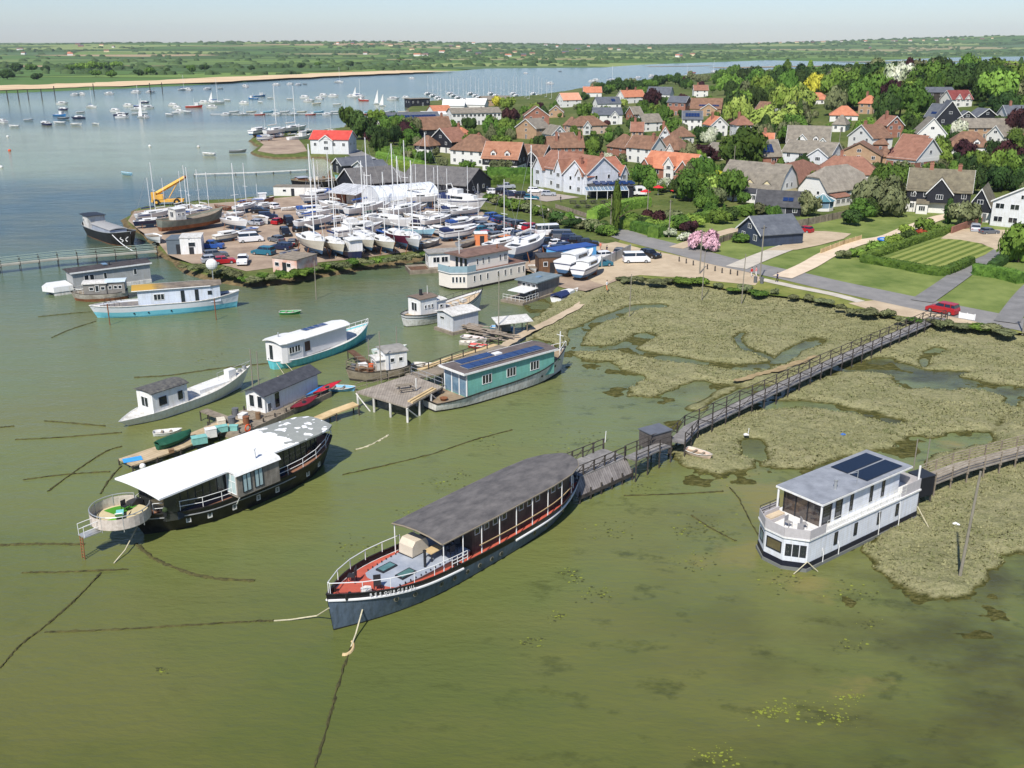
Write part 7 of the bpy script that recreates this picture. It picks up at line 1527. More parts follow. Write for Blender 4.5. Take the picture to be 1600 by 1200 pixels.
RA=math.atan2((P(1131,409)-P(1075,394)).y,(P(1131,409)-P(1075,394)).x);R2=math.atan2((P(1500,490)-P(1440,478)).y,(P(1500,490)-P(1440,478)).x)
car(1472,489,R2+math.pi,'suv','red','dark red car driving along the road near the start of the long boardwalk')
car(1256,363,RA+math.pi+.25,'hatch','red','red hatchback on the gravel court behind the navy garage')
car(994,410,.1,'van','white','white van parked on the sandy lot beside the road');car(1016,402,RA+.1,'estate','black','black estate car parked just behind the white sandy lot van')
car(1523,361,1.2,'suv','silver','silver large car on the gravel before the modern white house');car(1545,366,.2,'hatch','grey','grey car beside the silver one before the modern white house')
car(583,255,-.9,'suv','white','white car driving on the road near the red roofed stilted hut');car(594,280,.1,'van','white','white van at the roadside near the small black boat sheds')
a1=RA+math.pi/2+.15
for i,(px,py,k,c)in enumerate(((771,343,'suv','blue'),(780,346,'hatch','blue'),(788,348,'estate','navy'),(797,351,'hatch','grey'),(806,353,'estate','grey'),(815,356,'suv','black'),(823,358,'hatch','white'),(831,360,'suv','red'),(841,363,'hatch','silver'))):car(px,py,a1,k,c)
car(857,368,.25,'minibus','white','long white minibus in the row along the hedge');
for px,py,k,c in((872,371,'hatch','black'),(882,374,'van','grey'),(893,378,'suv','navy'),(905,382,'suv','black'),(918,384,'estate','black')):car(px,py,a1-.7,k,c)
for px,py,k,c in((744,362,'hatch','silver'),(753,365,'suv','teal'),(762,370,'hatch','red'),(771,372,'estate','black'),(779,374,'suv','grey'),(792,380,'suv','orange'),(803,384,'hatch','white'),(815,384,'estate','navy'),(828,385,'hatch','silver'),(838,388,'estate','navy')):car(px,py,a1,k,c)
for px,py,k,c in((858,395,'hatch','white'),(866,399,'estate','black'),(876,396,'suv','navy'),(884,401,'estate','grey'),(895,404,'suv','black'),(904,408,'hatch','white'),(915,406,'estate','navy'),(924,405,'suv','black'),(934,411,'hatch','silver'),(948,404,'estate','white'),(940,416,'hatch','teal')):car(px,py,a1-.35,k,c)
for px,py,k,c,a in((742,298,'suv','white',.1),(760,299,'estate','grey',.1),(772,303,'hatch','white',.2),(786,303,'suv','black',.2),(798,307,'estate','navy',.1),(805,306,'hatch','white',.2),(818,309,'suv','black',.1),(830,312,'hatch','teal',.1),(791,295,'pickup','silver',.2),(837,301,'estate','white',-.1),(857,306,'hatch','silver',-.1)):car(px,py,a,k,c)
car(330,389,.0,'pickup','blue','bright blue pickup truck beside the big old wooden hull');car(337,402,.5,'estate','grey','dark grey estate car behind the red hatchback in the yard');car(332,410,.5,'hatch','silver','silver blue hatchback squeezed beside the red one');car(351,412,.4,'hatch','red','bright red hatchback at the left end of the yard')
car(380,412,-1.4,'pickup','white','white pickup truck with flat bed in the left yard');car(419,342,.3,'suv','navy','navy blue large car alone on open yard gravel');car(446,368,-1.2,'suv','black','black large car facing the camera in open yard');car(452,352,-1.2,'van','black','black van with flat cover left of the white yachts')
car(407,333,.1,'estate','black','black estate car beside the navy blue large one');car(735,304,.2,'suv','navy','navy car at the hedge end of the inn car park');car(473,362,.2,'estate','black','black estate car half hidden under the white yachts')
for i in range(15):car(np.interp(i,[0,14],[700,900]),np.interp(i,[0,14],[340,392])+(i%3)*1.5,a1-.2,['hatch','estate','suv'][i%3],['silver','black','white','navy','grey'][i%5])
for px,py,k,c in((432,378,'hatch','grey'),(440,390,'estate','navy'),(398,352,'hatch','silver'),(392,378,'van','white'),(412,398,'suv','teal'),(458,384,'hatch','black'),(425,326,'estate','white'),(436,350,'hatch','red'),(705,352,'suv','black'),(968,398,'hatch','grey')):car(px,py,.4+(px%7)*.4,k,c)
# ---- orange crane
def crane():
 a=G(238,320);t=thing('mobile_crane','old orange yellow mobile crane with raised telescopic boom on the spit','crane',(a.x,a.y,LZ),.15);Y=mat('crane_yellow',S(204,150,50),.6,col2=S(224,176,84),scale=.6);D=M_dframe
 mb=MB();mb.box(0,9.5,-1.3,1.3,.9,1.6);mb.build('chassis',Y,t)
 mb=MB();mb.box(.2,3.6,-1.4,1.4,1.7,3.1);mb.box(.2,1.6,-1.4,-.3,3.1,3.9);mb.build('body',Y,t)
 b=P(292,283,14.0);e=Vector((10.5,1.5,8.2));
 mb=MB();mb.tube([(1.2,.3,3.2),(e.x*.96,e.y,e.z*.96)],.55,4);mb.tube([(e.x*.8,e.y*.85,e.z*.83),(e.x,e.y,e.z)],.42,4,1);mb.build('boom',[Y,M_rust],t);mb=MB();mb.tube([(5.0,.6,1.9),(7.6,1.1,5.9)],.14,6);mb.build('hydraulic_ram',Y,t)
 mb=MB();mb.tube([(e.x,e.y,e.z),(e.x,e.y,5)],.05,4);mb.build('cable',D,t)
 for x in(1.6,7.6):
  for y in(-1.45,1.45):mb=MB();mb.tube([(x,y-.35,.95),(x,y+.35,.95)],.95,14);mb.tube([(x,y-.4,.95),(x,y+.4,.95)],.42,8,1);mb.build('wheel',[mat('tyre',S(30,30,32),.9),Y],t)
crane();[o for o in THINGS if o.name=='mobile_crane'][0].scale=(.84,.84,.84);LM.append((262,300,'orange crane',5))
# ================================================================ BOATS LAID UP AND MOORED
_bp={}
def boat_proto(kd,hc,cover=None):
 t=thing('yacht','x','boat',(0,0,0),0);THINGS.remove(t);hm=mat('hull_'+hc,dict(white=S(216,216,214),cream=S(208,202,184),ltblue=S(150,196,214),navy=S(36,42,78),maroon=S(96,38,58),grey=S(130,134,138),red=S(188,58,50),green=S(48,74,62),wood=S(112,66,44),blue=S(50,120,180))[hc],.4,.05,spec=.5)
 up=0
 if kd in('yacht','moored_yacht'):
  L=9.0;up=1.15 if kd=='yacht' else-.1
  H=Hull(L,2.9,1.15,1.45,1.05,fb=.6,pb=1.8,fs=.3,ps=2,ws=.6,kb=.35,rake=1.1,rakes=.3,z0=-.35,bulw=.02,n=14)
  H.build(t,[('a',-.35,1),('a',.15,0),('r',0,0)],[hm,mat('antifoul',S(60,90,120)if hc in('white','ltblue')else S(90,50,48),.7)]);H.deck(t,M_white)
  walls(t,[(2.6,.95),(4.8,.95),(6.4,.5)],1.05,1.5,M_white);roofmesh(t,[(2.6,.95),(4.8,.95),(6.4,.5)],1.53,.05,.14,M_white,'coachroof')
  for s_ in(1,-1):sidewin(t,3.8,s_*.955,1.3,s_,1.6,.22,fm=M_dframe)
  mb=MB();mb.box(.5,2.5,-.7,.7,1.06,1.1);mb.build('cockpit',M_dframe,t)
  mb=MB();mb.cyl(5.0,0,1.5,12.6,.075,6);mb.tube([(5.0,-.9,6.2),(5.0,.9,6.2)],.04,4);mb.build('mast',M_wrail,t)
  mb=MB();mb.tube([(4.9,0,2.3),(1.4,0,2.2)],.07,5,0);mb.tube([(4.8,0,2.42),(1.6,0,2.32)],.16,6,1);mb.build('boom',[M_metal,cover or M_whiter],t)
  mb=MB();mb.tube([(5,0,12.5),(8.9,0,1.5)],.02,3);mb.tube([(5,0,12.5),(.1,0,1.1)],.02,3);mb.build('stay',M_metal,t)
  mb=MB();mb.tube([(8.7,-.1,1.5),(8.7,-.1,2.0),(7.6,-.55,1.95),(6.6,-.9,1.9)],.02,4);mb.tube([(8.7,.1,1.5),(8.7,.1,2.0),(7.6,.55,1.95),(6.6,.9,1.9)],.02,4);mb.build('pulpit',M_metal,t)
  if kd=='yacht':
   mb=MB();mb.prism([(3.2,-.1),(5.4,-.1),(5.2,.1),(3.3,.1)],-1.05,-.2);mb.build('keel',MAT['antifoul'],t)
   for x in(2.2,6.0):
    for s_ in(1,-1):mb=MB();mb.tube([(x,s_*1.1,.2),(x,s_*1.5,-1.15)],.06,4);mb.build('stand',M_rust,t)
 elif kd in('cruiser','moored_cruiser','flybridge'):
  L=dict(cruiser=8.5,moored_cruiser=8.0,flybridge=13.5)[kd];s=L/8.5;up=1.0 if kd!='moored_cruiser' else-.1
  H=Hull(L,L*.34,1.2*s,1.6*s,1.1*s,fb=.6,pb=2.2,fs=.05,ps=2,ws=.95,kb=.7,rake=1.5*s,z0=-.35,bulw=.03,n=14)
  H.build(t,[('a',-.35,1),('a',.1,0),('r',-.35*s,2),('r',-.2*s,0),('r',0,0)],[hm,mat('antifoul',S(60,90,120),.7),M_navy]);H.deck(t,M_white)
  walls(t,[(L*.2,L*.13),(L*.55,L*.13),(L*.74,L*.06)],1.1*s,1.85*s,M_white);roofmesh(t,[(L*.18,L*.13),(L*.55,L*.12),(L*.68,L*.07)],1.9*s,.06,.15,M_white,'cabin_roof')
  for s_ in(1,-1):sidewin(t,L*.42,s_*(L*.131),1.5*s,s_,L*.26,.36*s,fm=M_dframe)
  if kd=='flybridge':
   walls(t,[(L*.22,L*.1),(L*.42,L*.1)],1.95*s,2.6*s,M_white,'flybridge');mb=MB();mb.tube([(L*.2,-L*.1,2.5*s),(L*.17,-L*.08,3.3*s),(L*.17,L*.08,3.3*s),(L*.2,L*.1,2.5*s)],.12,5);mb.build('radar_arch',M_white,t)
  if cover:roofmesh(t,[(L*.0,L*.13),(L*.2,L*.14),(L*.36,L*.12)],1.75*s,.55*s,.25,cover,'canopy')
  if kd!='moored_cruiser':
   for x in(L*.25,L*.65):mb=MB();mb.box(x-.15,x+.15,-.7,.7,-1.0,-.2);mb.build('cradle',M_rust,t)
 elif kd=='open':
  L=5.0;up=.3;H=Hull(L,1.9,.6,.85,.6,fb=.5,pb=1.9,fs=.2,ps=2,ws=.7,kb=.55,rake=.4,z0=-.15,bulw=.2,n=12);H.build(t,[('a',-.15,0),('r',0,0)],[hm]);H.deck(t,cover or M_timber);mb=MB();mb.box(1.6,1.9,-.8,.8,.45,.5);mb.box(3.0,3.3,-.7,.7,.48,.53);mb.build('thwart',M_timber,t)
 elif kd=='launch':
  L=8.5;up=-.05;H=Hull(L,2.8,.9,1.5,.9,fb=.5,pb=2,fs=.2,ps=2,ws=.6,kb=.6,rake=.7,z0=-.3,bulw=.25,n=14);H.build(t,[('a',-.3,0),('r',-.1,1),('r',0,0)],[hm,M_white]);H.deck(t,M_timber)
  walls(t,[(L*.55,.9),(L*.74,.8)],.7,2.3,M_white,'wheelhouse');roofmesh(t,[(L*.52,1.0),(L*.77,.9)],2.35,.08,.08,M_white,'wheelhouse_roof');mb=MB();mb.cyl(L*.5,0,.8,4.6,.05,5);mb.build('mast',M_wrail,t)
 for ch in COL.objects:
  if ch.parent==t:ch.location.z+=up
 return t
YB=[]
KN=dict(yacht='sailing yacht',moored_yacht='sailing yacht',cruiser='motor cruiser',moored_cruiser='motor boat',flybridge='flybridge motor yacht',open='open boat',launch='launch')
def yboat(spx,bpx,kd,hc,cover=None,water=False,label=None,L=None,ang=None,ctx=''):
 f=(lambda a,b:P(a,b,0))if water else G
 if bpx is not None:a=f(*spx);b=f(*bpx);d=(b-a);ln=d.xy.length;an=math.atan2(d.y,d.x)
 else:a=f(*spx);ln=L;an=ang
 base=dict(yacht=9.0,moored_yacht=9,cruiser=8.5,moored_cruiser=8,flybridge=13.5,open=5,launch=8.5)[kd];key=(kd,hc,cover.name if cover else '')
 if key not in _bp:_bp[key]=boat_proto(kd,hc,cover);t=_bp[key];THINGS.append(t);t.location=a;t.rotation_euler=(0,0,an)
 else:t=dup(_bp[key],a,an)
 k=ln/base;k=max(.6,min(1.7,k));t.scale=(k,k,k)
 t.name=dict(yacht='sailing_yacht',moored_yacht='sailing_yacht',cruiser='motor_cruiser',moored_cruiser='motor_boat',flybridge='motor_yacht',open='open_boat',launch='launch')[kd]
 t['category']=KN[kd].split()[-1]if kd!='moored_cruiser' else 'motor boat'
 cv=(' with '+cover.name.split('_')[0]+' cover')if cover else ''
 hn={'ltblue':'pale blue','wood':'brown'}.get(hc,hc)
 t['label']=label or f"{hn} {KN[kd]}{cv}{ctx}";t['group']='boats laid up in the boatyard' if not water else 'boats moored in the estuary'
 YB.append((t,bool(label)));
 if label:del t['group']
 return t
B_,N_,C_=M_bluec,M_navy,M_cgreen
Y='yacht'
for q in[((515,316),(468,324),'cruiser','white',B_),((520,308),(482,309),Y,'white',None),((541,346),(603,336),Y,'white',B_),((466,346),(520,342),Y,'white',B_),((464,340),(516,337),'cruiser','white',B_),((462,364),(523,355),Y,'white',B_),((468,376),(502,372),'open','red',None),((524,376),(600,367),'flybridge','white',None),((540,387),(603,382),'flybridge','white',None),((582,358),(645,368),Y,'white',None),((630,370),(681,374),Y,'ltblue',None),((474,390),(509,410),Y,'cream',None),((508,392),(540,408),Y,'cream',N_),((532,390),(567,410),'launch','navy',None),((552,386),(586,402),Y,'cream',None),((584,388),(618,402),Y,'cream',B_),((606,380),(641,396),Y,'maroon',None),((633,384),(657,401),Y,'white',None),((652,390),(688,382),'open','grey',M_whiter),((602,348),(660,338),Y,'white',None),((655,345),(700,350),Y,'white',N_),((690,326),(762,333),'flybridge','white',N_),((625,326),(700,324),Y,'white',None),((690,378),(746,372),'cruiser','white',N_),((716,389),(745,381),'open','grey',None),((757,400),(812,390),Y,'white',None),((797,414),(853,394),Y,'white',None),((878,434),(926,416),'cruiser','white',None),((902,440),(938,424),'cruiser','white',None),((213,350),(270,343),Y,'white',N_),((209,358),(262,354),Y,'navy',N_),((265,347),(318,341),Y,'white',None),((268,358),(325,351),Y,'white',B_),((350,356),(389,364),Y,'white',None),((300,350),(352,346),Y,'white',N_),((366,336),(402,329),Y,'white',B_),((335,380),(380,374),'cruiser','cream',None),((234,374),(252,382),'open','white',None),((375,318),(430,315),'launch','wood',None),((400,329),(425,326),'cruiser','white',None),((660,360),(706,352),Y,'white',None),((700,362),(742,356),'cruiser','white',B_),((560,352),(600,346),Y,'cream',C_),((640,352),(676,358),'cruiser','navy',None),((606,362),(560,368),'open','blue',None),((705,342),(752,338),Y,'white',None),((690,338),(735,336),'cruiser','white',N_),((735,345),(765,342),'open','grey',None),((740,403),(768,398),'open','ltblue',None),((830,420),(838,428),'open','white',None),((440,402),(470,396),'open','grey',M_navy),((452,415),(470,408),'open','white',M_bluec),((500,380),(528,384),'open','white',None),((400,345),(420,352),'open','white',None),((268,336),(300,330),Y,'cream',None),((352,344),(382,340),Y,'white',C_),((405,318),(400,330),'open','white',B_),((630,338),(668,332),Y,'cream',B_),((560,362),(585,372),Y,'white',None),((478,380),(508,388),'cruiser','cream',None),((540,336),(498,330),Y,'white',None),((585,380),(560,372),Y,'white',N_),((622,362),(590,358),Y,'white',None),((668,368),(700,366),Y,'navy',None),((700,372),(668,366),'cruiser','white',None),((575,336),(610,330),'cruiser','white',N_),((660,352),(630,346),Y,'cream',None),((512,352),(545,348),'cruiser','white',B_),((680,330),(715,334),Y,'white',None),((725,352),(765,350),Y,'white',N_),((470,352),(505,349),Y,'white',B_),((545,372),(512,378),Y,'white',None),((238,340),(276,336),Y,'white',None),((285,352),(322,356),'cruiser','white',None),((330,336),(300,332),Y,'white',None),((360,330),(335,327),'open','wood',None),((400,362),(378,370),'open','white',B_),((780,392),(812,384),'cruiser','white',None),((722,366),(750,361),'cruiser','white',N_),((598,330),(570,328),Y,'white',None),((655,322),(690,318),'cruiser','white',B_),((440,330),(468,328),'open','white',None)]:
 yboat(q[0],q[1],q[2],q[3],q[4])
r,L,H=simple_boat('fishing_boat','big old dark green wooden hull with white wheelhouse laid up behind the blue pickup','boat',(252,376),(352,360),0,dict(B=5,zm=3.0,zb=4.2,zs=3.4,fb=.35,pb=2,fs=.25,ps=2,ws=.5,kb=.6,rake=1.2,z0=.8,bulw=.5),[('a',.8,1),('a',1.7,0),('r',-.2,2),('r',0,0)],[mat('faded_green_hull',S(92,100,92),.9,col2=S(130,132,120),scale=.7),M_rust,M_timber],M_timber,[(.2,.36,1.4,2.7,5.2,M_whiter,M_white,[(.3,.5,.5),(.7,.5,.5)])]);r.location.z=LZ
r,L,H=simple_boat('dismasted_barge','long old black hulled barge laid up by the cove, its deck full of clutter','barge',(548,300),(456,308),0,dict(B=5.5,zm=3.0,zb=3.8,zs=3.4,fb=.2,pb=2.4,fs=.2,ps=2,ws=.5,kb=.7,rake=.8,z0=.3,bulw=.5),[('a',.3,0),('r',-.3,1),('r',0,0)],[M_black,mat('tan_bulwark',S(150,136,108),.9)],M_timber,[(.75,.9,1.5,2.4,4.0,M_rust,M_greydk,[]),(.3,.55,1.4,2.4,3.1,M_timber,M_timber,[])]);r.location.z=LZ
for i in range(7):x=L*(.12+.11*i);crate(r.location+Vector((math.cos(r.rotation_euler.z)*x,math.sin(r.rotation_euler.z)*x,3.0)),(.9,.9,.8),JM[(i*3+5)%8],['blue drum at the stern end of the cluttered old black barge','dark bin second on the old black barge deck','rusty drum third along the old black barge deck','white drum fourth along the old black barge deck','blue drum fifth along the old black barge deck','brown drum sixth along the old black barge deck','red orange drum at the bow end of the old black barge'][i],0,'barrel')
for i in range(12):px=404+i*11.5;yboat((px,208.5+(i%3)*3.4),(px+15,208+(i%3)*3.4),['yacht','open','cruiser'][i%3],['white','cream','white','red'][i%4],None,ctx=' at the spit edge')
# boats on the sand spit
for q in[((392,214),(418,211),'cruiser','white',None),((414,217),(448,213),Y,'white',None),((440,212),(480,209),Y,'white',None),((402,221),(430,220),'cruiser','white',B_),((450,219),(486,216),'launch','white',None)]:yboat(*q,ctx=' on the sand spit')
# moored
MS='moored_yacht';MC_='moored_cruiser';rnb=random.Random(4)
FAR=[(110,149,0),(125,148,0),(178,147,0),(205,145,0),(228,145,0),(278,141,1),(300,141,0),(318,140,0),(388,136,0),(426,133,0),(448,132,0),(461,133,0),(480,132,3),(523,129,1),(648,123,0),(825,115,0),(873,112,3),(865,131,0),(919,128,0),(926,126,0),(948,126,1),(971,126,4),(992,122,0),(1014,121,0),(1022,119,0),(1067,119,1),(1087,114,5),(1110,113,1),(1121,112,1),(1141,111,0),(340,139,2)]
MID=[(88,163,0),(136,168,1),(194,166,0),(205,172,1),(219,161,4),(227,168,4),(240,169,0),(265,165,0),(271,169,0),(290,168,5),(312,161,0),(325,163,1),(340,168,0),(93,172,4),(375,162,0),(396,151,6),(360,158,2),(403,155,6),(418,154,2),(410,161,2),(470,153,0),(474,159,0),(500,150,0),(505,155,0),(513,151,0),(543,151,0),(551,153,1),(566,150,0),(575,158,5),(605,156,0),(629,153,0),(488,164,7),(520,165,2),(448,156,2)]
NEAR=[(84,181,6),(119,177,2),(133,185,4),(174,174,0),(177,181,4),(181,184,0),(206,179,2),(231,178,2),(231,184,0),(268,178,2),(275,175,0),(270,181,2),(299,177,2),(10,192,0),(37,189,2),(30,199,2),(78,196,4),(90,187,3),(102,194,2),(111,196,2),(145,195,2),(336,244,2),(358,240,3),(205,275,8)]
for rowname,lst in(('far',FAR),('middle',MID),('nearer',NEAR)):
 for px,py,c in lst:
  kd,hc,cv=[(MC_,'white',None),(MS,'white',B_),('open','white',None),('open','grey',None),(MC_,'navy',None),('launch','red',None),('launch','blue',None),('open','cream',M_orange),('open','ltblue',None)][c]
  yboat((px,py),None,kd,hc,cv,water=True,L=(8 if c in(0,4)else 10 if c in(1,5,6)else 5.5)*rnb.uniform(.9,1.25),ang=rnb.choice((0,math.pi,0))+rnb.uniform(-.75,.75),ctx=' in '+rowname+' moorings')
# white sails under way
for px,py,h_,lab in((215,184,11,'white triangular sail of a dinghy sailing among the near moorings'),(325,161,8,'white sail set on a yacht beside the red launch'),(550,152,8,'small white sail before the far shore mooring'),(584,163,10,'tall narrow white sail near the far club shore'),(592,166,8,'low white triangular sail right of the tall narrow one')):
 t=thing('sailing_dinghy',lab,'sailing dinghy',P(px,py),rnb.uniform(-.3,.3));Hq=Hull(5,1.6,.6,.8,.6,fb=.5,pb=1.9,fs=.2,ps=2,ws=.6,kb=.5,rake=.3,z0=-.1,bulw=.1,n=10);Hq.build(t,[('a',-.1,0),('r',0,0)],[M_white]);Hq.deck(t,M_whiter)
 mb=MB();mb.cyl(3.2,0,.6,h_,.05,5);mb.build('mast',M_metal,t);mb=MB();mb.add([(3.15,-.01,.9),(3.15,-.01,h_),(.2,.5,1.0),(3.15,.03,.9),(3.15,.03,h_),(.2,.54,1.0)],[(0,1,2),(5,4,3),(0,2,5,3),(2,1,4,5)]);mb.build('sail',M_white,t)
# club pontoon with its crowd of small boats and masts
jetty('long low club pontoon crossing the water behind the red roofed hut',[(330,178,.5),(450,178,.5),(545,177,.5),(640,178,.5)],2.5,m=M_whiter,sp=12,postr=.12)
for i in range(22):px=345+i*13.2;yboat((px,180-(i%2)*3),None,[MC_,'open',MS,'open','launch','open'][i%6],['white','white','white','cream','red','ltblue'][i%6],None,water=True,L=6.5,ang=.2+(i%3)*.1,ctx=' along the club pontoon')
for i in range(30):yboat((664+i*6.6+(i%3),148+(i%5)*3.2),None,MS,'white',None,water=True,L=11,ang=1.2,ctx=' in the far marina')
# masts lying row: navigation posts of the far bank
for i,(px,py)in enumerate(((13,160),(30,159),(45,157),(66,156),(86,151),(147,146),(235,145),(254,144))):
 p=P(px,py);mb=MB();mb.cyl(0,0,-.5,8,.35,6);mb.cyl(0,0,8,8.3,.5,6,r2=.1);o=mb.build('marker_post',M_dtimber);o.location=p;tag(o,'dark marker post off the far pale shore','post','marker posts off the far shore');CARS.append(o)
for px,py,m_,lab in((12,214,M_white,'small white buoy nearest the left photo edge'),(2,262,M_white,'white buoy at the extreme left in open water'),(234,229,M_white,'small white buoy in mid channel'),(310,230,M_whiter,'pale buoy right of the mid channel one'),(15,236,M_orange,'small orange buoy in open water at the left')):
 t=thing('buoy',lab,'buoy',P(px,py),0);mb=MB();mb.ell((0,0,.25),.6,.6,.5);mb.build('float',m_,t);mb=MB();mb.cyl(0,0,.7,1.1,.08,5);mb.build('ring',M_metal,t)
# ================================================================ TREES, HEDGES, PLANTS
def leafm(n,c,c2,rnd=.22):return mat(n,c,.8,col2=c2,scale=.9,rnd=rnd,spec=.15,detail=4)
LEAF=dict(green=leafm('leaf_green',S(50,74,26),S(98,124,50)),lime=leafm('leaf_lime',S(78,104,36),S(122,146,62)),dark=leafm('leaf_dark',S(30,48,22),S(66,88,40)),olive=leafm('leaf_olive',S(76,82,52),S(120,124,86)),copper=leafm('leaf_copper',S(38,22,26),S(76,44,46)),yellow=leafm('leaf_yellow',S(150,146,40),S(196,190,70)),pink=leafm('blossom_pink',S(166,124,132),S(206,170,176)),white=leafm('blossom_white',S(120,136,92),S(214,214,196)),willow=leafm('leaf_willow',S(98,124,46),S(150,168,84)),red=leafm('leaf_red',S(130,34,34),S(170,64,54)))
M_bark=mat('bark',S(84,72,58),.95,.2,2)
def crown_mesh(name,shape,seed,n=2300):
 rs=np.random.RandomState(seed);bl=[]
 if shape=='round':
  for k in range(24):
   v=rs.normal(size=3);v/=np.linalg.norm(v);q=rs.uniform(.4,.82);bl.append((v[0]*q,v[1]*q,.58+v[2]*q*.40,rs.uniform(.18,.36)))
  bl.append((0,0,.55,.42))
 elif shape=='wide':
  for k in range(20):a=rs.uniform(0,6.28);q=rs.uniform(.2,.95)**.7;bl.append((math.cos(a)*q,math.sin(a)*q,rs.uniform(.32,.86-.35*q),rs.uniform(.24,.38)))
 elif shape=='tall':
  for k in range(14):z=k/13;rr=.35*math.sin(math.pi*(.12+.8*z));a=k*2.4;bl.append((math.cos(a)*rr*.5,math.sin(a)*rr*.5,.12+.85*z,.16+.32*math.sin(math.pi*(.15+.75*z))*.8))
 elif shape=='cone':
  for k in range(16):z=k/15;rr=.62*(1-z);a=k*2.4;bl.append((math.cos(a)*rr*.6,math.sin(a)*rr*.6,.10+.86*z,.10+.34*(1-z)))
 elif shape=='bush':
  for k in range(9):a=rs.uniform(0,6.28);q=rs.uniform(.1,.6);bl.append((math.cos(a)*q,math.sin(a)*q,rs.uniform(.25,.6),rs.uniform(.28,.42)))
 mb=MB();tot=sum(b[3]**2 for b in bl);vs=[];fs=[]
 for b in bl:
  mb.ell((b[0],b[1],b[2]),b[3]*.74,b[3]*.74,b[3]*.55 if shape!='tall' else b[3]*.8,7,5)
  m=int(n*b[3]**2/tot);v=rs.normal(size=(m,3));v/=np.linalg.norm(v,axis=1)[:,None];v[:,2]=np.where(v[:,2]<-.3,-v[:,2],v[:,2])
  c=v*(b[3]*rs.uniform(.72,1.2,(m,1)))*np.array([1,1,.82])+np.array(b[:3])
  u=rs.normal(size=(m,3))+v*.0;u-=v*(u*v).sum(1)[:,None]*rs.uniform(0,.7,(m,1));u/=np.linalg.norm(u,axis=1)[:,None];w_=np.cross(v,u)
  s=rs.uniform(.035,.095,(m,1))*(1.5 if shape=='bush' else 1);
  for i in range(m):
   o=len(vs);a_,b_=u[i]*s[i],w_[i]*s[i]*.8;vs+=[c[i]-a_-b_,c[i]+a_-b_*.6,c[i]+a_*.7+b_,c[i]-a_*.8+b_*.9];fs.append((o,o+1,o+2,o+3))
 mb.add([tuple(q)for q in vs],fs);return mb
_cr={}
def crown_data(shape,k,sp):
 key=(shape,k,sp)
 if key not in _cr:
  b=('b',shape,k)
  if b not in _cr:_cr[b]=crown_mesh('crown',shape,k*7+hash_s(shape),2300 if shape!='bush' else 900).build('crown',LEAF['green']);me0=_cr[b].data;bpy.data.objects.remove(_cr[b]);_cr[b]=me0
  me=_cr[b].copy();me.materials.clear();me.materials.append(LEAF[sp]);me.name='crown';_cr[key]=me
 return _cr[key]
def hash_s(s):return sum(ord(c)for c in s)
_tk={}
def trunk_data(k):
 if k not in _tk:
  rn=random.Random(k);mb=MB();mb.tube([(0,0,-.1),(.01,0,.2),(0,.02,.55)],.035,7,r2=.02)
  for i in range(6):a=i*1.1+k;z=.22+.05*i;mb.tube([(0,0,z),(.18*math.cos(a),.18*math.sin(a),z+.12),(.42*math.cos(a),.42*math.sin(a),z+.26)],.014,4,r2=.005)
  o=mb.build('trunk',M_bark);_tk[k]=o.data;bpy.data.objects.remove(o)
 return _tk[k]
TREES=[];tcount=[0]
SPN=dict(green='mid green',lime='bright lime green',dark='dark green',olive='grey olive',copper='dark copper',yellow='golden yellow',pink='pink blossoming',white='white blossoming',willow='pale weeping',red='dark red');SHN=dict(round='rounded',wide='spreading',tall='tall narrow',cone='conical',bush='low')
def tree(px,py,h,wd,sp,shape='round',label=None,pos=None,cat=None):
 tcount[0]+=1;k=tcount[0];loc=pos or G(px,py);rn=random.Random(k*13)
 nm='shrub' if shape=='bush' else{'copper':'copper_beech','pink':'cherry_tree','willow':'willow_tree'}.get(sp,'conifer' if shape=='cone' else 'broadleaf_tree')
 t=thing(nm,label or 'x',cat or('shrub' if shape=='bush' else 'tree'),loc,rn.uniform(0,6.28))
 c=bpy.data.objects.new('crown' if shape!='bush' else 'foliage',crown_data(shape,k%3,sp));COL.objects.link(c);c.parent=t;zb=.12 if shape in('round','wide')else 0
 c.scale=(wd/2,wd/2*rn.uniform(.88,1.12),h);c.location.z=-h*.12 if shape in('round','wide')else 0
 if shape!='bush':u=bpy.data.objects.new('trunk',trunk_data(k%4));COL.objects.link(u);u.parent=t;u.scale=(h*.9,h*.9,h)
 if not label:t['_b']=f"{SPN[sp]} {SHN[shape]} {'shrub' if shape=='bush' else 'tree'}";TREES.append(t)
 return t
def T(lst):
 for q in lst:tree(*q)
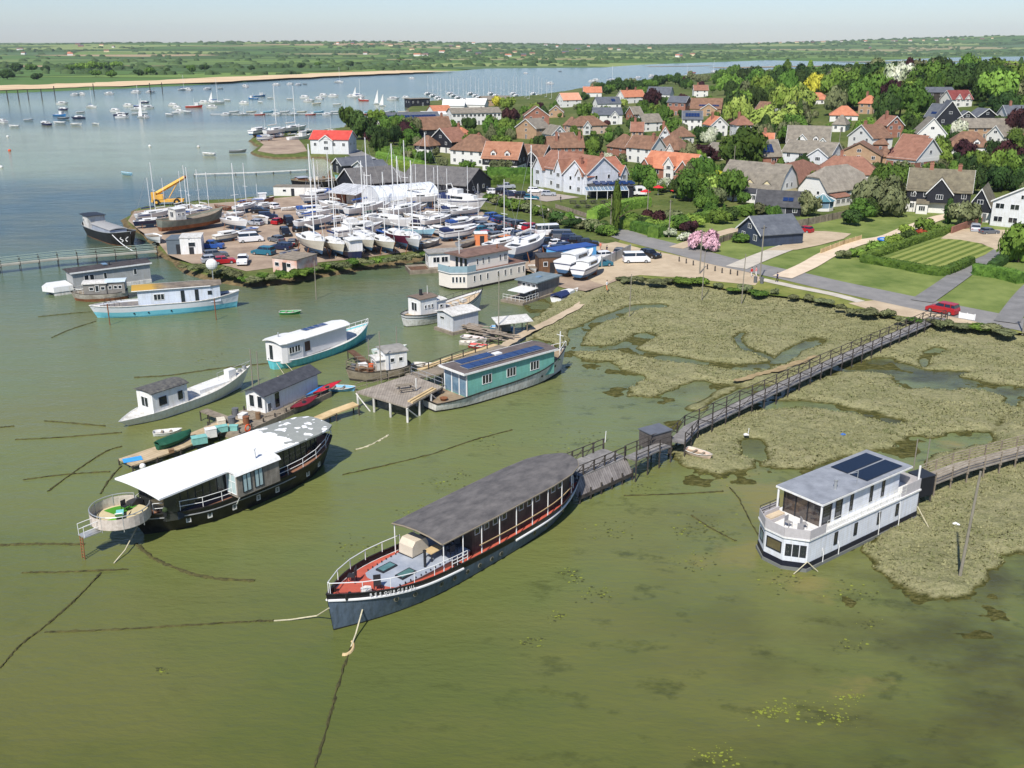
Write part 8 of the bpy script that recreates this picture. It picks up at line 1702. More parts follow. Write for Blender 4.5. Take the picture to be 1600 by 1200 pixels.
T([(566,218,12,12,'dark','round','large dark green round tree beside the road above the stilted hut'),(546,198,11,10,'green','round','lighter green tree behind the dark round roadside tree'),(588,197,9,9,'lime','round','yellow lime tree by the long solar boatshed'),(585,227,6.5,8.5,'copper','round','small dark purple tree by the upper road bend'),(622,217,12,14,'green','wide','broad green tree left of the long brown roofed dark house'),(643,216,10,10,'olive','round','olive green tree against the long brown roofed dark house'),(604,222,9,9,'green','round'),(776,170,9,7,'yellow','round','golden yellow tree by the pale clubhouse'),(793,173,9,10,'lime','round'),(1018,168,11,11,'copper','round','deep copper tree before the far orange roofs'),(1393,172,15,13,'copper','round','large blackish copper beech in the woodland edge'),(1592,222,13,12,'copper','round','very dark copper beech at the right photo edge'),(1507,246,6,7,'copper','round','small copper tree before the brown hipped house'),(1400,262,7,7,'copper','round','dark copper tree between the brick gable houses'),(1101,252,7,10,'copper','wide','dark purple spreading tree above the yellow hedge'),(1247,202,12,7,'dark','cone','narrow dark blue green conifer left of the low orange roof'),(1447,140,16,18,'dark','cone','broad dark cedar on the woodland skyline'),(1366,140,18,20,'dark','round','largest dark green tree on the woodland skyline'),(1236,172,15,20,'willow','wide','huge pale weeping willow above the grey roofed cream house'),(1214,205,13,18,'willow','wide','lower weeping willow beside the dark conifer'),(1548,150,14,14,'lime','round','bright lime tree in the upper right wood'),(1592,118,20,14,'dark','tall','tall dark poplar at the top right edge'),(1569,128,16,18,'lime','wide','tall lime green tree beside the top right poplar'),(1430,178,13,10,'green','tall','tall birch left of the steep dark house'),(1160,262,13,16,'green','round','tall tree with open crown behind the solar roofed house'),(1590,410,8.5,9,'lime','round','round bright green garden tree at the right photo edge by the gravel'),(1506,354,6,8,'olive','round','grey olive tree in front of the black and white house'),(1480,350,5,4,'dark','tall','slim dark evergreen left of the grey olive tree'),(1374,334,11,13,'olive','wide','large olive green tree right of the thatched cottage'),(1393,320,10,9,'green','round'),(1262,338,6,6,'olive','round','brown green tree beside the octagonal glass room'),(1101,390,4.7,6.6,'pink','wide','pink blossoming cherry tree at the corner of the gravel driveway'),(962,362,9.5,3.6,'green','tall','tall ivy covered pole tree at the roadside by the boatyard corner'),(1097,306,6.8,8.5,'green','bush','large clipped dome shrub left of the cream gambrel house'),(1088,312,4,6,'white','bush','white flowering bush by the red umbrellas'),(1040,300,4.5,6,'white','bush','white flowering shrub before the orange roofed brick house'),(1108,228,7,7,'white','round','white blossoming tree near the purple spreading tree'),(1210,345,4,4,'green','round'),(1130,345,3.4,1.6,'green','tall','small young tree alone on the lawn'),(1024,352,4,7,'copper','bush','round dark purple shrub left of the lawn'),(1076,365,3,4.5,'copper','bush'),(1437,372,2.2,3.4,'red','bush','small red shrub in the border beside the blue trampoline'),(1445,362,3.5,5,'green','bush'),(1415,368,2.5,4,'lime','bush'),(1420,376,2.6,4,'dark','bush'),(1460,366,2.6,4,'green','bush'),(1395,384,2.4,5,'lime','bush'),(1370,392,2.2,7,'lime','bush'),(1335,402,2,4,'lime','bush'),(1317,404,1.8,3.4,'olive','bush'),(1330,352,4,6,'dark','bush'),(1345,345,5,6,'green','round'),(1355,338,5,6,'dark','round'),(1543,340,3,3,'yellow','bush','yellow flowering shrub at the white house corner'),(1522,352,2.5,3,'green','bush'),(730,268,4,6,'green','round'),(782,272,5,7,'olive','round','small round tree before the two dormer house'),(1070,376,2,4,'white','bush'),(1044,370,2,4,'white','bush'),(1160,378,2,6,'green','bush'),(1110,340,4,5,'green','bush'),(1125,350,3.5,6,'green','bush'),(1140,344,3.5,6,'dark','bush'),(1165,338,3,5,'green','bush'),(1188,335,3,5,'olive','bush'),(1060,360,4,7,'green','bush'),(1050,352,4,6,'olive','bush'),(1085,355,3,5,'lime','bush'),(1012,357,2.6,8,'green','bush'),(1035,364,3,6,'lime','bush'),(984,354,3.4,6,'green','bush'),(1000,357,3,6,'dark','bush')])
# roadside scrub along the top of the saltings and around the yard
rq=random.Random(9)
for i in range(26):
 u=i/25;px=975+u*600+rq.uniform(-5,5);py=np.interp(px,[960,1080,1250,1330,1420,1600],[437,441,466,484,501,521])+rq.uniform(-1,5)
 tree(px,py,rq.uniform(.6,1.3),rq.uniform(2,4.6),rq.choice(['olive','green','olive']),'bush')
for i in range(30):
 px=285+i*14;py=np.interp(px,[280,330,390,440,500,600,700],[417,426,438,435,423,409,397])+rq.uniform(-3,3);tree(px,py,rq.uniform(.7,1.6),rq.uniform(2.4,5),rq.choice(['olive','olive','green']),'bush')
for i in range(26):
 px=765+i*7.6;py=np.interp(px,[765,830,900,955],[322,338,362,373])-6+rq.uniform(-3,3);tree(px,py,rq.uniform(1.8,3.4),rq.uniform(3.5,6),rq.choice(['green','olive','dark']),'bush')
# random village trees
FOOT=[(o,o)for o in THINGS if o.get('category')in('house','inn','barn','shed','boatshed','clubhouse','workshop','boat hall','hut','annexe','garage','outbuilding','extension','polytunnel')]
FB=[]
for o,_ in FOOT:
 w_=[c for c in COL.objects if c.parent==o and c.name.startswith(('wall','cover','roof'))]
 if w_:bb=[v.co for v in w_[0].data.vertices];FB.append((o.location.x,o.location.y,o.rotation_euler.z,max(v.x for v in bb),max(v.y for v in bb)))
RW=[tuple(G(a,b)[:2])for a,b in ROADPX]
def free(p,m):
 for x,y,a,w_,d in FB:
  dx,dy=p.x-x,p.y-y;u=dx*math.cos(a)+dy*math.sin(a);v=-dx*math.sin(a)+dy*math.cos(a)
  if-m<u<w_+m and-m<v<d+m:return False
 for i in range(len(RW)-1):
  (x1,y1),(x2,y2)=RW[i],RW[i+1];t=max(0,min(1,((p.x-x1)*(x2-x1)+(p.y-y1)*(y2-y1))/((x2-x1)**2+(y2-y1)**2)))
  if math.hypot(p.x-x1-t*(x2-x1),p.y-y1-t*(y2-y1))<m+4:return False
 return True
def okview(px,top,base,w_):
 for x0,x1,y0,y1 in HRECT:
  if base<=y1-1:continue
  ox=min(px+w_/2,x1)-max(px-w_/2,x0);oy=min(base,y1)-max(top,y0)
  if ox>0 and oy>0 and ox*oy>.17*(x1-x0)*(y1-y0):return False
 return True
REG=[(570,190),(640,182),(700,180),(860,152),(930,140),(1060,124),(1200,116),(1330,112),(1620,108),(1620,330),(1560,300),(1400,318),(1180,318),(1090,338),(1000,300),(985,290),(840,262),(640,262),(590,244)]
rx=np.array([p[0]for p in REG]);n_=0;tries=0;placed=[]
while n_<440 and tries<26000:
 tries+=1;px=rq.uniform(565,1615);py=rq.uniform(108,335)
 if not inpoly(np.array([float(px)]),np.array([float(py)]),REG)[0]:continue
 wood=px>1120 and py<205-(px-1120)*.02
 if 560<px<1000 and py<180 and rq.random()<.5:continue
 p=G(px,py);sc=FPX/p.xy.length;h=rq.uniform(12,18)if wood else rq.uniform(5,9.5);wd=h*rq.uniform(.75,1.15)
 if any((p.xy-q.xy).length<(wd+w2)*.23 for q,w2 in placed):continue
 hp=h*sc*.97;wp=wd*sc
 if not free(p,wd*.3)or not okview(px,py-hp,py,wp):
  if rq.random()<.5:h=rq.uniform(2.5,4);wd=h*1.2;hp=h*sc;wp=wd*sc
  if not free(p,1.0)or not okview(px,py-hp,py,wp):continue
 sp=rq.choices(['green','lime','dark','olive','copper','yellow','willow','white'],[50,9,32,14,4,.6,2,1.5])[0];sh='bush' if h<4.2 else rq.choices(['round','wide','tall','cone'],[55,30,8,3])[0]
 if sp=='willow':sh='wide'
 if sp=='white':sh='bush' if h<4.2 else 'round'
 tree(px,py,h,wd,sp,sh,pos=p);placed.append((p,wd));n_+=1
# more skyline wood, far right and along the shore
for i in range(46):
 px=rq.uniform(1120,1610);py=np.interp(px,[1120,1300,1610],[124,119,124])+rq.uniform(-3,22);p=G(px,py)
 if free(p,3)and okview(px,py-40,py,30):tree(px,py,rq.uniform(12,16.5),rq.uniform(15,22),rq.choice(['green','dark','dark','green','olive','lime']),'round' if i%3 else 'wide',pos=p)
for i in range(24):px=920+i*9.5+rq.uniform(-3,3);py=np.interp(px,[920,1060,1150],[146,128,122])+rq.uniform(0,6);tree(px,py,rq.uniform(7,11),rq.uniform(9,13),rq.choice(['dark','green','dark','olive']),'round')
# left bank individual trees
for px,py,h,wd,sp in((27,112,14,22,'dark'),(50,112,12,20,'green'),(72,112,9,16,'dark'),(110,111,11,18,'green'),(128,110,13,26,'lime'),(145,110,14,28,'lime'),(163,109,13,24,'green'),(182,108,14,24,'lime'),(12,124,11,18,'dark'),(57,124,8,14,'dark'),(150,120,9,14,'green'),(174,121,9,15,'green'),(218,118,9,13,'dark'),(235,117,11,16,'green'),(261,116,8,13,'dark'),(300,112,11,17,'green'),(320,111,11,18,'dark'),(393,110,8,12,'dark'),(470,106,10,16,'dark'),(497,104,9,13,'green'),(548,104,10,16,'dark'),(560,104,8,12,'dark'),(668,96,10,26,'dark'),(626,94,8,22,'green')):tree(px,py,h,wd,sp,'round',pos=P(px,py,1.2))
# ---- hedges
def hedge(label,px,wd,h,sp='green',n=26,name='hedge'):
 ln=smooth_line([G(a,b)for a,b in px],5);o=ln[0].copy();L_,R_=offset_line(ln,wd/2);mb=MB();rn=random.Random(len(px)*7+int(px[0][0]));prev=None;prof=[(-1,0),(-1.02,.5),(-.9,.93),(0,1.0),(.9,.93),(1.02,.5),(1,0)];acc=0
 for i,c in enumerate(ln):
  e=(L_[i]-c);z=float(HL(c.x,c.y));cur=[Vector((c.x+e.x*f+rn.uniform(-.1,.1),c.y+e.y*f+rn.uniform(-.1,.1),z+h*q*rn.uniform(.93,1.05)))-o for f,q in prof]
  if prev:
   for j in range(6):mb.quad(cur[j],prev[j],prev[j+1],cur[j+1])
   ll=(ln[i]-ln[i-1]).length
   for k in range(int(ll*n*(wd+2*h)/4)):
    u=rn.random();j=rn.randrange(6);v=rn.random();p=(prev[j].lerp(prev[j+1],v)).lerp(cur[j].lerp(cur[j+1],v),u);s_=rn.uniform(.10,.24);q1=Vector((rn.uniform(-1,1),rn.uniform(-1,1),rn.uniform(-1,1)))*s_;q2=Vector((rn.uniform(-1,1),rn.uniform(-1,1),rn.uniform(-1,1)))*s_;mb.quad(p-q1,p+q2,p+q1,p-q2)
  else:mb.add([tuple(q)for q in cur],[tuple(range(7))])
  prev=cur
 mb.add([tuple(q)for q in prev],[tuple(range(6,-1,-1))])
 ob=mb.build(name,LEAF[sp]);ob.location=o;tag(ob,label,'hedge');return ob
hedge('long straight hedge on the left side of the striped lawn',[(1350,407),(1400,390),(1450,373),(1488,361)],1.8,1.5,'green');hedge('front hedge running below the striped lawn',[(1346,409),(1400,418),(1465,430),(1490,424),(1516,412)],1.7,1.5,'green')
hedge('tall clipped hedge right of the dark driveway entrance',[(1520,428),(1560,434),(1596,443)],2.2,2.0,'green');hedge('dark hedge along the upper right drive edge',[(1548,423),(1572,407),(1590,396)],1.8,1.5,'dark')
hedge('long dark hedge below the cream gambrel house',[(1020,372),(1060,356),(1120,343),(1175,334),(1200,326)],2.4,2.4,'green');hedge('tall golden hedge above the clipped dome shrub',[(1080,278),(1105,280),(1130,284)],2.4,3.0,'yellow')
hedge('thick hedge left of the lower garden by the road',[(990,360),(1010,364),(1035,371)],2.6,2.2,'green');hedge('hedge following the road below the inn garden',[(925,345),(940,338),(975,328),(1012,322)],2.6,2.6,'lime');hedge('green hedge between road and gardens right of the inn terrace',[(966,355),(985,358),(1010,352)],3,2.4,'green')
hedge('long upper hedge before the mottled brown house',[(668,276),(720,279),(760,280)],2.6,2.6,'green');hedge('lower long clipped hedge along the car park',[(702,289),(750,290),(785,286)],2.6,2.4,'green');hedge('clipped hedge before the two dormer house',[(762,276),(800,277),(836,276)],2.4,3.0,'green');hedge('hedge left of the inn wall',[(800,285),(820,286),(836,285)],2.4,2.4,'green')
for i,(a,b)in enumerate((((592,246),(660,262)),((600,240),(668,252)),((612,258),(676,270)),((588,236),(640,240)))):hedge('garden hedge number '+['nearest the road bend','second above the road bend','just left of the car park hedges','highest, under the purple tree'][i]+' in the upper gardens',[a,((a[0]+b[0])/2,(a[1]+b[1])/2),b],2.6,2.2,'green' if i%2 else 'lime')
# ---- fences, walls, poles, street things
def fence(label,px,h,m,name='fence',th=.08,sp=2.4):
 pts=[G(a,b)for a,b in px];o=pts[0];t=thing(name,label,name.split('_')[-1],o,0);mb=MB()
 for i in range(len(pts)-1):
  a,b=pts[i]-o,pts[i+1]-o;n2=Vector((-(b-a).y,(b-a).x,0)).normalized()*th/2;mb.add([a-n2,b-n2,b+n2,a+n2]+[q+Vector((0,0,h))for q in(a-n2,b-n2,b+n2,a+n2)],[(0,1,5,4),(1,2,6,5),(2,3,7,6),(3,0,4,7),(4,5,6,7),(3,2,1,0)])
  for p in posts_between(a,b,sp):q=MB();q.box(p.x-.07,p.x+.07,p.y-.07,p.y+.07,0,h+.1);q.build('post',m,t)
 mb.build('panel',m,t);return t
fence('grey close boarded fence between the navy garage and the thatched cottage',[(1230,358),(1262,352),(1300,344),(1330,338)],1.6,M_timber);fence('golden timber fence beside the pink gravel drive',[(1282,397),(1318,383),(1345,375)],1.0,M_ntimber);fence('brick garden wall by the silver car',[(1486,366),(1510,357),(1533,351)],1.6,M_brick,'brick_wall',.25,6)
fence('weathered fence along the driveway left of the navy garage',[(1106,388),(1130,378),(1152,371)],1.2,M_timber);fence('low brown picket fence round the inn terrace',[(868,325),(895,333),(920,341)],1.0,M_timber);fence('pale boarded fence at the boatyard corner above the white van',[(940,418),(962,408),(985,396)],1.8,M_metal)
fence('white metal barrier at the roadside near the boardwalk end',[(1498,497),(1522,501)],.9,M_wrail,'barrier',.04,1.2)
for px,py,h_,lab in((1187,437,9.5,'tall grey telegraph pole at the roadside right of the navy garage'),(1093,428,8,'grey telegraph pole at the edge of the sandy lot'),(1045,371,8,'leaning telegraph pole by the lower garden hedge'),(1011,347,7.5,'telegraph pole above the lower garden hedge'),(954,361,8,'telegraph pole at the bend beside the ivy covered tree'),(1598,520,7,'white post at the right photo edge by the road'),(1310,236,8,'thin pole rising between the white village houses'),(1146,268,8,'pole left of the solar roofed brick house')):
 p=G(px,py);t=thing('telegraph_pole',lab,'pole',p,RA);mb=MB();mb.cyl(0,0,-.3,h_,.14,7,r2=.1);mb.build('post',MAT['pole_grey'],t);mb=MB();mb.box(-.06,.06,-.6,.6,h_-.5,h_-.38);mb.build('crossarm',M_dtimber,t)
for i,(px,py)in enumerate(((1032,402),(1061,409),(1072,412),(1083,415),(1105,421),(1117,424),(1128,427),(1141,429),(1152,431))):
 mb=MB();mb.box(-.1,.1,-.1,.1,-.2,.95);o=mb.build('bollard',M_dtimber);o.location=G(px,py);tag(o,'short dark timber bollard between road and sandy lot','bollard','bollards along the sandy lot');CARS.append(o)
GP=[]
for i,(px,py,lab)in enumerate(((1008,312,'leftmost red parasol on the terrace before the orange roofed house'),(1028,305,'red parasol second from left on that brick terrace'),(1054,310,'red parasol nearest the white flowering bush'),(1015,288,'furled red parasol against the orange roofed brick house'))):
 t=thing('parasol',lab,'parasol',G(px,py),i);mb=MB();mb.cyl(0,0,0,2.6,.04,6);mb.build('pole',M_white,t);mb=MB();mb.add([(1.5*math.cos(a*.785),1.5*math.sin(a*.785),2.1)for a in range(8)]+[(0,0,2.75),(0,0,2.55)],[(k,(k+1)%8,8)for k in range(8)]+[((k+1)%8,k,9)for k in range(8)]);mb.build('canopy',mat('red_canvas',S(196,44,48),.8),t)
for i in range(12):
 px,py=895+(i%6)*16+(i//6)*7,318+(i//6)*7;b=thing('picnic_table','x','picnic table',G(px,py),.3*i,'picnic tables on the inn terrace');b['_b']='dark wooden picnic table on the inn terrace';CARS.append(b);b['label']=b['_b']
 mb=MB();mb.box(-.9,.9,-.35,.35,.7,.76);mb.build('tabletop',M_dtimber,b)
 for y in(-.7,.7):mb=MB();mb.box(-.9,.9,y-.13,y+.13,.42,.47);mb.build('seat',M_dtimber,b)
 for x in(-.6,.6):mb=MB();mb.box(x-.04,x+.04,-.75,.75,.34,.42);mb.box(x-.04,x+.04,-.06,.06,0,.7);mb.build('leg',M_dtimber,b)
def caravan():
 t=thing('caravan','rounded white caravan parked beside the glazed inn extension','caravan',G(994,306),.05);mb=MB();mb.exty([(-2.6,.5),(2.6,.5),(2.7,1.4),(2.2,2.4),(1.6,2.6),(-1.8,2.6),(-2.4,2.3),(-2.7,1.3)],-1.1,1.1);mb.build('body',M_white,t)
 for x in(-1.2,.8):sidewin(t,x,-1.1,1.8,-1,1.2,.7,fm=M_dframe)
 for s_ in(-1,1):mb=MB();mb.tube([(0,s_*1.0,.35),(0,s_*1.15,.35)],.35,10);mb.build('wheel',MAT['tyre'],t)
caravan()
t=thing('trampoline','round blue edged trampoline beside the pink gravel drive','trampoline',G(1385,380),0);mb=MB();mb.prism([(1.6*math.cos(a*.3927),1.6*math.sin(a*.3927))for a in range(16)],.72,.76);mb.build('mat',mat('pale_mat',S(150,176,196),.7),t)
mb=MB();mb.tube([(1.75*math.cos(a*.3927),1.75*math.sin(a*.3927),.78)for a in range(17)],.2,6);mb.build('rim',mat('blue_rim',S(40,110,190),.5),t)
for a in range(4):mb=MB();mb.cyl(1.6*math.cos(a*1.57),1.6*math.sin(a*1.57),0,.75,.05,5);mb.build('leg',M_metal,t)
for i,(px,py)in enumerate(((1180,442),(1190,443))):crate(G(px,py),(.6,.7,1.05),JM[2],['left','right'][i]+' black wheeled bin below the tall grey telegraph pole',.3,'bin')
# ---- people
def person(px,py,rz,shirt,legs,label,hair=S(60,44,32),s=1.0):
 t=thing('person',label,'person',G(px,py),rz);me=bpy.data.meshes.new('b');V=[(0,0,.95),(0,0,1.18),(0,0,1.42),(0,.01,1.53),(0,.02,1.66),(.10,0,.9),(.11,.12,.5),(.11,.02,.08),(.11,.2,.05),(-.10,0,.9),(-.11,-.06,.5),(-.11,-.26,.12),(-.11,-.12,.05),(.2,0,1.4),(.27,-.08,1.12),(.26,.06,.86),(-.2,0,1.4),(-.27,.08,1.12),(-.26,.22,.9)]
 E=[(0,1),(1,2),(2,3),(3,4),(0,5),(5,6),(6,7),(7,8),(0,9),(9,10),(10,11),(11,12),(2,13),(13,14),(14,15),(2,16),(16,17),(17,18)]
 me.from_pydata(V,E,[]);o=bpy.data.objects.new('b',me);COL.objects.link(o);md=o.modifiers.new('s','SKIN');rad=[.15,.14,.16,.055,.10,.1,.07,.045,.04,.1,.07,.045,.04,.06,.045,.035,.06,.045,.035]
 for k,q in enumerate(me.skin_vertices[0].data):q.radius=(rad[k],rad[k]*.85);q.use_root=k==0
 o.modifiers.new('ss','SUBSURF').levels=1;dg=bpy.context.evaluated_depsgraph_get();m2=bpy.data.meshes.new_from_object(o.evaluated_get(dg));bpy.data.objects.remove(o);m2 .materials.clear()
 for m_ in(mat('skin',S(196,150,126),.7),mat('cloth_%d_%d_%d'%tuple(int(c*255)for c in shirt),shirt,.85),mat('cloth_%d_%d_%d'%tuple(int(c*255)for c in legs),legs,.85),M_dframe):m2 .materials.append(m_)
 for p in m2 .polygons:z=p.center.z;p.material_index=3 if z<.1 else(2 if z<.98 and abs(p.center.x)<.21 else(1 if z<1.5 and not(z<1.15 and abs(p.center.x)>.2)else 0))
 b=bpy.data.objects.new('body',m2);COL.objects.link(b);b.parent=t;mb=MB();mb.ell((0,-.01,1.74),.105,.115,.085,8,5);mb.build('hair',mat('hair_%d'%int(hair[0]*999),hair,.9),t);t.scale=(s,s,s)
person(1174,433,.6,S(176,40,40),S(200,200,196),'person in red top and pale shorts walking by the road, left of a pair');person(1181,432,.9,S(214,140,140),S(220,214,206),'person in pink top walking by the road, right of a pair');person(1214,441,-1.2,S(36,48,84),S(30,32,40),'person in dark blue walking alone along the road edge')
person(938,392,.5,S(206,120,100),S(190,150,130),'person in coral clothes standing at the boatyard corner');person(948,397,2.2,S(40,44,52),S(34,36,44),'person in black beside the boatyard corner hedge');person(948,454,1.0,S(214,214,210),S(206,120,80),'person in white top at the start of the sandy footpath');person(876,316,1,S(60,60,64),S(50,50,60),'person in dark clothes at the inn car park edge');person(429,340,0,S(40,44,60),S(36,38,44),'person standing beside the navy car in the open yard')
# ---- litter of the marsh
for px,py,c,lab in((1318,680,S(50,104,180),'small bright blue tarp scrap lying on the middle saltmarsh'),(1166,680,S(216,214,210),'small white scrap on the near saltmarsh edge'),(1494,820,S(224,224,222),'tiny white float on the bottom right saltmarsh')):
 mb=MB();mb.add([(-.5,-.3,.1),(.5,-.35,.16),(.55,.3,.1),(0,.45,.3),(-.5,.3,.14)],[(0,1,2,3,4)]);mb.add([(-.5,-.3,.02),(.5,-.35,.08),(.55,.3,.02),(0,.45,.2),(-.5,.3,.06)],[(4,3,2,1,0)]);o=mb.build('litter_scrap',mat('scrap_%d'%int(px),c,.6));o.location=P(px,py,.45);o.scale=(.55,.55,.55);tag(o,lab,'litter')
p=P(541,1012);mb=MB();mb.tube([(.5*math.cos(a*.35-1.8),.9*math.sin(a*.35-1.8),.02)for a in range(9)],.14,6,r2=.08);o=mb.build('driftwood',M_ntimber);o.location=p;tag(o,'curved tan float drifting beside the grey blue barge mooring rope','float')
# ---- stuff: saltmarsh grass, floating weed, far woodland
def tufts():
 rs=np.random.RandomState(3);N=150000;X=rs.uniform(4,92,N);Y=rs.uniform(60,195,N)
 Z,d=marsh_h(X,Y);ok=(d>.25)&(sdf(X,Y,COAST)<1)&(np.minimum(dline(X,Y,FPW),dline(X,Y,SANDY))>1.0)&(rs.rand(N)<np.clip(fbm(X,Y,4,3,5)*1.8-.3,.1,1));X,Y,Z=X[ok],Y[ok],Z[ok]
 n=min(len(X),42000);X,Y,Z=X[:n],Y[:n],Z[:n];k=3;vs=[];base=np.stack([X,Y,Z],1)
 out=[]
 for j in range(k):
  a=rs.uniform(0,6.28,n);r_=rs.uniform(.05,.22,n);h=rs.uniform(.08,.24,n);w_=rs.uniform(.05,.13,n);c=base+np.stack([np.cos(a)*r_*.4,np.sin(a)*r_*.4,-.05+0*a],1);s_=np.stack([-np.sin(a),np.cos(a),0*a],1)*w_[:,None];tp=c+np.stack([np.cos(a)*r_,np.sin(a)*r_,h],1)
  out.append(np.stack([c-s_,c+s_,tp],1))
 V=np.concatenate(out).reshape(-1,3);nf=len(V)//3;me=bpy.data.meshes.new('grass');me.vertices.add(len(V));me.vertices.foreach_set('co',V.astype(np.float32).ravel());me.loops.add(len(V));me.loops.foreach_set('vertex_index',np.arange(len(V),dtype=np.int32));me.polygons.add(nf);me.polygons.foreach_set('loop_start',np.arange(0,len(V),3,dtype=np.int32));me.polygons.foreach_set('loop_total',np.full(nf,3,np.int32));me.update(calc_edges=True)
 me.materials.append(mat('marsh_grass',S(86,94,56),.9,col2=S(150,146,108),scale=.5,detail=9,spec=.1));o=bpy.data.objects.new('marsh_grass',me);COL.objects.link(o);stuff(o,'rough olive and straw coloured saltmarsh grass','grass')
tufts()
def weedbits():
 rn=random.Random(2);mb=MB();C=[(690,755,25),(720,740,14),(885,895,16),(840,750,40),(1230,1108,30),(1330,1090,20),(1120,1180,30),(1190,1115,20),(830,1000,18),(870,965,14),(900,905,12),(925,690,30),(1010,600,14),(1060,830,12),(650,800,24),(1230,905,34),(1330,925,36),(1440,915,26),(1360,975,16),(1270,800,30),(1130,740,40),(1000,760,20),(255,1048,8),(860,690,40),(760,690,25),(1330,1010,20),(560,860,40),(500,520,30),(610,470,30),(320,560,30),(300,700,10),(1080,880,30),(960,830,30),(1100,820,40),(930,930,25),(1300,1120,30)]
 for px,py,s_ in C:
  for k in range(int(7+s_*1.5)):
   p=P(px+rn.gauss(0,s_*.6),py+rn.gauss(0,s_*.3),.012);w_=rn.choice((.03,.05,.06,.08,.12));n=5;a0=rn.uniform(0,6);mb.add([(p.x+w_*rn.uniform(.5,1.5)*math.cos(a0+k2*1.256),p.y+w_*rn.uniform(.4,1.2)*math.sin(a0+k2*1.256),.012+rn.uniform(0,.03))for k2 in range(n)],[tuple(range(n))],0 if(px>1080 and py>1050)or rn.random()<.35 else 1)
 stuff(mb.build('floating_weed',[mat('yellow_weed',S(122,130,44),.9,.2,2),mat('brown_weed',S(62,66,34),.9,.25,2)]),'small clumps of weed floating on the green water','weed')
weedbits()
def farwood():
 rs=np.random.RandomState(6);N=60000;A=rs.uniform(-.6,.64,N);Rr=900*np.exp(rs.rand(N)*math.log(9500/900));X=Rr*np.sin(A);Y=Rr*np.cos(A);Z,d=HF(X,Y)
 f=fbm(X,Y*2.2,420,3,9);row=np.abs(np.modf(Y/330+fbm(X,Y,1500,2,4)*3)[0]-.5)<.032
 t=X/np.maximum(Y,1);pr=np.where(f>.70,.25,0)+np.where(row,.35,0)+np.where((Y>3600)&(f>.58),.25,0)+np.where((t>-.1)&(Y>2600),.05,0)
 ok=(d>60)&(rs.rand(N)<pr)&~((t<-.03)&(Y<1250));X,Y,Z,Rr=X[ok],Y[ok],Z[ok],Rr[ok];n=min(len(X),6000);mb=MB();V=[];F=[]
 u=[(math.cos(a*1.047),math.sin(a*1.047),0)for a in range(6)]+[(.7*math.cos(a*1.257+.5),.7*math.sin(a*1.257+.5),.7)for a in range(5)]+[(0,0,1)]
 fc=[(0,1,6),(1,7,6),(1,2,7),(2,3,8),(2,8,7),(3,4,9),(3,9,8),(4,5,10),(4,10,9),(5,0,6),(5,6,10),(6,7,11),(7,8,11),(8,9,11),(9,10,11),(10,6,11)]
 for i in range(n):
  w_=rs.uniform(4,9)*(1+Rr[i]/5000);h=rs.uniform(3.5,8)*(1+Rr[i]/16000);o=len(V);j=rs.uniform(.75,1.25,(12,3));V+=[(X[i]+q[0]*w_*j[k][0],Y[i]+q[1]*w_*j[k][1],Z[i]-1+q[2]*h*j[k][2])for k,q in enumerate(u)];F+=[(a+o,b+o,c+o)for a,b,c in fc]
 mb.v=V;mb.f=F;mb.m=[0]*len(F);stuff(mb.build('far_woodland',mat('far_foliage',S(48,68,42),.95,col2=S(84,102,62),scale=.02,detail=6,spec=.05),smooth=True),'distant woods and hedgerows across the estuary','woodland')
farwood()
for i in range(64):
 px=[30,104,120,160,175,525,545,640,655,690,700,712,725,735,745,760,775,790,815,830,850,868,900,946,965,1052,1060,1080,1110,1180,1265,1280,1310,1345,1395,1440,1460,1476,1530,1548,565,580,595,610,628,645,660,1245,1255,1290,1500,1220,1390,1420,1360,1010,990,920,880,800][i%60]+rq.uniform(-4,4);py=rq.uniform(80,90)if px<1100 else rq.uniform(72,84)
 p=P(px,py,2);
 if p.y>6500:p=p*(6500/p.y)
 z,d=HF(np.array([p.x]),np.array([p.y]))
 if d[0]<20:continue
 w_=rq.uniform(12,26);t=thing('far_house','x','house',(p.x,p.y,float(z[0])),rq.uniform(-.5,.5),'houses on the far shore');t['label']='tiny pale house on the far shore';CARS.append(t);mb=MB();mb.box(0,w_,0,9,-2,5.5);mb.build('wall',[W,W,M_brick,CW][i%4],t);mb=MB();mb.extx([(-.5,5.4),(9.5,5.4),(4.5,9)],-.4,w_+.4);mb.build('roof',[R_br,R_or,R_sl,R_rd][i%4],t)
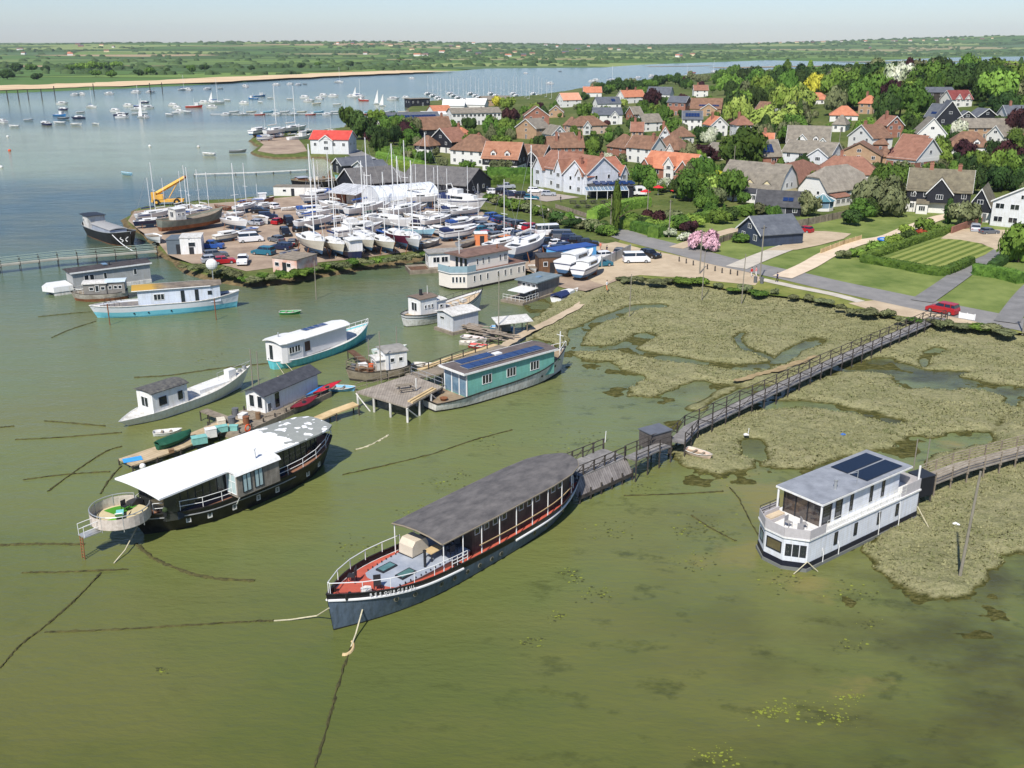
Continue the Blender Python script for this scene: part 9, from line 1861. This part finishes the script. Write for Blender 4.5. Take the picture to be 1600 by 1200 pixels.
# ---- the smallest looking trees beyond 300 become one mass
def merge_small():
 bt=[o for o in THINGS if o.name.startswith('broadleaf_tree')]
 size=lambda o:max(c.scale.x*c.scale.z for c in COL_KIDS.get(o.name,[o]))/(o.location.length**2)
 COL_KIDS={}
 for c in COL.objects:
  if c.parent and c.parent.name.startswith('broadleaf_tree'):COL_KIDS.setdefault(c.parent.name,[]).append(c)
 rest=sorted([o for o in bt if o in TREES],key=size)[:max(0,len(bt)-292)]
 if not rest:return
 V,LI,LS,LT,MI,mats=[],[],[],[],[],[];nv=nl=0
 bpy.context.view_layer.update()
 for o in rest:
  for c in COL_KIDS[o.name]:
   me=c.data;k=len(me.vertices);a=np.empty(k*3,np.float32);me.vertices.foreach_get('co',a);a=a.reshape(-1,3);M=np.array(c.matrix_world);a=a@M[:3,:3].T+M[:3,3]
   li=np.empty(len(me.loops),np.int32);me.loops.foreach_get('vertex_index',li);p=len(me.polygons);s_=np.empty(p,np.int32);t_=np.empty(p,np.int32);me.polygons.foreach_get('loop_start',s_);me.polygons.foreach_get('loop_total',t_)
   m=me.materials[0];
   if m not in mats:mats.append(m)
   V.append(a);LI.append(li+nv);LS.append(s_+nl);LT.append(t_);MI.append(np.full(p,mats.index(m),np.int32));nv+=k;nl+=len(li)
 V,LI,LS,LT,MI=[np.concatenate(q)for q in(V,LI,LS,LT,MI)]
 me=bpy.data.meshes.new('background_trees');me.vertices.add(len(V));me.vertices.foreach_set('co',V.astype(np.float32).ravel());me.loops.add(len(LI));me.loops.foreach_set('vertex_index',LI.astype(np.int32));me.polygons.add(len(LS));me.polygons.foreach_set('loop_start',LS.astype(np.int32));me.polygons.foreach_set('loop_total',LT.astype(np.int32));me.polygons.foreach_set('material_index',MI)
 for m in mats:me.materials.append(m)
 me.update(calc_edges=True);ob=bpy.data.objects.new('background_trees',me);COL.objects.link(ob);stuff(ob,'mass of small trees filling in behind the village houses','trees')
 for o in rest:
  for c in COL_KIDS[o.name]:bpy.data.objects.remove(c)
  TREES.remove(o);THINGS.remove(o);bpy.data.objects.remove(o)
merge_small()
# ---- air
hz=MB();hz.box(-11000,11000,-320,11500,-6,230);hzm=bpy.data.materials.new('air');hzm.use_nodes=True;hn=hzm.node_tree;hn.nodes.remove(hn.nodes['Principled BSDF'])
pv=hn.nodes.new('ShaderNodeVolumePrincipled');pv.inputs['Density'].default_value=3.8e-5;pv.inputs['Color'].default_value=(.78,.88,1,1);pv.inputs['Anisotropy'].default_value=.1;hn.links.new(pv.outputs[0],hn.nodes['Material Output'].inputs['Volume'])
ho=hz.build('haze',hzm);kind(ho,'stuff');ho['label']='thin pale haze over the distant shore'
# ================================================================ LABELS THAT SINGLE OUT
ORD=['leftmost','second from left','third from left','fourth from left','fifth from left','sixth from left','seventh from left','eighth from left','ninth from left','tenth from left','eleventh from left','twelfth from left','thirteenth from left','fourteenth from left','fifteenth from left','sixteenth from left','seventeenth from left']
ORR=[s.replace('left','right')for s in ORD]
LM+=[(150,130,'pale far shore',3),(560,262,'small black boat sheds',3),(1385,372,'blue trampoline',3),(300,392,'blue pickup truck',3),(780,400,'cream two storey houseboat',3),(338,382,'big old green hull',3),(1466,395,'striped lawn',3),(1075,425,'sandy lot',3),(1300,460,'gravel layby',3),(500,410,'creek bank',3),(1420,488,'boardwalk end',3)]
def relation(px,py,used_hint=0):
 b=sorted(LM,key=lambda q:math.hypot(q[0]-px,(q[1]-py)*1.6))[used_hint];dx,dy=px-b[0],py-b[1]
 if abs(dx)>abs(dy)*1.5:rel='left of' if dx<0 else 'right of'
 else:rel='behind' if dy<0 else 'in front of'
 return f"{rel} the {b[2]}"
def uniq(objs,base_of):
 g={}
 for o in objs:
  p=pix(o.location);lab=f"{base_of(o)} {relation(*p)}";g.setdefault(lab,[]).append((p[0],p[1],o))
 g2={}
 for lab,l in g.items():
  for a,b in(('sailing yacht','yacht'),('motor cruiser','cruiser'),('motor boat','motorboat'),(' the ',' '),(' with blue cover',''),(' with navy cover','')):
   if len(lab.split())>(16 if len(l)==1 else 13):lab=lab.replace(a,b)
  g2 .setdefault(lab,[]).extend(l)
 for lab,l in g2 .items():
  l.sort(key=lambda q:q[0]);n=len(l)
  for i,q in enumerate(l):q[2]['label']=lab if n==1 else f"{lab}, {(ORD[i] if i < (n+1)//2 else ORR[n-1-i]) if min(i,n-1-i) < 17 else 'amid'}"
uniq(TREES,lambda o:o['_b']);uniq(CARS,lambda o:o['label']);uniq([t for t,f in YB if not f],lambda o:o['label'])
for o in TREES:o['group']='garden and woodland trees' if o['category']=='tree' else 'shrubs of gardens and banks'
seen={}
for o in THINGS:
 for k in('_b','_L','_H'):
  if k in o:del o[k]
 w_=o['label'].split()
 if len(w_)>16:o['label']=' '.join(w_[:16]);print('LONG',o.name,len(w_),' '.join(w_))
 if o['label']in seen:print('DUP',o['label'])
 seen[o['label']]=1
print('THINGS',len(THINGS),'TREES',len(TREES))
